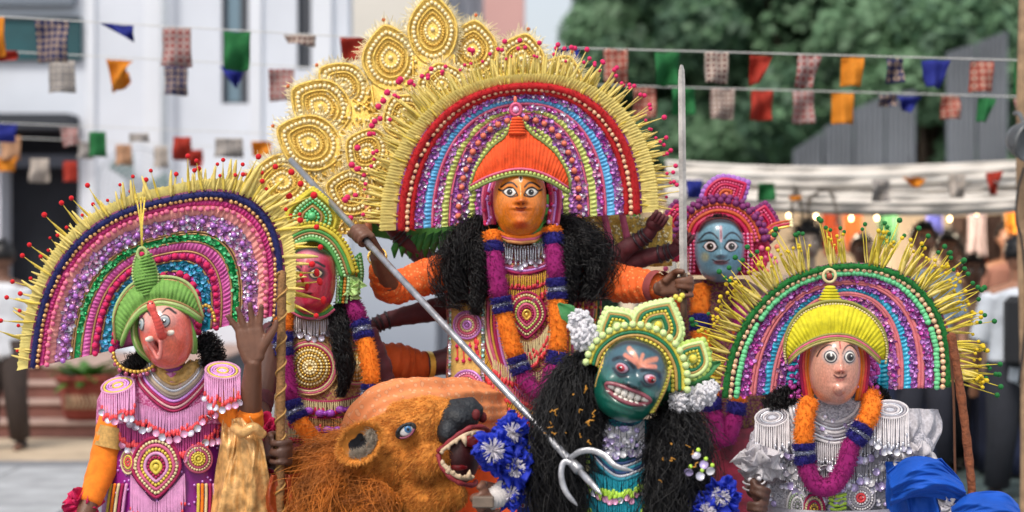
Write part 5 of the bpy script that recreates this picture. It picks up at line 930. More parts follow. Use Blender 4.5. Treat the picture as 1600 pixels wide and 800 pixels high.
cap, U, Lw, dyf = ridged_cap(fg, FG.ob, up, lo, gw, 30, .09, -.125, 'turban'); capline(fg, FG.ob, U, dyf, 0, 2.6, gcord); capline(fg, FG.ob, U, dyf, 0, 1.8, goldc, shift=5); capline(fg, FG.ob, Lw, dyf, 1, 3.2, gcord); capline(fg, FG.ob, Lw, dyf, 1, 3., gw, shift=5); capline(fg, FG.ob, Lw, dyf, 1, 1.8, goldc, shift=-5)
for pts in ([(212, 495, -.16), (210, 520, -.17), (218, 545, -.16), (236, 562, -.12)], [(286, 484, -.16), (294, 505, -.17), (302, 530, -.16), (302, 550, -.13)]):
    mb = MB(); q = smooth(fg.pts(pts), 8); tube(mb, q, 6*fg.u, gw, 10); tube(mb, q+np.array((0, -.013, 0)), 2*fg.u, gcord, 6); mb.build('side_flap', FG.ob)
# leaf crest on the turban
crest = np.array([(208, 436), (209, 412), (215, 396), (223, 388), (233, 396), (244, 420), (247, 440), (243, 460), (232, 468), (220, 458)], float); mb = MB(); c = smooth(crest, 6, True); ce = np.array([(227, 432)]); G = np.stack([fg.pts(np.c_[ce+(c-ce)*f, np.full(len(c), -.19-.03*math.cos(f*PI/2)-.004*(k % 2))]) for k, f in enumerate(np.linspace(.02, 1, 11))], 0); mb.add(G.reshape(-1, 3), grid_faces(11, len(c), True), gw); co = mb.build('crest', FG.ob)
mb = MB()
for k in range(13): y = 400+k*5; w2 = np.interp(y, [396, 420, 440, 462], [8, 16, 18, 11]); tube(mb, smooth(fg.pts([(228-w2, y+4, -.2), (228, y, -.222), (228+w2, y-3, -.2)]), 4), 1.6*fg.u, gw, 5)
mb.build('crest_ribs', co); mb = MB(); balls(mb, resample(fg.pts(np.c_[c, np.full(len(c), -.195)]), gap=4.6*fg.u, closed=True), 2.3*fg.u, gcord, SPHL); mb.build('crest_beads', co)
mb = MB(); tube(mb, fg.pts(np.c_[circ(222, 396, 7, 9), np.full(20, -.2)]), 2.6*fg.u, gcord, 6, closed=True); balls(mb, [fg.p(222, 397, -.2)], 4*fg.u, pinkpom); mb.build('finial', FG.ob)
for dx in (-3, 0, 3): mb = MB(); tube(mb, fg.pts([(222, 388, -.19), (221+dx*.4, 350, -.18), (220+dx*2, 312, -.16)]), np.array((1.5, 1.5, 1.2))*fg.u, straw, 5); balls(mb, [fg.p(220+dx*2, 310, -.16)], 2*fg.u, straw); mb.build('plume', FG.ob)
# beaded ear hoops
for (x, y, r) in ((214, 552, 36), (322, 508, 24)):
    P = circ(x, y, r, r*.8, 26)[:14] if x < 250 else circ(x, y, r*.6, r*1.3, 26)[18:]; mb = MB(); q = fg.pts(np.c_[P, np.full(len(P), -.13)]); tube(mb, q, 2.4*fg.u, goldc, 6); balls(mb, resample(q+np.array((0, -.008, 0)), gap=6*fg.u), 3*fg.u, goldb); balls(mb, resample(q+np.array((0, -.004, -6*fg.u)), gap=11*fg.u), 4*fg.u, C('wine_bead', '#a5506a', rough=.25, metal=.3)); mb.build('ear_hoop', FG.ob)
# quills with red pompoms
FG.pleats(1.0, 1.1, strawp, 2.5, 4.5, off=-.006, name='straw_pleats', jit=1.6)
qa = quill_proto(fg, FG.ob, 48, 2.6, straw, redpom, 4.6, straw, 16); qb = quill_proto(fg, FG.ob, 40, 2.4, strawp, redpom, 4.6); qc = quill_proto(fg, FG.ob, 44, 3.0, strawp); prot = [qa, qb, qc]; used = [0, 0, 0]
ts = list(np.linspace(.05, 1.5, 74))+list(np.linspace(1.55, PI-.02, 58))
for i, t in enumerate(ts):
    t += random.uniform(-.015, .015); k = (0, 2, 1, 2)[i % 4]; right = t < 1.2; M = quill_M(FG, t, 1.0, random.uniform(-.3, .3), random.uniform(-.25, .15), random.uniform(.6, 1.15)*(1.12 if right else .85), random.uniform(-.015, .02))
    if t < .5 and random.random() < .6: continue
    if used[k]: dup(prot[k], M, FG.ob)
    else: prot[k].matrix_basis = M; used[k] = 1
# straws that hang in front of the red mask
for (a, b) in (((432, 432), (494, 420)), ((434, 440), (480, 442)), ((436, 452), (498, 434)), ((438, 456), (506, 463)), ((430, 446), (470, 430))):
    P = [fg.p(*a, .03), fg.p(*b, .04)]; z = nrm(P[1]-P[0]); l = np.linalg.norm(P[1]-P[0])/(64*fg.u); x = nrm(np.cross((0, 1, 0), z)); y = np.cross(z, x); M = np.eye(4); M[:3, 0] = x*1.5; M[:3, 1] = y; M[:3, 2] = z*l; M[:3, 3] = P[0]; dup(qa, Matrix(M.tolist()), FG.ob)
# neck and chest
cp_ = torso_mesh(fg, gan, [(582, 268, 66), (594, 267, 100), (625, 264, 112), (662, 262, 112)], .15, netmat('net_rosepink', '#c05a90', '#d68ab4', '#b03a70', 170.), 'capelet'); cp_.location.y -= .004
mb = MB()
for k, m in enumerate((C('gold_brocade', '#c69a55', rough=.4, metal=.3, var=.3, scale=90), C('beige_bead', '#b9a48e', rough=.5), silv, MATS['beige_bead'], C('taupe_cord', '#8d7a78'), lilac, magc, C('blush_cord', '#d6a6a6'), magc)):
    o = k*5.6; stroke(mb, fg, [(242-o*.75, 566), (248-o*.6, 586+o*.45), (272, 600+o*.95), (300+o*.45, 584+o*.45), (308+o*.65, 562)], 3., m, off=.006+.0008*k)
mb.build('collar', gan); mb = MB(); stroke(mb, fg, [(244, 572), (262, 590), (284, 590), (304, 572)], 14, MATS['gold_brocade'], off=-.01); mb.build('neck_scarf', gan)
lt = C('lilac_thread', '#d694c0', rough=.5)
P1 = [(174, 634), (202, 652), (236, 664), (270, 673), (306, 660), (336, 640), (356, 618)]
mb = MB(); fringe(mb, fg, [(x, y-28) for x, y in P1], 32, lt, coralb, 2.8, 1.5, off=.02, tr=2.6, disc=[pinkseq, silvseq], dr=6); mb.build('fringe', gan)
mb = MB(); fringe(mb, fg, [(x-2, y+6) for x, y in P1], 34, C('plum_thread', '#b03a7a', rough=.5), coralb, 2.9, 1.5, off=.012, tr=3, disc=[pinkseq, silvseq], dr=6); mb.build('fringe', gan)
md = [magc, cream, C('rose_bead2', '#c85a80', rough=.4), C('yellow_bead', '#d8c048', rough=.4), lt, magc, MATS['yellow_bead']]
rosette(fg, gan, 310, 717, 23, [C('dusty_rose', '#b5506e'), cream, MATS['dusty_rose'], MATS['yellow_bead'], MATS['yellow_bead']], .014); rosette(fg, gan, 200, 722, 12, [cream, MATS['dusty_rose'], MATS['yellow_bead'], coralb], .014, ry=20); rosette(fg, gan, 244, 730, 40, md, .014, ry=50, shape=heart)
mb = MB(); fringe(mb, fg, [(205, 742), (222, 764), (244, 784), (268, 762), (288, 740)], 60, lt, coralb, 2.8, 1.5, off=.012, disc=[pinkseq], dr=5); mb.build('fringe', gan)
for s, x in ((-1, 186), (1, 322)):
    mb = MB()
    for k, m in enumerate((MATS['yellow_bead'], orangeB, cream, magc, lt)): stroke(mb, fg, [(x-12+k*6, 756), (x-14+k*6+s*2, 780), (x-18+k*6+s*4, 830)], 2.6, m, .012)
    mb.build('side_tabs', gan)
mb = MB(); balls(mb, fg.pts([(random.uniform(180, 345), random.uniform(690, 800)) for _ in range(80)], .006), 2.2*fg.u, lilac, SPHL); kind(mb.build('tunic_beads', gan), 'stuff')
# epaulettes
def epaulette(fig, person, x, y, rx, ry, L, rot, base, rim, thr, tip, dsc, dy=-.1, rows=1):
    old = fig.surf; fig.surf = lambda a, b: dy+.0*a-.0008*(b-y); mb = MB(); P = fig.pts(circ(x, y, rx, ry, 24, rot), 0.); c = fig.pts(np.array([[x, y]]), .012); i = np.arange(24); mb.add(np.vstack([P, c]), np.stack([i, (i+1) % 24, np.full(24, 24)], 1), base)
    for f, m in ((1, thr), (.84, rim), (.66, base), (.5, thr), (.3, rim)): tube(mb, fig.pts(circ(x, y, rx*f, ry*f, 24, rot), .008), rx*.075*fig.u, m, 6, closed=True, flat=.7)
    low = circ(x, y, rx*1.04, ry*1.04, 24, rot)[1:12][::-1]; fringe(mb, fig, low, L, thr, tip, 3.4, 1.5, off=.014, tr=2.6, disc=dsc, dr=5.6); o = mb.build('epaulette', person); fig.surf = old; return o
epaulette(fg, gan, 348, 579, 27, 13, 36, .05, lilac, MATS['yellow_bead'], lt, coralb, [pinkseq, silvseq], -.14); epaulette(fg, gan, 184, 602, 26, 12, 36, -.25, lilac, MATS['yellow_bead'], lt, coralb, [pinkseq, silvseq], -.12)
# hair, arms, body, sleeves
hairmass(fg, gan, [(228, 560, -.08), (205, 575, -.08), (196, 590, -.08)], [12, 16, 10], 260, 5, freq=14.); hairmass(fg, gan, [(310, 530, -.05), (330, 545, -.06), (335, 575, -.06)], [14, 20, 14], 360, 5, freq=14.)
wo = fg.p(396, 562, -.2); body(fg, gan, fg.p(262, 530, -.03), fg.p(268, 585, 0), (fg.p(258, 0)[0], 6.52, .5), fg.p(190, 622, 0), fg.p(342, 618, 0), [([fg.p(342, 618, 0), fg.p(388, 668, -.1), wo], lambda m_, w_, k_: hand_open(m_, w_, fg.p(384, 470)-fg.p(397, 562), (1, 0, 0), (0, -1, 0), k_, 1.17)), ([fg.p(190, 622, 0), fg.p(160, 735, -.05), fg.p(128, 815, -.15)], lambda m_, w_, k_: hand_grip(m_, w_, w_+np.array((-.02, -.05, -.06)), (1, 0, .2), (0, -1, 0), .012, k_, 1.))], True, vox=.0055)
mb = MB(); wtube(mb, fg.pts([(190, 625, 0), (176, 670, -.03), (162, 725, -.05), (140, 785, -.12)]), np.array((26, 25, 23, 17))*fg.u, orangeB, 22, .025, 2, 4); sl = mb.build('sleeve', gan); mb = MB(); tube(mb, fg.pts([(180, 668, -.03), (172, 700, -.04)]), np.array((27, 27))*fg.u, C('gold_brocade', '#c69a55'), 22, cap=False); mb.build('armband', sl)
mb = MB(); wtube(mb, fg.pts([(340, 622, 0), (362, 640, -.05), (386, 664, -.1), (392, 640, -.14)]), np.array((28, 28, 26, 18))*fg.u, orangeB, 22, .03, 4, 4); mb.build('sleeve', gan)
def ruff(fig, person, c, r, m, name='ruffle', n=60, dy=-.1, asp=1., layers=5, seed=1, hf=1.):
    """crumpled frill: wavy rings of cloth"""
    random.seed(seed); mb = MB(); cen = fig.p(*c, dy)
    for k in range(layers):
        R_ = r*fig.u*random.uniform(.6, 1.); ax = nrm(np.array((random.gauss(0, .5), -1, random.gauss(0, .5)))); e1 = nrm(np.cross(ax, (0, 0, 1))); e2 = np.cross(ax, e1); a = np.linspace(0, 2*PI, n); G = np.zeros((6, n, 3)); ph = random.uniform(0, 6)
        for j in range(6): f = j/5; G[j] = cen+ax*(k-layers/2)*-.012+(e1*np.cos(a)[:, None]+e2*np.sin(a)[:, None]*asp)*(R_*(.15+.85*f)*(1+.16*np.sin(a*5+ph*3)+.1*np.sin(a*3+k)))[:, None]+ax*(f*R_*.3*np.sin(a*6+ph+f*2)+hf*(f*R_*.2*np.sin(a*11+ph*2-f*3)+f*f*R_*.14*np.sin(a*23+ph)))[:, None]
        sheet(mb, G, m, .0015)
    return mb.build(name, person)
hotp = C('hot_pink_net', '#d81a5c', rough=.7, var=.25, scale=40, trans=.25); ruff(fg, gan, (128, 788), 26, hotp, seed=2); 
gsat = C('gold_satin', '#dba868', rough=.3, var=.5, scale=34, metal=.2, sheen=.3, bump=.3, bscale=70); rsat = C('rust_brocade', '#9c3f18', rough=.45, var=.5, scale=22, metal=.1)
cloth_drape(fg, gan, [(352, 655, -.1), (345, 700, -.12), (330, 760, -.12), (318, 850, -.1)], [(392, 650, -.18), (412, 690, -.2), (420, 760, -.2), (430, 850, -.18)], gsat, 'satin_cape', amp=.024, folds=2, seed=3); cloth_drape(fg, gan, [(395, 740, -.16), (380, 780, -.16), (360, 860, -.16)], [(470, 740, -.12), (486, 780, -.12), (500, 860, -.12)], rsat, 'brocade_sash', amp=.02, folds=3, seed=7)
mb = MB(); tube(mb, smooth(fg.pts([(366, 668, -.2), (380, 676, -.23), (396, 668, -.23), (410, 680, -.2)]), 6), 8*fg.u, gsat, 12); mb.build('sash_knot', gan)
skirt(fg, gan, [(.7, fg.p(258, 0)[0], 6.5, .22, .17), (.4, fg.p(258, 0)[0], 6.4, .32, .3), (.02, fg.p(258, 0)[0], 6.42, .42, .42)], rsat)
# ================================================================ RIGHT PERFORMER (pale mask, silver costume)
fw = Fig(6.7); wht = thing('person', 'performer in a pale pink mask, yellow turban fan headdress and silver beaded costume', 'person', (fw.p(1305, 0)[0], 6.7, 0), 'masked performers')
TC = [(622, 1304, 60), (640, 1306, 120), (680, 1306, 128), (740, 1304, 112), (800, 1302, 108), (860, 1302, 112)]; fw.surf = torso_surf(TC, .15, .02); silvnet = netmat('net_silver', '#a9a6ae', '#c6c3cc', '#8c8c98', 170.); torso_mesh(fw, wht, TC, .15, silvnet)
def ft_w(x, v): return .2*gau(x, v, 0, -.08, .13, .1)+.08*gau(np.abs(x), v, .15, -.04, .08, .07)+.08*gau(x, v, 0, -.25, .09, .2)+.05*gau(x, v, 0, .12, .25, .05)+.16*gau(x, v, 0, .48, .22, .15)-.03*gau(x, v, 0, .3, .3, .05)+.03*gau(np.abs(x), v, .38, -.42, .2, .15)
def paint_w(x, v):
    c = np.tile(np.array(lin('#d79a84')), (*x.shape, 1)); c = lay(c, .6*gau(np.abs(x), v, .5, .2, .3, .3), '#e2957e'); c = lay(c, .7*gau(x, v, 0, -.06, .2, .1), '#d0705e'); c = lay(c, mline(x, v, [(-.24, .08), (-.1, .14), (0, .125), (.1, .14), (.24, .08)], .025), '#5a2422'); c = lay(c, .7*mline(x, v, [(-.14, .19), (0, .22), (.14, .19)], .04), '#c0605a'); c = lay(c, .55*mline(x, v, [(-.18, .4), (-.22, .52), (0, .68), (.22, .52), (.18, .4)], .025), '#b86a5c'); c = lay(c, .5*mline(x, v, [(-.06, .44), (0, .5), (.07, .44)], .02), '#b06052')
    for s in (-1, 1): c = lay(c, mline(x, v, [(s*.08, -.52), (s*.2, -.68), (s*.42, -.74), (s*.68, -.6), (s*.82, -.4)], .022), '#2a1c1c'); c = lay(c, .6*mell(x, v, s*.36, -.43, .3, .22, .2), '#bfb2b0'); c = lay(c, mell(x, v, s*.06, .0, .04, .03), '#6a2a24')
    c = lay(c, mline(x, v, [(0, -.9), (0, -.66)], .02), '#b03c2c'); c = lay(c, mline(x, v, [(-.6, -.9), (0, -.95), (.6, -.9)], .05), '#1a1212'); return c
mw = Mask(fw, wht, 1304, 577, 39, 54, 42, -.17, 1, 2, 3, ft_w, paint_w, 'pale pink lacquered face mask with round ringed eyes')
for s in (-1, 1): mw.eye(s*.36, -.43, .235, .175, iris=.62, almond=.1, ic='#3a3030', pupil=.55, rim='#4a4a52', rimw=.2, bulge=.06)
FW = Fan(fw, wht, (1307, 612), 180, 199, 2.7, -.03, C('backing_rose', '#8f3a6a'), rot2=4, sq=.52, inner=.1, label='arched headdress with green plush rim, pearls and purple sequin bands')
gp_ = C('green_plush', '#14692a', rough=.9, sheen=.5); FW.fluff(.968, 6, gp_); FW.beads(.925, 4.6, pearl, 9.5); FW.beads(.87, 5.2, C('mint_puff', '#6fd093', rough=.6, sheen=.2), 6.4, name='mint_puff'); FW.sequins(.835, .755, [magseq, lilac], 3.3, base=purpn); FW.cord(.745, 3.2, C('salmon_cord', '#d5757c', rough=.7)); FW.cord(.715, 3.2, MATS['salmon_cord']); FW.sequins(.70, .64, [lilac, violet], 3.1, base=purpn); FW.pleats(.645, .58, C('turquoise_ribbon', '#3fb4d8', rough=.3), 3.6, 6.5); FW.cord(.565, 3., MATS['salmon_cord']); FW.cord(.54, 3., MATS['salmon_cord']); FW.sequins(.535, .445, [magseq, lilac, pinkseq], 3.3, base=purpn); FW.pleats(.45, .375, tealR, 4, 7); FW.pleats(.38, .345, MATS['turquoise_ribbon'], 3, 7); FW.sequins(.35, .26, [magseq, violet], 3.2, base=purpn)
yw = C('yellow_wool', '#cfc41c', rough=.8, sheen=.3, var=.2, scale=50); olv = C('olive_trim', '#8f8a3e', rough=.6)
up = [(1228, 562), (1226, 540), (1232, 514), (1250, 488), (1275, 475), (1300, 470), (1330, 473), (1358, 488), (1378, 512), (1386, 540), (1384, 562)]; lo = [(1232, 562), (1250, 545), (1274, 532), (1300, 526), (1328, 528), (1352, 540), (1376, 562)]
cap, U, Lw, dyf = ridged_cap(fw, FW.ob, up, lo, yw, 34, .08, -.155, 'turban'); capline(fw, FW.ob, U, dyf, 0, 2.6, olv); capline(fw, FW.ob, U, dyf, 0, 2., cream, bead=True, shift=5); 
for k, m in enumerate((olv, pinkc, olv, C('khaki_cord', '#a89a5c'))): capline(fw, FW.ob, Lw, dyf, 1, 2., m, shift=-4+3.4*k, off=.008+.001*k)
mb = MB()
for k in range(7): w2 = (19, 19, 18, 16, 14, 12, 9)[k]; balls(mb, [fw.p(1297, 477-k*4.6, -.185)], np.array((w2, 9, 3.4))*fw.u, yw, SPHF)
mb.build('topknot', FW.ob); mb = MB(); tube(mb, fw.pts(np.c_[circ(1296, 431, 9.5, 10), np.full(20, -.12)]), 2.6*fw.u, cream, 6, closed=True); balls(mb, [fw.p(1296, 431, -.12)], 5*fw.u, C('terra_bead', '#a4493a', rough=.4)); mb.build('finial', FW.ob)
for s, x in ((-1, 1260), (1, 1348)):
    mb = MB()
    for k in range(4): tube(mb, smooth(fw.pts([(x+s*(k*4-7), 540, -.12), (x+s*(k*4-3), 570, -.15), (x+s*(k*4-6), 600, -.14), (x-s*(10-k*4), 625, -.12)]), 6), 3*fw.u, (orangeB, C('tangerine_cord', '#e27a3c'), coralb, magc)[k], 6)
    balls(mb, [fw.p(x-s*9+random.uniform(-2, 2), y, -.14) for y in range(548, 606, 7)], 2.6*fw.u, pinkseq); balls(mb, [fw.p(x+s*random.uniform(10, 26), random.uniform(560, 622), -.1) for y in range(26)], 4*fw.u, magseq); mb.build('ear_tassel', FW.ob)
ql = C('lemon_straw', '#f0dc54', rough=.5, rnd=.12, trans=.3); qtip = C('yellow_tip', '#d8b818', rough=.6); gtip = C('green_tip', '#0f6b2c', rough=.8, sheen=.3)
pa = quill_proto(fw, FW.ob, 46, 2.1, ql, qtip, 3.4, ql, 8); pb = quill_proto(fw, FW.ob, 40, 1.5, strawp, gtip, 4.2, ql, 34); pc = quill_proto(fw, FW.ob, 42, 2.6, strawp, qtip, 3.0, ql, 2); prot = [pa, pb, pc]; used = [0, 0, 0]
cl = [(.04, .12, 9), (.2, .3, 5), (.38, .5, 4), (.55, .7, 7), (.75, .95, 9), (1.0, 1.12, 4), (1.25, 1.42, 7), (1.55, 1.7, 5), (1.85, 2.0, 6), (2.1, 2.25, 5), (2.3, 2.5, 6), (2.55, 2.75, 6), (2.8, 3.08, 9)]
for (a, b, n) in cl:
    for i in range(n):
        for lay_ in range(3):
            t = a+(b-a)*(i+.5)/n+random.uniform(-.03, .03); k = random.choice((0, 2, 0, 2, 1)) if lay_ else random.choice((0, 1, 2)); M = quill_M(FW, t, .99, random.uniform(-.3, .3), random.uniform(-.3, .12), random.uniform(.72, 1.1), random.uniform(-.02, .02))
            if used[k]: dup(prot[k], M, FW.ob)
            else: prot[k].matrix_basis = M; used[k] = 1
# silver costume
wt = C('white_thread', '#d2cdd0', rough=.5); gry = C('grey_cord', '#9c98a0', rough=.5); bigsil = [silvseq, C('white_sequin', '#ece9ee', rough=.15, metal=.3), C('lavender_sequin', '#c3b2e2', rough=.18, metal=.3)]
mb = MB()
for k in range(7): o = k*6; stroke(mb, fw, [(1264-o*.9, 626), (1276-o*.8, 648+o*.5), (1304, 660+o*.9), (1332+o*.8, 648+o*.5), (1346+o*.9, 626)], 3, (wt, gry, silv)[k % 3], .006+.001*k)
mb.build('collar', wht); P1 = [(1196, 668), (1226, 694), (1264, 712), (1304, 720), (1344, 712), (1382, 694), (1412, 668)]
for dy_, L, th in ((-26, 30, wt), (6, 30, gry), (34, 26, wt)): mb = MB(); fringe(mb, fw, [(x+(1304-x)*(.0 if dy_ < 0 else .12), y+dy_) for x, y in P1], L, th, silv, 3.2, 1.5, off=.016-dy_*.0002, tr=2.2, disc=bigsil, dr=6.5); mb.build('fringe', wht)
rosette(fw, wht, 1345, 778, 24, [gry, wt, gry, wt, coralb], .012); rosette(fw, wht, 1272, 796, 18, [magc, cream, magc, goldb], .014, ry=26); rosette(fw, wht, 1246, 792, 18, [wt, C('pale_green_cord2', '#a8b89a'), wt, gry], .01, ry=30)
mb = MB(); G = [fw.pts([(1292+4*math.sin(k), 772+k*7), (1306, 776+k*7), (1322, 772+k*7)], .014) for k in range(6)]
for q in G: tube(mb, smooth(q, 5), 2.8*fw.u, C('lime_cord', '#b9dc4a', rough=.6), 6)
mb.build('lime_lacing', wht); mb = MB(); discs(mb, fw.pts([(random.uniform(1200, 1410), random.uniform(650, 790)) for _ in range(170)], .012), np.array([random.uniform(2.5, 5.5)*fw.u for _ in range(170)]), bigsil); kind(mb.build('sequins', wht), 'stuff')
epaulette(fw, wht, 1391, 640, 28, 14, 44, .04, silv, gry, wt, silv, bigsil, -.14); epaulette(fw, wht, 1206, 652, 26, 14, 40, -.1, silv, gry, wt, silv, bigsil, -.1)
garland(fw, wht, [(1358, 616, -.1), (1362, 638, -.17), (1346, 672, -.2), (1328, 700, -.2), (1320, 730, -.2), (1300, 760, -.2), (1274, 758, -.2), (1260, 726, -.2), (1256, 690, -.2), (1258, 650, -.19), (1266, 624, -.16)], [(0, .2, orangeB, 1), (.2, .232, blueP, 1.06), (.232, .248, silverB, .95), (.248, .285, blueP, 1.06), (.285, .70, purpleP, 1), (.70, .74, blueP, 1.06), (.74, .76, silverB, .95), (.76, .79, blueP, 1.06), (.79, 1., orangeB, 1)], 14.5)
if 0: mb = MB(); q = smooth(fw.pts([(1318, 626, -.19), (1334, 618, -.2), (1352, 620, -.19)]), 6); tube(mb, q, 13*fw.u, orangeB, 14); fuzz(mb, q+RNG.normal(size=q.shape)*.002+np.array((0, -.02, .0)), np.tile((0, -1., .2), (len(q), 1)), 0, orangeB, 300, .012); mb.build('garland_tuft', wht)
hairmass(fw, wht, [(1250, 612, -.06), (1218, 626, -.08), (1196, 638, -.08)], [14, 18, 12], 380, 4, freq=14.); hairmass(fw, wht, [(1358, 606, -.04), (1376, 622, -.06), (1386, 640, -.06)], [12, 14, 10], 260, 4, freq=14.)
body(fw, wht, fw.p(1304, 580, -.03), fw.p(1304, 636, 0), (fw.p(1302, 0)[0], 6.72, .5), fw.p(1216, 664, 0), fw.p(1396, 664, 0), [([fw.p(1216, 664, 0), fw.p(1182, 742, -.1), fw.p(1178, 768, -.24)], lambda m_, w_, k_: hand_grip(m_, w_, w_+np.array((.005, -.06, -.02)), (.2, .1, 1), (0, -1, .2), .012, k_, 1.1)), ([fw.p(1396, 664, 0), fw.p(1442, 716, -.06), fw.p(1468, 790, -.2)], lambda m_, w_, k_: hand_grip(m_, w_, w_+np.array((.05, -.04, -.03)), (0, 0, 1), (0, -1, 0), .013, k_, 1.1))], True, skin=SKIND, vox=.0055)
mb = MB(); wtube(mb, fw.pts([(1220, 660, 0), (1200, 700, -.05), (1184, 738, -.1)]), np.array((34, 32, 26))*fw.u, silvnet, 20, .04, 3); mb.build('sleeve', wht); cloth_drape(fw, wht, [(1372, 634, -.06), (1376, 670, -.1), (1384, 706, -.12)], [(1468, 640, .02), (1472, 664, .0), (1462, 700, -.02)], C('silver_cloth', '#b8b5bc', rough=.75, var=.3, scale=90, bump=.15, bscale=300), 'shoulder_cape', amp=.012, folds=4, seed=4); mb = MB(); wtube(mb, fw.pts([(1396, 660, 0), (1420, 690, -.03), (1440, 714, -.06)]), np.array((32, 30, 26))*fw.u, silvnet, 20, .04, 3); mb.build('sleeve', wht)
lace = C('white_lace', '#e6e2e6', rough=.9, var=.12, scale=120, bump=0, trans=.4, spec=.1); ruff(fw, wht, (1186, 722), 36, lace, 'lace_cuff', dy=-.2, asp=.8, layers=4, seed=5, hf=.35); ruff(fw, wht, (1428, 712), 34, lace, 'lace_cuff', dy=-.16, asp=.7, layers=3, seed=6, hf=.35); ruff(fw, wht, (1484, 790), 26, lace, 'lace_cuff', dy=-.26, asp=.8, layers=3, seed=8, hf=.35)
bsat = C('royal_blue_satin', '#1250b4', rough=.6, var=.2, scale=10, sheen=.4, spec=.25, bump=.3, bscale=400)
cloth_drape(fw, wht, [(1384, 722, -.16), (1388, 760, -.16), (1392, 850, -.14)], [(1470, 716, -.18), (1512, 764, -.2), (1520, 850, -.2)], bsat, 'blue_sash', amp=.022, folds=3, seed=2, bul=.08); cloth_drape(fw, wht, [(1386, 738, -.22), (1420, 716, -.27), (1462, 718, -.28), (1496, 744, -.26)], [(1392, 790, -.22), (1428, 778, -.26), (1470, 780, -.27), (1512, 790, -.26)], bsat, 'blue_wrap', amp=.016, folds=2, seed=5, bul=.06)
cloth_drape(fw, wht, [(1488, 792, -.3), (1520, 772, -.34), (1566, 770, -.34), (1592, 790, -.3)], [(1490, 850, -.3), (1525, 850, -.34), (1566, 850, -.34), (1600, 850, -.3)], bsat, 'blue_wrap', amp=.016, folds=2, seed=9, bul=.05)
mb = MB()
for k in range(2): tube(mb, smooth(fw.pts(np.c_[circ(1178, 752+k*9, 17, 6, 20)[:11], np.full(11, -.25)]), 4), 1.6*fw.u, wt, 6)
balls(mb, [fw.p(1172, 750, -.28), fw.p(1186, 748, -.28)], 4*fw.u, wt); mb.build('bracelet', wht)
skirt(fw, wht, [(.72, fw.p(1302, 0)[0], 6.7, .25, .17), (.4, fw.p(1302, 0)[0], 6.62, .34, .3), (.02, fw.p(1302, 0)[0], 6.62, .44, .42)], C('grey_satin', '#8e8c96', rough=.4))
# ================================================================ CROWNS (teardrop plates with ruffled rims) for the three smaller masks
def plate(fig, parent, cx, cy, w, h, rot, dy, rows, rim, scal=0, name='crown_plate', center=None, rr=None):
    """rows: list of (fraction, radius px, material, beaded); rim: material of the ruffled edge"""
    a = math.radians(rot); d = np.array((math.sin(a), -math.cos(a))); n2 = np.array((-d[1], d[0])); mb = MB()
    def tear(f, o, n=36, rip=0.):
        q = np.arange(n)*2*PI/n; y = np.cos(q)*h*f; x = np.sin(q)*w*f*np.where(y > 0, 1-.75*(np.clip(y/(h*f+1e-9), 0, 1))**1.8, 1); r = 1+rip*np.sin(np.arange(n)*PI/1.5); return fig.pts(np.c_[cx+n2[0]*x*r+d[0]*y*r, cy+n2[1]*x*r+d[1]*y*r, np.full(n, dy-o)])
    T = tear(1, 0); c = T.mean(0)-np.array((0, .01, 0)); i = np.arange(36); mb.add(np.vstack([T, [c]]), np.stack([i, (i+1) % 36, np.full(36, 36)], 1), rows[0][2]); B_ = tear(1, -.015); mb.add(np.vstack([B_, [B_.mean(0)]]), np.stack([(i+1) % 36, i, np.full(36, 36)], 1), rows[0][2]); mb.add(np.vstack([T, B_]), np.stack([i, (i+1) % 36, (i+1) % 36+36, i+36], 1), rows[0][2])
    R_ = resample(tear(1.02, .004), gap=(scal or 6)*fig.u, closed=True); balls(mb, R_, np.array(((scal or 6)*.72, (scal or 6)*.5, (scal or 6)*.72))*fig.u, rim, SPH)
    for f, r, m, b in rows:
        Q = tear(f, .012)
        if b: balls(mb, resample(Q, gap=r*2*fig.u, closed=True), r*fig.u, m, SPHL)
        else: tube(mb, Q, r*fig.u, m, 6, closed=True)
    balls(mb, [c-np.array((0, .012, 0))], (rr or min(w, h)*.2)*fig.u, center or rim, SPH); return mb.build(name, parent)
def browband(fig, parent, pts, dy, rows, name='brow_band'):
    """stack of cords and bead rows following an arch; rows: (shift px outward, r, mat, bead)"""
    p = smooth(np.array(pts, float), 8); t = nrm(np.gradient(p, axis=0)); n = np.stack([t[:, 1], -t[:, 0]], 1); mb = MB()
    for (s_, r, m, b) in rows:
        q = fig.pts(np.c_[p+n*s_, np.full(len(p), dy-.004*r*.5)])
        if b: balls(mb, resample(q, gap=r*2*fig.u), r*fig.u, m, SPHL)
        else: tube(mb, q, r*fig.u, m, 7)
    return mb.build(name, parent)
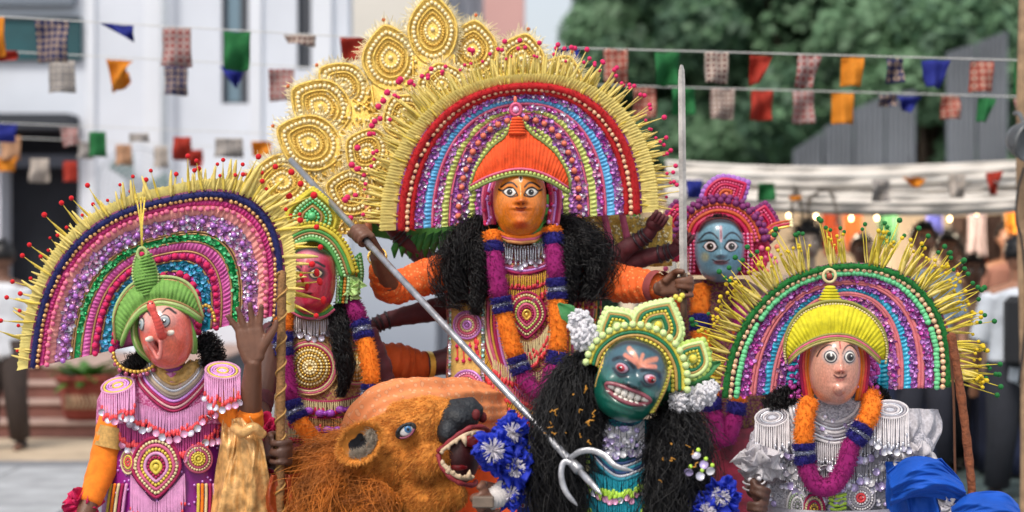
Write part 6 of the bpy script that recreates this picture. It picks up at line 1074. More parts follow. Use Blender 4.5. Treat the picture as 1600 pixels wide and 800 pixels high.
# ================================================================ RED MASK PERFORMER
fr = Fig(7.25); red = thing('person', 'performer in a crimson mask and green beaded crown with a large gold chest boss', 'person', (fr.p(490, 0)[0], 7.25, 0), 'masked performers')
TC = [(482, 492, 45), (505, 500, 74), (560, 506, 80), (640, 505, 76), (720, 502, 80), (820, 500, 90)]; fr.surf = torso_surf(TC, .13, .02); torso_mesh(fr, red, TC, .13, netmat('net_ochre', '#a8784a', '#c2a062', '#9c3a5c', 150.))
def ft_r(x, v): return .24*gau(x, v, -.05, .0, .15, .12)+.1*gau(x, v, -.03, -.2, .1, .25)+.07*gau(np.abs(x+.04), v, .17, .02, .08, .08)+.06*gau(x, v, 0, .32, .25, .07)+.1*gau(x, v, 0, .66, .3, .16)-.04*gau(np.abs(x), v, .4, -.22, .2, .15)
def paint_r(x, v):
    c = np.tile(np.array(lin('#bd2a48')), (*x.shape, 1)); c = lay(c, .7*gau(np.abs(x), v, .5, .3, .3, .3), '#c23a4a'); c = lay(c, .8*mell(x, v, 0, .36, .24, .1, .3), '#6e0d1c'); c = lay(c, mline(x, v, [(-.26, .33), (0, .37), (.24, .33)], .02), '#2a0808'); c = lay(c, .9*gau(x, v, .1, -.7, .5, .25), '#c8788a')
    for s in (-1, 1): c = lay(c, mline(x, v, [(s*.15, -.42), (s*.4, -.55), (s*.72, -.42)], .035), '#1a0a0c'); c = lay(c, mell(x, v, s*.44, -.22, .34, .2, .3), '#2a1014')
    c = lay(c, mline(x, v, [(-.8, -.8), (0, -.98), (.8, -.8)], .1), '#141015'); c = lay(c, mell(x, v, .1, -.55, .09, .1), '#d23048'); return c
mr = Mask(fr, red, 487, 438, 37, 53, 40, -.14, 0, -8, 2, ft_r, paint_r, 'crimson lacquered face mask')
for s in (-1, 1): mr.eye(s*.42, -.22, .26, .13, iris=.7, slant=s*-.1, ic='#3a1c14', pupil=.6, almond=.5, white='#d8c4a0')
ylw = C('yellow_felt', '#c9b93a', rough=.8, var=.2, scale=40); grb = C('jade_bead', '#5fbf7a', rough=.35); grd = C('green_felt', '#4f9a4a', rough=.7); pgr = C('pale_jade', '#a9d79a', rough=.45)
mb = MB(); up_ = [(446, 430), (444, 390), (456, 360), (490, 346), (520, 354), (545, 385), (556, 430)]; prism(mb, [(fr.p(x, y)[0], fr.p(x, y)[2]) for x, y in up_], fr.Y-.08, fr.Y-.02, ylw); cr = mb.build('crown', red); cr['label'] = 'green and yellow beaded crown with a teardrop plate'
plate(fr, cr, 488, 338, 40, 42, 2, -.08, [(.95, 3, ylw, 0), (.72, 3, pgr, 1), (.55, 2.6, grb, 1), (.38, 2, goldc, 0), (.25, 3, grb, 1)], ylw, 6, center=grb, rr=7)
browband(fr, cr, [(452, 402), (462, 384), (486, 374), (508, 382), (524, 404), (534, 432)], -.13, [(0, 3.6, grd, 0), (5, 2.8, pgr, 1), (10, 2.4, goldc, 0), (14, 3, grd, 0), (20, 3.6, ylw, 0), (26, 3, ylw, 1)])
for (x0, x1) in ((524, 540),):
    mb = MB()
    for k, m in enumerate((pgr, grd, C('ochre_bead', '#c8822a', rough=.5), pgr)):
        q = fr.pts([(526+k*5.5, 414, -.12), (528+k*5.5, 440, -.13), (526+k*5, 472, -.12)]); balls(mb, resample(smooth(q, 6), gap=5.4*fr.u), 2.8*fr.u, m, SPHL); tube(mb, q, 2*fr.u, m, 5)
    mb.build('ear_flap', cr)
plate(fr, cr, 550, 436, 15, 40, 18, -.06, [(.9, 2.6, pgr, 1), (.66, 2.4, grd, 0), (.44, 2.4, MATS['ochre_bead'], 1)], grd, 4); ruff(fr, cr, (548, 450), 20, C('lime_puff', '#b7d98a', rough=.7), 'side_puff', dy=-.1, layers=4, seed=9)
browband(fr, red, [(456, 482), (470, 490), (488, 493), (506, 490), (520, 480)], -.15, [(0, 3, grd, 0), (-4, 2.4, pinkc, 0), (4, 2.4, ylw, 0)], 'mask_rim')
mb = MB(); fringe(mb, fr, [(460, 494), (476, 500), (494, 502), (512, 498), (524, 490)], 22, wt, silv, 3.6, 1.6, disc=[silvseq], dr=5.4); stroke(mb, fr, [(460, 492), (494, 499), (524, 488)], 2.4, silv); mb.build('silver_necklace', red)
def boss(cx, cy, r, nm='gold_boss'):
    mb = MB(); P = fr.pts(circ(cx, cy, r, r, 28), .01); n = 28; i = np.arange(n); mb.add(np.vstack([P, fr.pts([(cx, cy)], .04)]), np.stack([i, (i+1) % n, np.full(n, n)], 1), goldl)
    for k in range(7): f = 1-k*.135; balls(mb, resample(fr.pts(circ(cx, cy, r*f, r*f, 26), .012+.03*(1-f*f)), gap=5.2*fr.u, closed=True), 2.5*fr.u, (goldb, goldp)[k % 2 if k < 5 else 1], SPHL)
    o = mb.build(nm, red); mb = MB()
    for f, m in ((1.1, magc), (1.2, cream), (1.3, pinkc), (1.4, goldc)): tube(mb, fr.pts(circ(cx, cy, r*f, r*f, 28), .008), 2.2*fr.u, m, 6, closed=True)
    mb.build('boss_rim', o)
boss(484, 574, 31); boss(556, 572, 22)
for yy, m, m2 in ((618, cream, pinkpom), (644, goldc, coralb), (668, cream, pinkpom), (700, goldc, coralb)):
    mb = MB(); fringe(mb, fr, [(452, yy), (490, yy+9), (530, yy+9), (566, yy)], 17, m, m2, 3.4, 1.5, tr=2.4); stroke(mb, fr, [(452, yy), (490, yy+9), (530, yy+9), (566, yy)], 2.8, magc); mb.build('fringe', red)
for (x, y) in ((474, 642), (508, 646), (540, 640), (486, 672), (520, 672), (504, 700)):
    mb = MB()
    for s in (-1, 1): balls(mb, fr.pts([(x+s*8, y)], .02), np.array((8, 4, 6))*fr.u, C('violet_ribbon', '#a44cc0', rough=.3), SPH)
    balls(mb, fr.pts([(x, y)], .026), 4*fr.u, MATS['violet_ribbon']); mb.build('ribbon_bow', red)
garland(fr, red, [(446, 470, -.08), (442, 520, -.13), (446, 580, -.16), (456, 630, -.18), (478, 672, -.19), (510, 700, -.19), (548, 690, -.19), (574, 640, -.17), (580, 590, -.16), (572, 540, -.14), (558, 490, -.1), (546, 470, -.06)], [(0, .1, orangeB, 1), (.1, .13, blueP, 1.05), (.13, .145, silverB, .95), (.145, .17, blueP, 1.05), (.17, .3, purpleP, 1), (.3, .325, blueP, 1.05), (.325, .34, silverB, .95), (.34, .36, blueP, 1.05), (.36, .56, orangeB, 1), (.56, .6, blueP, 1.05), (.6, .68, purpleP, 1), (.68, .7, blueP, 1.05), (.7, .715, silverB, .95), (.715, .73, blueP, 1.05), (.73, .865, orangeB, 1), (.865, .885, blueP, 1.05), (.885, .9, silverB, .95), (.9, .92, blueP, 1.05), (.92, 1, purpleP, 1)], 14)
hairmass(fr, red, [(530, 478, -.06), (530, 520, -.14), (540, 580, -.15), (532, 620, -.15)], [14, 15, 13, 6], 500, 3, freq=12.); hairmass(fr, red, [(450, 478, -.0), (438, 520, -.04), (436, 590, -.06)], [14, 20, 16], 400, 3, freq=12.)
stf_c = at(437, 706, 6.34); body(fr, red, fr.p(487, 440, 0), fr.p(492, 492, 0), (fr.p(500, 0)[0], 7.27, .85), fr.p(428, 520, 0), fr.p(568, 520, 0), [([fr.p(428, 520, 0), fr.p(404, 640, -.35), at(425, 722, 6.42)], lambda m_, w_, k_: hand_grip(m_, w_, stf_c, (0, 0, 1), (0, -1, 0), .017, k_, 1.1)), ([fr.p(568, 520, 0), fr.p(600, 640, .0), fr.p(590, 700, -.06)], None)], skin=SKIND, vox=.006)
ruff(fg, red, (408, 672), 34, hotp, 'net_ruffle', dy=.12, asp=1.1, layers=7, seed=12); ruff(fg, red, (412, 715), 30, hotp, 'net_ruffle', dy=.06, asp=1.1, layers=6, seed=13)
mb = MB(); wtube(mb, [fr.p(566, 520, 0), fr.p(590, 580, .0), fr.p(600, 640, .0)], np.array((24, 24, 22))*fr.u, maroon, 18, .04, 3); mb.build('sleeve', red); mb = MB(); wtube(mb, [fr.p(430, 520, 0), fr.p(412, 590, -.18), fr.p(404, 640, -.35)], np.array((24, 22, 20))*fr.u, maroon, 18, .04, 3); mb.build('sleeve', red)
skirt(fr, red, [(.9, fr.p(500, 0)[0], 7.26, .2, .16), (.5, fr.p(500, 0)[0], 7.28, .25, .2), (.02, fr.p(500, 0)[0], 7.3, .3, .26)], C('crimson_brocade', '#7c1830', rough=.5, var=.5, scale=24))
# staff
stf = thing('wooden_staff', 'twisted rope-like wooden staff held upright beside the pink elephant mask', 'staff', (stf_c[0], 6.34, 0)); mb = MB(); zz = np.linspace(.004, CAMZ-(425-400)*K*6.34, 60); xx = stf_c[0]+np.interp(zz, [0, .7, 1.0, 1.6], [-.004, 0, .002, .008])
tube(mb, np.stack([xx, np.full(60, 6.34), zz], 1), .0155*(1+.05*np.sin(zz*40)), C('rope_wood', '#8a6238', rough=.75, var=.35, scale=60, bump=.6, bscale=120), 12); sp = mb.build('shaft', stf); mb = MB(); th = zz*70; fz = np.linspace(zz[20], zz[-1], 500); th = fz*75
tube(mb, np.stack([np.interp(fz, zz, xx)+.017*np.cos(th), 6.34+.017*np.sin(th), fz], 1), .0035, C('gold_twist', '#b58a4a', rough=.5), 5, ref=(0, 0, 1)); mb.build('binding', sp)
# ================================================================ BLUE MASK PERFORMER
fb = Fig(7.85); blu = thing('person', 'performer in a sky blue mask with a crimson and purple beaded crown', 'person', (fb.p(1125, 0)[0], 7.85, 0), 'masked performers')
TC = [(436, 1125, 40), (460, 1125, 80), (560, 1125, 90), (800, 1125, 95)]; fb.surf = torso_surf(TC, .13, .02); torso_mesh(fb, blu, TC, .13, netmat('net_wine', '#5c1a38', '#8a6a3a', '#7a3060', 150.))
def ft_b(x, v): return .22*gau(x, v, 0, .12, .13, .1)+.1*gau(x, v, 0, -.1, .09, .22)+.07*gau(np.abs(x), v, .15, .14, .08, .07)+.07*gau(x, v, 0, .34, .25, .06)+.1*gau(x, v, 0, .68, .28, .15)-.04*gau(np.abs(x), v, .42, -.15, .22, .14)
def paint_b(x, v):
    c = np.tile(np.array(lin('#6a93a6')), (*x.shape, 1)); c = lay(c, .6*gau(np.abs(x), v, .6, .2, .25, .4), '#4f86a4'); c = lay(c, .6*mell(x, v, -.62, .2, .15, .14, .6), '#b8ab6a'); c = lay(c, .8*mell(x, v, 0, .36, .28, .08, .3), '#8a3a44'); c = lay(c, mline(x, v, [(-.34, .28), (-.15, .34), (0, .33), (.15, .34), (.34, .28)], .02), '#2a1418')
    for s in (-1, 1): c = lay(c, mline(x, v, [(s*.12, -.36), (s*.35, -.52), (s*.6, -.5), (s*.85, -.3)], .03), '#1c2430'); c = lay(c, mline(x, v, [(s*.14, -.1), (s*.3, -.28), (s*.55, -.3), (s*.9, -.22)], .035), '#14141c'); c = lay(c, mline(x, v, [(s*.14, -.06), (s*.4, .03), (s*.7, -.1)], .025), '#14141c')
    c = lay(c, mline(x, v, [(0, -.7), (0, -.3)], .05), '#c9a0a8'); c = lay(c, mline(x, v, [(0, -.6), (0, -.36)], .02), '#8a3a4a'); c = lay(c, mline(x, v, [(-.85, -.62), (-.5, -.85), (0, -.93), (.5, -.85), (.85, -.62)], .1), '#141318'); return c
mbm = Mask(fb, blu, 1124, 390, 38, 50, 42, -.15, 0, -3, 2, ft_b, paint_b, 'sky blue lacquered face mask')
for s in (-1, 1): mbm.eye(s*.42, -.12, .27, .16, iris=.68, slant=s*-.08, ic='#3a2420', pupil=.6, almond=.5, white='#e6d8d8', rim='#14141c')
cri = C('crimson_bead', '#c0164c', rough=.4); rosb = C('rose_pink_bead', '#e0608c', rough=.4); pur = C('purple_frill', '#7a2a68', rough=.7, var=.25, scale=60); lav = C('lavender_frill', '#a46ac0', rough=.6)
mb = MB(); prism(mb, [(fb.p(x, y)[0], fb.p(x, y)[2]) for x, y in ((1078, 430), (1074, 370), (1090, 332), (1124, 322), (1160, 332), (1176, 370), (1172, 430))], fb.Y-.06, fb.Y, cri); cb = mb.build('crown', blu); cb['label'] = 'crimson beaded crown with purple frilled plates'
browband(fb, cb, [(1080, 378), (1088, 354), (1106, 340), (1126, 336), (1148, 342), (1164, 358), (1172, 380)], -.12, [(0, 4, cri, 0), (7, 3, C('orange_cord2', '#c8582a'), 0), (12, 2.8, rosb, 1), (17, 3, MATS['orange_cord2'], 0), (23, 6, pur, 1), (29, 5, pur, 1)])
plate(fb, cb, 1134, 304, 28, 38, 62, -.06, [(.9, 3, cri, 0), (.74, 2.4, rosb, 1), (.58, 2.6, cri, 0), (.42, 2.2, rosb, 1), (.26, 2.6, MATS['orange_cord2'], 0)], lav, 8, center=peach, rr=4); plate(fb, cb, 1190, 350, 25, 32, 10, -.05, [(.86, 3, cri, 0), (.66, 2.6, rosb, 1), (.46, 2.4, cri, 0)], pur, 7, center=peach, rr=4); plate(fb, cb, 1062, 350, 27, 34, -10, -.05, [(.86, 3, cri, 0), (.66, 2.6, rosb, 1), (.46, 2.4, cri, 0)], pur, 7, center=peach, rr=4)
for x0 in (1078, 1168):
    mb = MB()
    for k in range(3): q = fb.pts([(x0-6+k*6, 366, -.13), (x0-5+k*6, 395, -.13), (x0-6+k*6, 424, -.12)]); tube(mb, q, 3*fb.u, cri, 6); balls(mb, resample(smooth(q, 6)+np.array((0, -.006, 0)), gap=5.6*fb.u), 2.4*fb.u, (rosb, pinkseq, rosb)[k], SPHL)
    mb.build('ear_flap', cb)
for (x, y, r) in ((1190, 388, 16), (1186, 412, 14), (1056, 396, 15), (1196, 402, 10)):
    mb = MB(); 
    for t in np.arange(9)*2*PI/9: balls(mb, [fb.p(x+r*.6*math.cos(t), y+r*.6*math.sin(t), -.1)], np.array((r*.36, r*.2, r*.36))*fb.u, cri)
    balls(mb, [fb.p(x, y, -.12)], r*.3*fb.u, rosb); mb.build('rosette', cb)
for pts in ([(1188, 374, -.08), (1206, 352, -.09), (1236, 344, -.1)], [(1060, 378, -.08), (1050, 350, -.08), (1034, 332, -.08)]):
    for k in range(3): mb = MB(); q = smooth(fb.pts(pts), 6)+np.array((0, -.004*k, -.012*k)); tube(mb, q, np.linspace(3.4, 1.8, len(q))*fb.u, (MATS['orange_cord2'], cri, goldb)[k], 6); balls(mb, q[-1:], 3.4*fb.u, goldp); mb.build('plume', cb)
for (x, y) in ((1206, 372), (1214, 386), (1204, 400), (1212, 410), (1198, 424), (1044, 404), (1040, 420)): mb = MB(); balls(mb, [fb.p(x, y, -.1)], 4.4*fb.u, peach if x % 4 else rosb); mb.build('bead', cb)
hairmass(fb, blu, [(1092, 352, -.1), (1124, 342, -.14), (1158, 352, -.1)], [6, 7, 6], 200, 2.5, freq=10.)
body(fb, blu, fb.p(1124, 395, 0), fb.p(1124, 446, 0), (fb.p(1124, 0)[0], 7.87, .85), fb.p(1060, 470, 0), fb.p(1190, 470, 0), [([fb.p(1060, 470, 0), fb.p(1040, 560, 0), fb.p(1040, 640, -.1)], None), ([fb.p(1190, 470, 0), fb.p(1215, 560, 0), fb.p(1210, 640, -.1)], None)], skin=SKIND, vox=.008)
garland(fb, blu, [(1096, 446, -.1), (1094, 520, -.17), (1110, 620, -.18), (1130, 690, -.18), (1150, 640, -.18), (1160, 540, -.17), (1156, 450, -.1)], [(0, .1, orangeB, 1), (.1, .15, blueP, 1.05), (.15, .36, orangeB, 1), (.36, .4, blueP, 1.05), (.4, .6, purpleP, 1), (.6, .64, blueP, 1.05), (.64, .86, orangeB, 1), (.86, 1, purpleP, 1)], 14)
skirt(fb, blu, [(.9, fb.p(1124, 0)[0], 7.86, .2, .16), (.02, fb.p(1124, 0)[0], 7.9, .3, .26)], MATS['crimson_brocade']); mb = MB(); wtube(mb, [fb.p(1060, 472, 0), fb.p(1046, 520, 0), fb.p(1040, 570, 0)], np.array((26, 25, 23))*fb.u, orangeC, 18, .04, 3); mb.build('sleeve', blu); mb = MB(); wtube(mb, [fb.p(1190, 472, 0), fb.p(1206, 520, 0), fb.p(1214, 570, 0)], np.array((26, 25, 23))*fb.u, orangeC, 18, .04, 3); mb.build('sleeve', blu)
# ================================================================ GREEN DEMON
fm = Fig(6.25); dem = thing('person', 'crouching performer in a dark green grinning demon mask with yellow and green crown', 'person', (fm.p(968, 0)[0], 6.25, 0), 'masked performers')
TC = [(655, 968, 50), (675, 966, 78), (720, 962, 84), (800, 958, 88), (860, 958, 92)]; fm.surf = torso_surf(TC, .14, .02); torso_mesh(fm, dem, TC, .14, netmat('net_teal', '#0f5f70', '#1d8a96', '#243a6a', 150.))
def ft_m(x, v):
    return .22*gau(x, v, 0, .0, .2, .13)+.08*gau(np.abs(x), v, .15, .03, .09, .08)+.16*gau(np.abs(x), v, .38, -.26, .19, .14)+.12*gau(np.abs(x), v, .36, -.46, .26, .09)-.06*gau(x, v, 0, -.3, .08, .12)+.12*gau(np.abs(x), v, .62, .12, .18, .16)-.1*mell(x, v, 0, .3, .6, .17, .35)+.1*gau(x, v, 0, .72, .4, .14)+.06*gau(x, v, 0, .56, .5, .06)
def paint_m(x, v):
    c = np.tile(np.array(lin('#0d5a4a')), (*x.shape, 1)); c = lay(c, .85*sstep(-v, -.15, .35), '#37596a'); c = lay(c, .6*gau(np.abs(x), v, .38, -.28, .26, .2), '#54697c'); c = lay(c, .6*gau(x, v, 0, .02, .25, .12), '#2c4458'); c = lay(c, .5*gau(np.abs(x), v, .6, .1, .2, .15), '#3f7a78')
    c = lay(c, mell(x, v, 0, .3, .68, .2, .1), '#7c2f38'); c = lay(c, mell(x, v, 0, .3, .6, .145, .12), '#2c0f12')
    for s in (-1, 1):
        c = lay(c, mell(x, v, s*.09, .06, .055, .045), '#0c1c20'); c = lay(c, mline(x, v, [(s*.2, -.12), (s*.4, -.05), (s*.64, -.16)], .03), '#1a2a38'); c = lay(c, mline(x, v, [(s*.12, -.36), (s*.3, -.46), (s*.55, -.46), (s*.72, -.34)], .045), '#16222e')
        c = lay(c, mline(x, v, [(s*.06, -.5), (s*.2, -.62), (s*.42, -.72)], .06), '#d6876a'); c = lay(c, mline(x, v, [(s*.05, -.46), (s*.25, -.52), (s*.46, -.56)], .045), '#cf7d66'); c = lay(c, .8*mline(x, v, [(s*.3, .55), (s*.6, .45), (s*.75, .25)], .02), '#093a32')
    c = lay(c, mline(x, v, [(0, -.42), (0, -.7)], .05), '#d6876a'); c = lay(c, mline(x, v, [(-.9, -.62), (-.55, -.88), (0, -.97), (.55, -.88), (.9, -.62)], .1), '#120f12'); return c
mm_ = Mask(fm, dem, 985, 594, 52, 64, 50, -.17, 21, 0, 2, ft_m, paint_m, 'dark green grinning demon face mask', chin=.08)
for s in (-1, 1): mm_.eye(s*.4, -.25, .2, .13, iris=.66, slant=s*.15, ic='#b01428', pupil=.45, almond=.2, bulge=.12, white='#cda2b4', rim='#1a2530', rimw=.16)
tw = C('tooth_enamel', '#e8e2d8', rough=.25, coat=.3)
for row, (n, hv, cv) in enumerate(((6, .105, .275), (7, .04, .42))):
    for i in range(n):
        f = (i-(n-1)/2)/((n-1)/2); x = f*.5; v = cv+.03*f*f*(-1 if row == 0 else -1.6); q = np.array([[mm_.at_xv(np.array(x+dx*(.088 if row == 0 else .072)), np.array(v+dv*hv*(1-.35*abs(f))), np.array(l)) for dx in (-1, -.5, 0, .5, 1)] for dv, l in ((-1, .05), (-.5, .1), (0, .12), (.5, .1), (1, .05))]); q[:, 0] += (0, .008, 0); q[:, -1] += (0, .008, 0); mb = MB(); sheet(mb, q.reshape(5, 5, 3), tw, .004); mb.build('tooth', mm_.ob)
lipm = C('lip_paint', '#8a4550', rough=.35, coat=.3); mb = MB(); a = np.arange(40)*2*PI/40; X = .62*np.cos(a); V = .3+.165*np.sin(a)-.04*np.cos(a)**2; tube(mb, mm_.at_xv(X, V, np.full(40, .07)), 3.2*fm.u, lipm, 8, closed=True); mb.build('lip', mm_.ob)
yb = C('yellow_bead2', '#d8c84a', rough=.45); lg = C('lime_puff2', '#cfe39a', rough=.7, var=.12); gr = C('emerald_cord', '#12704a', rough=.6); tn = C('tan_cord', '#b8924e', rough=.5)
mb = MB(); prism(mb, [(fm.p(x, y)[0], fm.p(x, y)[2]) for x, y in ((930, 575), (940, 540), (965, 515), (1005, 512), (1040, 530), (1060, 565), (1060, 610), (1040, 640))], fm.Y-.07, fm.Y-.0, gr); cd = mb.build('crown', dem); cd['label'] = 'yellow and green beaded crown with scalloped plates'
browband(fm, cd, [(944, 576), (952, 556), (974, 540), (1002, 538), (1028, 552), (1042, 578), (1044, 610)], -.14, [(0, 4.5, gr, 0), (7, 3.6, yb, 1), (13, 3, tn, 0), (18, 3.2, gr, 0), (24, 3.4, yb, 0), (30, 6, lg, 1)])
plate(fm, cd, 1028, 508, 40, 42, 28, -.08, [(.96, 3.4, lg, 0), (.84, 2.6, tn, 0), (.72, 3, gr, 0), (.6, 3, yb, 1), (.48, 2.4, tn, 0), (.36, 3.4, gr, 0)], lg, 8, center=yb, rr=7); plate(fm, cd, 964, 510, 31, 30, -30, -.08, [(.9, 3, lg, 0), (.74, 2.4, tn, 0), (.6, 3, gr, 0), (.44, 3, yb, 1)], lg, 8, center=lg, rr=7); plate(fm, cd, 1082, 560, 27, 32, 30, -.08, [(.9, 3, lg, 0), (.74, 2.4, tn, 0), (.6, 3, gr, 0), (.44, 3, yb, 1)], C('apple_puff', '#b5cf6a', rough=.7), 8, center=yb, rr=7)
mb = MB(); balls(mb, [fm.p(1062, 468, -.1), fm.p(1066, 462, -.1), fm.p(1056, 464, -.1)], 4.5*fm.u, yb); mb.build('finial', cd)
for pts in ([(954, 552, -.17), (944, 574, -.19), (936, 604, -.18)], [(1042, 576, -.17), (1034, 606, -.19), (1016, 642, -.18)]):
    mb = MB(); q = smooth(fm.pts(pts), 8); tube(mb, q, 7*fm.u, gr, 10)
    for sx in (-5, 5): tube(mb, q+np.array((sx*fm.u, -.012, 0)), 2.6*fm.u, tn, 6)
    balls(mb, resample(q+np.array((0, -.016, 0)), gap=6*fm.u), np.array((6.4, 3, 2.9))*fm.u, yb); mb.build('ear_roll', cd)
wf = C('white_flower', '#f0eef2', rough=.9, var=.05, trans=.35, bump=0, spec=.1)
for n_, (x, y, r, sd) in enumerate(((906, 504, 20, 21), (914, 526, 22, 22), (934, 540, 18, 23), (1062, 628, 18, 24), (1082, 624, 20, 25), (1102, 616, 18, 26), (1112, 606, 12, 27))): pomflower(fm, cd, x, y, r, wf, -.1-.02*(n_ % 2))
def flatleaf(x0, y0, x1, y1, w, m): 
    t = np.linspace(0, 1, 9); c = np.array((x0, y0))+np.outer(t, (x1-x0, y1-y0)); n = nrm(np.array((-(y1-y0), x1-x0))); wd = w*np.sin(t*PI*.88+.25)*(1+.14*np.sin(t*34)); P = np.stack([fm.pts(np.c_[c+n*wd[:, None]*s, -.06-.02*np.sin(t*3)-abs(s)*.012]) for s in (-1, -.5, 0, .5, 1)], 0); mb = MB(); sheet(mb, P, m, .002); mb.build('leaf', cd)
lf = C('leaf_cloth', '#3f8a4c', rough=.55, var=.2, scale=40, trans=.2); flatleaf(1056, 598, 1126, 566, 15, lf); flatleaf(1060, 606, 1118, 594, 14, lf); flatleaf(1064, 590, 1112, 548, 13, C('leaf_cloth2', '#7fae5c', rough=.55)); flatleaf(912, 512, 872, 474, 14, lf)
# hair with scattered gold flecks
flk = C('gold_fleck', '#c98d34', rough=.4, metal=.3)
def flecks(reg, n, dy):
    mb = MB()
    for _ in range(n):
        x, y = random.uniform(*reg[:2]), random.uniform(*reg[2:]); p0 = np.array((x, y)); a0 = random.uniform(0, 6.28); q = [fm.p(*(p0+np.array((math.cos(a0), math.sin(a0)))*k*random.uniform(1.5, 3.2)+RNG.normal(size=2)*1.6), dy) for k in range(random.randint(3, 5))]; tube(mb, smooth(q, 3), random.uniform(.5, 1.1)*fm.u, flk, 4)
    kind(mb.build('gold_flecks', dem), 'stuff')
for cl_, rd in (([(940, 555, .02), (905, 590, -.06), (885, 635, -.1), (872, 690, -.12), (872, 745, -.12), (880, 830, -.1)], [22, 36, 46, 48, 46, 40]), ([(920, 600, -.04), (918, 650, -.1), (912, 700, -.13)], [22, 30, 22]), ([(1040, 640, .0), (1056, 665, -.08), (1062, 710, -.12), (1056, 770, -.13), (1050, 850, -.12)], [24, 44, 50, 48, 44]), ([(1034, 660, -.1), (1032, 710, -.13), (1036, 780, -.14)], [16, 18, 18])): hairmass(fm, dem, cl_, rd, 2000, 6, freq=10., seg=14, loose=2.6, Lr=(.25, .5))
flecks((850, 930, 600, 690), 16, -.26); flecks((1030, 1090, 670, 760), 7, -.27)
# chest
mb = MB(); fringe(mb, fm, [(936, 656), (952, 664), (972, 668), (994, 664), (1006, 656)], 34, wt, silv, 3.2, 1.5, off=.012, disc=bigsil, dr=6); discs(mb, fm.pts([(random.uniform(938, 996), random.uniform(668, 712)) for _ in range(60)], .02), np.array([random.uniform(2.5, 6)*fm.u for _ in range(60)]), bigsil); mb.build('silver_necklace', dem)
mb = MB()
for k, m in enumerate((C('navy_cord', '#1d3a6a'), silv, C('teal_cord', '#2a8aa0'), MATS['navy_cord'], silv, MATS['teal_cord'])): stroke(mb, fm, [(918-k*1.5, 668+k*5), (936, 702+k*5), (966, 724+k*5), (1000, 714+k*5), (1010, 700+k*5)], 2.8, m, .012+.001*k)
mb.build('collar', dem); tl = C('teal_thread', '#1492a6', rough=.45); lm2 = C('lime_bead2', '#b6e04a', rough=.45)
for yy in (722, 762, 800): mb = MB(); fringe(mb, fm, [(904, yy), (930, yy+16), (964, yy+24), (998, yy+14), (1020, yy-2)], 30, tl, lm2, 3.0, 1.5, off=.016, tr=3.6, disc=[pinkseq, silvseq], dr=5.4); mb.build('fringe', dem)
mb = MB(); balls(mb, fm.pts([(918, 712), (918, 722), (914, 704)], .05), 3.6*fm.u, lm2); balls(mb, fm.pts([(917, 732)], .05), 5*fm.u, cream); mb.build('bead_drop', dem)
# arms with blue flower cuffs
body(fm, dem, fm.p(984, 600, -.02), fm.p(968, 664, 0), (fm.p(958, 0)[0], 6.27, .45), fm.p(892, 700, .02), fm.p(1040, 700, .02), [([fm.p(892, 700, .02), fm.p(812, 735, -.05), fm.p(788, 768, -.14)], lambda m_, w_, k_: hand_grip(m_, w_, fm.p(758, 786, -.2), (-.5, 0, .8), (0, -1, 0), .013, k_, 1.1)), ([fm.p(1040, 700, .02), fm.p(1110, 770, -.05), fm.p(1120, 830, -.1)], None)], True, skin=SKIN, vox=.0055)
bf = C('cobalt_net', '#1a34c0', rough=.6, var=.25, scale=30, trans=.25); wc = C('white_stamen', '#e2dce4', rough=.6)
def netflower(x, y, r, dy, seed):
    o = ruff(fm, dem, (x, y), r, bf, 'net_flower', dy=dy, layers=5, seed=seed, n=80); cen = fm.p(x, y, dy-.035); d = nrm(RNG.normal(size=(90, 3))*np.array((1, .5, 1))+np.array((0, -.7, 0))); mb = MB(); strands(mb, np.stack([cen+0*d, cen+d*r*.25*fm.u, cen+d*r*.5*fm.u], 1), np.array((.8, .7, .6))*fm.u, wc); balls(mb, cen+d*r*.42*fm.u, .9*fm.u, wc, SPHL); mb.build('flower_centre', o)
for (x, y, r, dy, s_) in ((770, 704, 40, -.2, 31), (800, 676, 34, -.14, 32), (806, 730, 32, -.16, 33), (798, 772, 28, -.14, 34), (822, 700, 26, -.1, 35), (1126, 776, 32, -.16, 36), (1104, 800, 30, -.18, 37)): netflower(x, y, r, dy, s_)
mb = MB(); wtube(mb, fm.pts([(790, 766, -.15), (775, 776, -.17), (764, 782, -.19)]), np.array((17, 18, 15))*fm.u, C('white_cuff', '#cfc8c4', rough=.8), 18, .04, 2); mb.build('cuff', dem); mb = MB(); box(mb, fm.p(738, 794, -.26), fm.p(772, 774, -.22), C('taupe_leather', '#6e5f52', rough=.6), .004); mb.build('wrist_strap', dem)
mb = MB(); wtube(mb, fm.pts([(836, 722, -.03), (834, 760, -.04), (830, 840, -.04)]), np.array((14, 20, 26))*fm.u, scatterprint('blue_print', '#1c2f8a', '#c8ccd8', '#8a2440', 40.), 18, .1, 4, 3); mb.build('printed_sash', dem)
for (x, y) in ((1088, 712), (1100, 726), (1076, 738), (1094, 744), (1110, 736)): mb = MB(); discs(mb, fm.pts([(x, y, -.25)]), 7*fm.u, random.choice(bigsil)); balls(mb, fm.pts([(x+3, y-9, -.25)]), 3.4*fm.u, lm2); mb.build('sequin_drop', dem)
skirt(fm, dem, [(.68, fm.p(958, 0)[0], 6.26, .2, .17), (.4, fm.p(958, 0)[0], 6.18, .3, .3), (.02, fm.p(958, 0)[0], 6.2, .4, .4)], C('teal_satin', '#14505e', rough=.45))
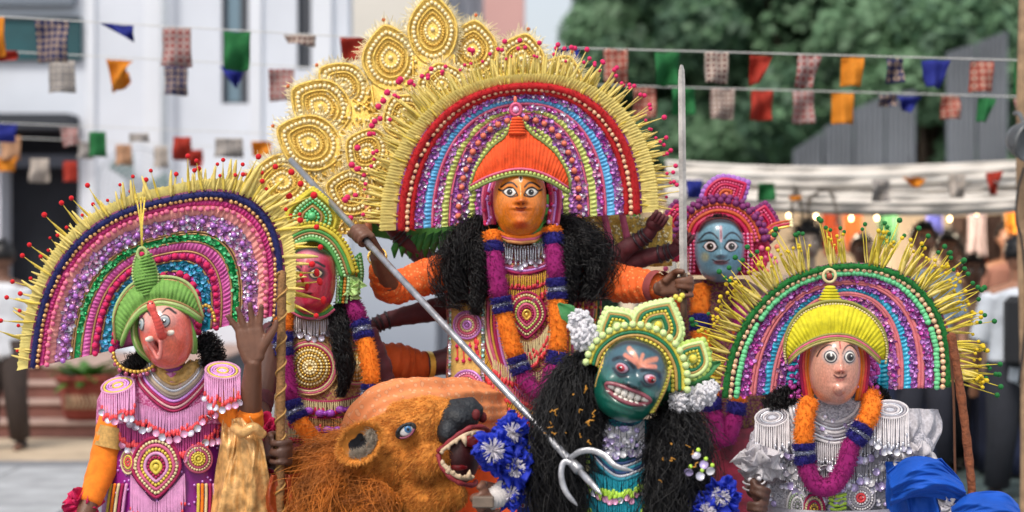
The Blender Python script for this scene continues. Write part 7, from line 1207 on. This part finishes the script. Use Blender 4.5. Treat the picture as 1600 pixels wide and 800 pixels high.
# brown sticks of the right performer
stk = thing('wooden_stick', 'rough reddish brown stick held upright by the silver costumed performer', 'stick', (*at(1512, 790, 6.46)[:2], 0)); P = smooth([at(1486, 522, 6.5), at(1496, 580, 6.49), at(1506, 650, 6.48), at(1514, 720, 6.46), at(1520, 800, 6.45), np.array((*at(1530, 900, 6.44)[:2], .004))], 10); mb = MB(); tube(mb, P, .0155*(1+.07*np.sin(np.arange(len(P))*1.3)+.05*np.sin(np.arange(len(P))*.5)), C('red_bark', '#7d4426', rough=.8, var=.4, scale=45, bump=.7, bscale=90), 12); so_ = mb.build('shaft', stk)
mb = MB(); P2 = smooth([at(1484, 540, 6.53), at(1490, 620, 6.53), at(1492, 720, 6.53), at(1494, 800, 6.53)], 8); tube(mb, P2, .005, C('thin_twig', '#5e3a26', rough=.8), 6); mb.build('twig', so_)
# ================================================================ LION
fl_ = Fig(6.42); lio = thing('lion_costume', 'shaggy orange lion costume with blue eyes and open red mouth under the printed trouser leg', 'lion', (fl_.p(590, 0)[0], 6.8, 0))
furm = C('lion_fur', '#d98a34', rough=.85, var=.3, scale=20, sheen=.3); furs = C('lion_fur_strand', '#e89a40', rough=.7, var=.3, scale=14); mane = C('lion_mane', '#bb6a1c', rough=.6, var=.45, scale=12)
mb = MB(); b_ = lambda x, y, dy, rx, ry, rz: balls(mb, [fl_.p(x, y, dy)], np.array((rx, ry, rz))*fl_.u, furm, SPHF)
b_(622, 706, .02, 72, 66, 60); b_(650, 668, .0, 52, 56, 40); b_(600, 740, .04, 60, 62, 50); tube(mb, fl_.pts([(630, 672, .0), (680, 652, -.02), (718, 648, -.02)]), np.array((44, 33, 22))*fl_.u, furm, 18); b_(668, 715, -.03, 40, 52, 40); tube(mb, fl_.pts([(640, 752, .0), (690, 772, -.02), (722, 772, -.02)]), np.array((44, 34, 20))*fl_.u, furm, 18); b_(662, 775, .0, 48, 48, 44)
tube(mb, [fl_.p(600, 745, .05), (fl_.p(575, 0)[0], 6.75, .62), (fl_.p(565, 0)[0], 7.15, .58)], [.15, .2, .2], furm, 20)
for (x, y) in ((545, 6.68), (640, 6.68), (535, 7.2), (620, 7.2)): X = fl_.p(x, 0)[0]; tube(mb, [(X, y, .55), (X, y-.02, .3), (X, y, .09)], [.1, .065, .05], furm, 14); tube(mb, [(X, y+.02, .045), (X, y-.09, .04)], [.05, .045], furm, 12)
lb = remesh(mb.build('body', lio), .007)
dg = bpy.context.evaluated_depsgraph_get(); ev = lb.evaluated_get(dg); me = ev.to_mesh(); nv = len(me.vertices); V = np.zeros(nv*3); me.vertices.foreach_get('co', V); V = V.reshape(-1, 3); Nn = np.zeros(nv*3); me.vertices.foreach_get('normal', Nn); Nn = Nn.reshape(-1, 3); ev.to_mesh_clear()
sel = (V[:, 1] < 6.62) & (V[:, 2] > .6); V, Nn = V[sel], Nn[sel]; mb = MB(); cnt = 26000; i = RNG.integers(0, len(V), cnt); p = V[i]+RNG.normal(size=(cnt, 3))*.003; flow = np.array((-.75, 0, -.35)); d = nrm(Nn[i]*.45+flow+RNG.normal(size=(cnt, 3))*.28); l = RNG.uniform(.008, .02, (cnt, 1))
strands(mb, np.stack([p-Nn[i]*.002, p+d*l*.5+Nn[i]*l*.15, p+d*l], 1), np.array((.0008, .0007, .0002)), furs); i = RNG.integers(0, len(V), 14000); cl2 = noise2(V[i, 0]*60, V[i, 2]*60, 1., 3); i = i[cl2 > -.1]; k2 = len(i); p = V[i]; d = nrm(Nn[i]*.4+flow+np.array((0, 0, -.5))+RNG.normal(size=(k2, 3))*.35); l = RNG.uniform(.014, .034, (k2, 1)); strands(mb, np.stack([p, p+d*l*.5+Nn[i]*l*.2, p+d*l+RNG.normal(size=(k2, 3))*.004], 1), np.array((.0009, .0007, .0002)), C('lion_fur_dark', '#bd6c20', rough=.8, var=.4, scale=12)); kind(mb.build('short_fur', lio), 'stuff')
for (cl_, rd, n_) in (([(560, 720, -.02), (525, 745, -.05), (500, 790, -.06), (495, 850, -.05)], [34, 46, 50, 46], 2200), ([(600, 760, -.08), (580, 790, -.1), (575, 850, -.1)], [40, 46, 44], 1800), ([(575, 690, .06), (535, 705, .06), (480, 735, .05), (455, 790, .04)], [26, 34, 36, 34], 1500), ([(520, 760, -.1), (500, 800, -.1), (490, 860, -.1)], [30, 36, 34], 1300)): hairmass(fl_, lio, cl_, rd, n_, 3.5, mane, 'mane', 11, .6, 5., 2.6)
blk = C('nose_black', '#1c2026', rough=.6, var=.4, scale=25, bump=.8, bscale=60); rdp = C('mouth_red', '#8f1019', rough=.4, coat=.2); lipr = C('lip_red', '#84202a', rough=.65, var=.3, scale=30, bump=.4); 
mb = MB(); b2_ = lambda x, y, dy, rx, ry, rz: balls(mb, [fl_.p(x, y, dy)], np.array((rx, ry, rz))*fl_.u, blk, SPHF)
tube(mb, fl_.pts([(692, 690, -.06), (700, 664, -.04), (716, 646, -.03), (736, 642, -.02), (746, 650, -.02)]), np.array((18, 25, 26, 23, 17))*fl_.u, blk, 20); b2_(716, 652, -.02, 34, 46, 26); b2_(700, 674, -.05, 20, 36, 24); no = remesh(mb.build('nose', lio), .006); no.modifiers['smooth'].iterations = 8
for c_ in (fl_.p(744, 648, -.1), fl_.p(754, 652, -.02)): mb = MB(); balls(mb, [c_], np.array((7, 4, 9))*fl_.u, C('nostril_red', '#5e0f14', rough=.7), SPH); mb.build('nostril', no)
mb = MB(); balls(mb, [fl_.p(716, 714, -.0)], np.array((34, 40, 44))*fl_.u, C('mouth_dark', '#3a080c', rough=.5), SPHF); mo = mb.build('mouth', lio)
mb = MB(); q = smooth(fl_.pts([(684, 706, -.13), (700, 692, -.15), (718, 678, -.15), (736, 668, -.13), (756, 668, -.08), (764, 676, -.02), (760, 676, .06)]), 8); tube(mb, q, 3.8*fl_.u*(1+.15*np.sin(np.arange(len(q))*.9)), lipr, 10); mb.build('upper_lip', mo)
mb = MB(); q = smooth(fl_.pts([(684, 710, -.13), (690, 728, -.15), (704, 746, -.16), (722, 756, -.15), (740, 758, -.08), (744, 752, .02)]), 8); tube(mb, q, 3.8*fl_.u*(1+.15*np.sin(np.arange(len(q))*.9)), lipr, 10); mb.build('lower_lip', mo)
mb = MB(); balls(mb, [fl_.p(740, 686, -.06)], np.array((20, 24, 13))*fl_.u, rdp, SPHF); balls(mb, [fl_.p(716, 728, -.04)], np.array((20, 24, 8))*fl_.u, rdp, SPHF); mb.build('tongue', mo)
tc_ = C('lion_tooth', '#cdb394', rough=.6, var=.3, scale=50)
def teeth(q, n, h):
    for c in resample(q, n=n): m2 = MB(); hh = h*random.uniform(.8, 1.25); tube(m2, np.array([c, c+np.array((random.uniform(-1, 1), 0, hh*.6))*fl_.u, c+np.array((random.uniform(-1, 1), 0, hh))*fl_.u]), np.array((3.6, 3.2, 1.6))*fl_.u, tc_, 8, flat=.8); m2.build('tooth', mo)
mb = MB(); q = fl_.pts(smooth([(690, 702, -.15), (708, 688, -.16), (728, 676, -.155), (748, 672, -.11), (760, 678, -.06)], 6)); tube(mb, q+np.array((0, 0, -3*fl_.u)), 3.0*fl_.u, tc_, 8, flat=.6); teeth(q+np.array((0, 0, -3*fl_.u)), 8, -5); mb.build('gum', mo); mb = MB(); q = fl_.pts(smooth([(692, 728, -.16), (706, 742, -.165), (722, 750, -.155), (738, 750, -.1)], 6)); tube(mb, q+np.array((0, 0, 3*fl_.u)), 3.4*fl_.u, tc_, 8, flat=.6); teeth(q+np.array((0, 0, 3*fl_.u)), 7, 5); mb.build('gum', mo)
for (x, y, dx, dy_) in ((724, 682, 4, 16), (758, 680, 5, 14), (700, 738, 3, -10), (732, 746, 2, -12)): mb = MB(); tube(mb, fl_.pts([(x, y, -.16), (x+dx*.6, y+dy_*.5, -.165), (x+dx, y+dy_, -.16)]), np.array((5, 3.6, .6))*fl_.u, tc_, 8); mb.build('fang', mo)
# eye: almond slit tilted towards the muzzle
def rball(q, c, r, m, roll, yaw=0.):
    Rm = np.array((Euler((0, math.radians(roll), 0)).to_matrix()@Euler((0, 0, math.radians(yaw))).to_matrix())); q.add((SPHF[0]*np.array(r)*fl_.u)@Rm.T+np.array(c), SPHF[1], m)
ec = fl_.p(634, 673, -.148); mb = MB(); rball(mb, ec, (18, 6, 11), C('eye_socket_dark', '#2b2622', rough=.7), -32); eo = mb.build('eye', lio)
for (r, dx, dz, dy_, m, nm) in (((11, 4, 7.5), 1, 0, -.008, C('eye_white', '#c9c4c4', rough=.3, coat=.3), 'eyeball'), ((5.8, 3, 5.8), 3.5, 2.5, -.0135, C('iris_blue', '#3a6f9c', rough=.3, coat=.3), 'iris'), ((2.6, 2, 2.6), 4, 3, -.0185, blk, 'pupil')):
    mb = MB(); rball(mb, ec+np.array((dx*fl_.u, dy_, dz*fl_.u)), r, m, -32); mb.build(nm, eo)
for s_, m_, rr_ in ((1, blk, 2.2), (-1, C('eye_rim_pink', '#8a4058'), 1.6)):
    mb = MB(); a = np.linspace(-1.1, 1.1, 9); lx = 14*np.sin(a); lz = s_*9*np.cos(a); c_, sn_ = math.cos(math.radians(32)), math.sin(math.radians(32)); tube(mb, ec+np.stack([(lx*c_-lz*sn_)*fl_.u, np.full(9, -.014), (lx*sn_+lz*c_)*fl_.u], 1), rr_*fl_.u, m_, 6); mb.build('eyelid', eo)
# ear: cupped half shell, dark hollow, pale fringe along its lower edge, shaggy rim
earc = fl_.p(564, 690, -.15); rl = math.radians(38); e1 = np.array((math.cos(rl), 0, math.sin(rl))); e2 = np.array((-math.sin(rl), 0, math.cos(rl))); ey_ = np.array((0., -1, 0)); th = np.linspace(0, 2*PI, 40)
def shell(ro, dep, m, sx=36, sz=27, sh=0.): 
    q = MB(); G = np.stack([earc+e1*((sx*f*np.cos(th)+sh)*fl_.u)[:, None]+e2*((sz*f*np.sin(th))*fl_.u)[:, None]+ey_*(dep*(f**2)-dep*.2+.004*np.sin(th*5)*f)[:, None] for f in ro], 0); sheet(q, G, m, .004); return q
er = shell(np.linspace(.02, 1, 9), .045, furm).build('ear', lio); shell(np.linspace(.02, .8, 8), .03, C('ear_hollow', '#23252b', rough=.9, var=.3, scale=40), sh=2).build('ear_hollow', er)
n_ = 900; a = RNG.uniform(0, 2*PI, n_); f = RNG.uniform(.78, 1.02, n_); base = earc+e1*(36*f*np.cos(a)*fl_.u)[:, None]+e2*(27*f*np.sin(a)*fl_.u)[:, None]+ey_*.04*(f**2)[:, None]; out = nrm(base-earc+RNG.normal(size=(n_, 3))*.03+ey_*.01); mb = MB(); strands(mb, np.stack([base, base+out*.008+ey_*.004, base+out*.02], 1), np.array((.0009, .0008, .0002)), furs); kind(mb.build('ear_fur', er), 'stuff')
n_ = 700; a = RNG.uniform(-2.9, .4, n_); f = RNG.uniform(.6, .86, n_); base = earc+e1*(34*f*np.cos(a)*fl_.u)[:, None]+e2*(26*f*np.sin(a)*fl_.u)[:, None]+ey_*.03; inn = nrm(earc-base+RNG.normal(size=(n_, 3))*.03); mb = MB(); strands(mb, np.stack([base, base+inn*.012+ey_*.008, base+inn*.028+ey_*.006], 1), np.array((.0009, .0008, .0002)), C('ear_fringe', '#9c9080', rough=.9)); kind(mb.build('ear_fringe', er), 'stuff')
# ================================================================ PEOPLE IN THE BACKGROUND
def bystander(px, head_py, Y, label, shirt, trous, skin, hair='short', face='front', extras=None, arms=None, lean=0):
    u = K*Y; hx = (px-800)*u; hz = CAMZ-(head_py-400)*u; t = thing('person', label, 'person', (hx, Y, 0), 'people at the stalls'); fwd = -1 if face == 'front' else 1; H = hz+.12; f_ = Fig(Y); sh = hz-.27; pel = H*.53
    smt = C('shirt_'+shirt[1:], shirt, rough=.85, var=.15, scale=12); tmt = C('trousers_'+trous[1:], trous, rough=.85, var=.15, scale=12)
    el = [(hx-.27, Y+fwd*.02, sh-.3), (hx+.27, Y+fwd*.02, sh-.3)]; wr_ = [(hx-.25, Y+fwd*.16, sh-.52), (hx+.25, Y+fwd*.16, sh-.52)]
    if arms: el, wr_ = arms(hx, sh)
    def hd(m_, w_, k_):
        for i in range(4): tube(m_, [w_, w_+np.array(((i-1.5)*.012, fwd*.01, -.07)), w_+np.array(((i-1.5)*.018, fwd*.02, -.115)), w_+np.array(((i-1.5)*.019, fwd*.035, -.17+.01*abs(i-1.3)))], [.02, .018, .011, .008], k_, 8)
        tube(m_, [w_, w_+np.array((.03, fwd*.02, -.05)), w_+np.array((.04, fwd*.035, -.1))], [.015, .012, .008], k_, 8)
    bo = body(f_, t, (hx, Y, hz), (hx, Y+.01, hz-.17), (hx, Y+.01, pel), (hx-.18, Y, sh), (hx+.18, Y, sh), [([(hx-.18, Y, sh), el[0], wr_[0]], hd), ([(hx+.18, Y, sh), el[1], wr_[1]], hd)], skin=skin, hr=.1, vox=.011)
    mb = MB(); tube(mb, [(hx, Y, sh+.07), (hx, Y, sh+.02), (hx, Y, sh-.12), (hx, Y, (sh+pel)/2), (hx, Y, pel-.12)], [.085, .2, .215, .2, .21], smt, 26, flat=.62)
    for s in (0, 1): tube(mb, [((hx-.17) if s == 0 else (hx+.17), Y, sh), np.array(el[s])*.95+np.array(((hx, Y, sh)))*.05], [.085, .07], smt, 16)
    remesh(mb.build('shirt', t), .012)
    mb = MB()
    for s in (-1, 1): tube(mb, [(hx+s*.09, Y+.01, pel), (hx+s*.11, Y-.01, pel*.5), (hx+s*.14, Y+.03, .1)], [.125, .1, .085], tmt, 18)
    mb.build('trousers', t)
    for s in (-1, 1): mb = MB(); balls(mb, [(hx+s*.14, Y+fwd*.06, .045)], np.array((.05, .13, .042)), C('shoe_dark', '#2a2422', rough=.5), SPHF); mb.build('shoe', t)
    if hair != 'none':
        mb = MB(); n = 26; th = np.linspace(0, 2*PI, n); G = []
        for ph_, rr in ((0, 1.03), (.4, 1.06), (.8, 1.08), (1.2, 1.09), (1.5, 1.08), (1.75, 1.05)): 
            dip = np.where(np.sin(th)*fwd > .25, np.clip(ph_, 0, .95), ph_); G.append(np.stack([hx+.088*rr*np.sin(dip)*np.cos(th), Y+.1*rr*np.sin(dip)*np.sin(th), hz+.012+.118*rr*np.cos(dip)], 1))
        sheet(mb, np.stack(G), HAIR, .012); P_ = np.concatenate(G); fuzz(mb, P_, nrm(P_-np.array((hx, Y, hz))), 0, HAIR, 500, .022 if hair == 'short' else .05, rad=.003); mb.build('hair', t)
    if face == 'front':
        for s in (-1, 1): mb = MB(); balls(mb, [(hx+s*.033, Y-.088, hz+.012)], np.array((.015, .008, .008)), C('eye_white2', '#cfc8c0', rough=.3), SPHF); balls(mb, [(hx+s*.033, Y-.095, hz+.012)], .0065, C('eye_dark', '#1a1210', rough=.3)); mb.build('eye', t); mb = MB(); tube(mb, [(hx+s*.016, Y-.094, hz+.033), (hx+s*.035, Y-.094, hz+.038), (hx+s*.055, Y-.082, hz+.031)], .006, HAIR, 6); mb.build('eyebrow', t)
        mb = MB(); tube(mb, [(hx, Y-.092, hz+.01), (hx, Y-.112, hz-.026), (hx, Y-.094, hz-.034)], [.009, .015, .011], skin, 10); mb.build('nose', t); mb = MB(); tube(mb, [(hx-.028, Y-.084, hz-.066), (hx, Y-.094, hz-.064), (hx+.028, Y-.084, hz-.066)], .007, C('lips_brown', '#5a2e28', rough=.5), 8); mb.build('mouth', t)
    for s in (-1, 1): mb = MB(); balls(mb, [(hx+s*.088, Y, hz-.005)], np.array((.012, .022, .034)), skin, SPHF); mb.build('ear', t)
    if extras: extras(t, hx, Y, hz)
    return t
S1 = C('skin_mid', '#94674f', rough=.55, var=.12, scale=20); S2 = C('skin_deep', '#6b4a3a', rough=.55, var=.12, scale=20)
def stache(t, hx, Y, hz): mb = MB(); tube(mb, [(hx-.03, Y-.09, hz-.054), (hx, Y-.099, hz-.047), (hx+.03, Y-.09, hz-.054)], .008, HAIR, 8); mb.build('moustache', t)
def backpack(t, hx, Y, hz):
    mb = MB(); box(mb, (hx-.15, Y-.33, hz-.72), (hx+.17, Y-.14, hz-.26), C('black_nylon', '#15171c', rough=.7), .04); mb.build('backpack', t)
def hoops(t, hx, Y, hz):
    for s in (-1, 1): mb = MB(); q = smooth([(hx+.02*s, Y, hz+.1), (hx+s*.03-.02, Y, hz+.3), (hx+s*.12+.03, Y, hz+.36), (hx+s*.17+.05, Y, hz+.12)], 10); tube(mb, q, .008, C('grey_feather', '#6b6259', rough=.8), 6); i_ = RNG.integers(0, len(q), 260); fuzz(mb, q[i_], nrm(RNG.normal(size=(260, 3))), 0, MATS['grey_feather'], 260, .05, rad=.002); mb.build('feather_hoop', t)
bystander(1443, 376, 13.6, 'moustached man in a pale blue shirt watching from the stall front', '#9db4cc', '#2a2c38', S1, extras=stache); bystander(1482, 392, 14.4, 'woman with dark hair in a tan top behind the moustached man', '#a9805e', '#4a3428', S1, hair='long'); bystander(1347, 392, 14.8, 'dark haired person half hidden behind the yellow turban headdress', '#c9c4bc', '#33343c', S2); bystander(1262, 382, 12.6, 'performer with bushy black hair and feather hoops standing before the stall', '#8b8178', '#3a3230', C('ash_skin', '#8d7d70', rough=.7), hair='long', extras=hoops)
bystander(1592, 400, 12.2, 'man in a white shirt with a black backpack facing the hanging clothes', '#c6cdd6', '#1c1f28', S1, face='back', extras=backpack); bystander(1520, 425, 14.0, 'man in a tan shirt standing by the orange sarees', '#b49478', '#26262c', S2); bystander(4, 402, 15.4, 'man in a white shirt and dark brown trousers by the steps', '#c9ccd2', '#352a26', S2, face='back')
bystander(1575, 372, 15.6, 'distant shopper among the hanging shawls', '#5a3a34', '#2a2428', S2)
# ================================================================ TRIDENT AND BLADE
steel = mat('brushed_steel', '#a9a9ad', rough=.34, metal=.75, var=.35, scale=18, bump=.25, bscale=60)
A = at(432, 228, 7.36); B = at(905, 735, 5.94); hold = fd.p(566, 370, -.42)
# the shaft runs through the fist: take the fist as one point and the fork root as the other
D = nrm(B-hold); L0 = np.linalg.norm(at(432, 228, 7.3)-hold); A = hold-D*L0*1.02
tr = thing('trident', 'long steel trident slanting down across the orange masked performer to the green masked demon', 'trident', tuple(hold))
mb = MB(); tube(mb, [A, A*.5+B*.5, B], .0125, steel, 16); mb.build('shaft', tr)
root = B-D*.0; cpx = at(886, 714, 5.97)
mb = MB(); tube(mb, [root-D*.01, root+D*.05, root+D*.1, root+D*.13], [.011, .012, .009, .002], steel, 10, flat=.6); mb.build('tine', tr)
def tine(pts):
    q = smooth([at(x, y, Yy) for x, y, Yy in pts], 8); n = len(q); r = np.interp(np.linspace(0, 1, n), [0, .2, .7, .9, 1], [.008, .0105, .0105, .008, .002]); m2 = MB(); tube(m2, q, r, steel, 10, flat=.45); m2.build('tine', tr)
tine([(900, 728, 5.95), (882, 722, 5.96), (877, 742, 5.95), (884, 768, 5.94), (902, 790, 5.93)]); tine([(890, 716, 5.96), (906, 706, 5.95), (925, 704, 5.94), (945, 712, 5.92), (962, 728, 5.9), (990, 736, 5.89)])
mb = MB(); tube(mb, [root-D*.06, root-D*.0], [.016, .018], steel, 12); mb.build('ferrule', tr)
hb = fd.p(1068, 447, -.26)
sw = thing('prop_blade', 'pale grey flat wooden blade held upright beside the blue mask', 'blade', tuple(hb)); wood = mat('pale_grey_wood', '#b3afab', rough=.6, var=.35, scale=16, bump=.3, bscale=90)
z0 = hb[2]-.12; zt = CAMZ-(112-400)*fd.u; mb = MB(); zz = np.array((hb[2]-.02, zt-.06, zt-.02, zt)); hw = np.array((5.4, 4.6, 3.6, .8))*fd.u; x0 = hb[0]+np.array((0, -3, -3, -3))*fd.u
P = np.stack([np.stack([x0-hw, np.full(4, hb[1]), zz], -1), np.stack([x0, np.full(4, hb[1]-.008), zz], -1), np.stack([x0+hw, np.full(4, hb[1]), zz], -1)], 0); sheet(mb, P, wood, .006); mb.build('blade', sw, smooth=False)
mb = MB(); tube(mb, [(hb[0], hb[1], z0), (hb[0], hb[1], hb[2]+.05)], .013, mat('grip_wood', '#6d5340', rough=.7), 12); mb.build('grip', sw)
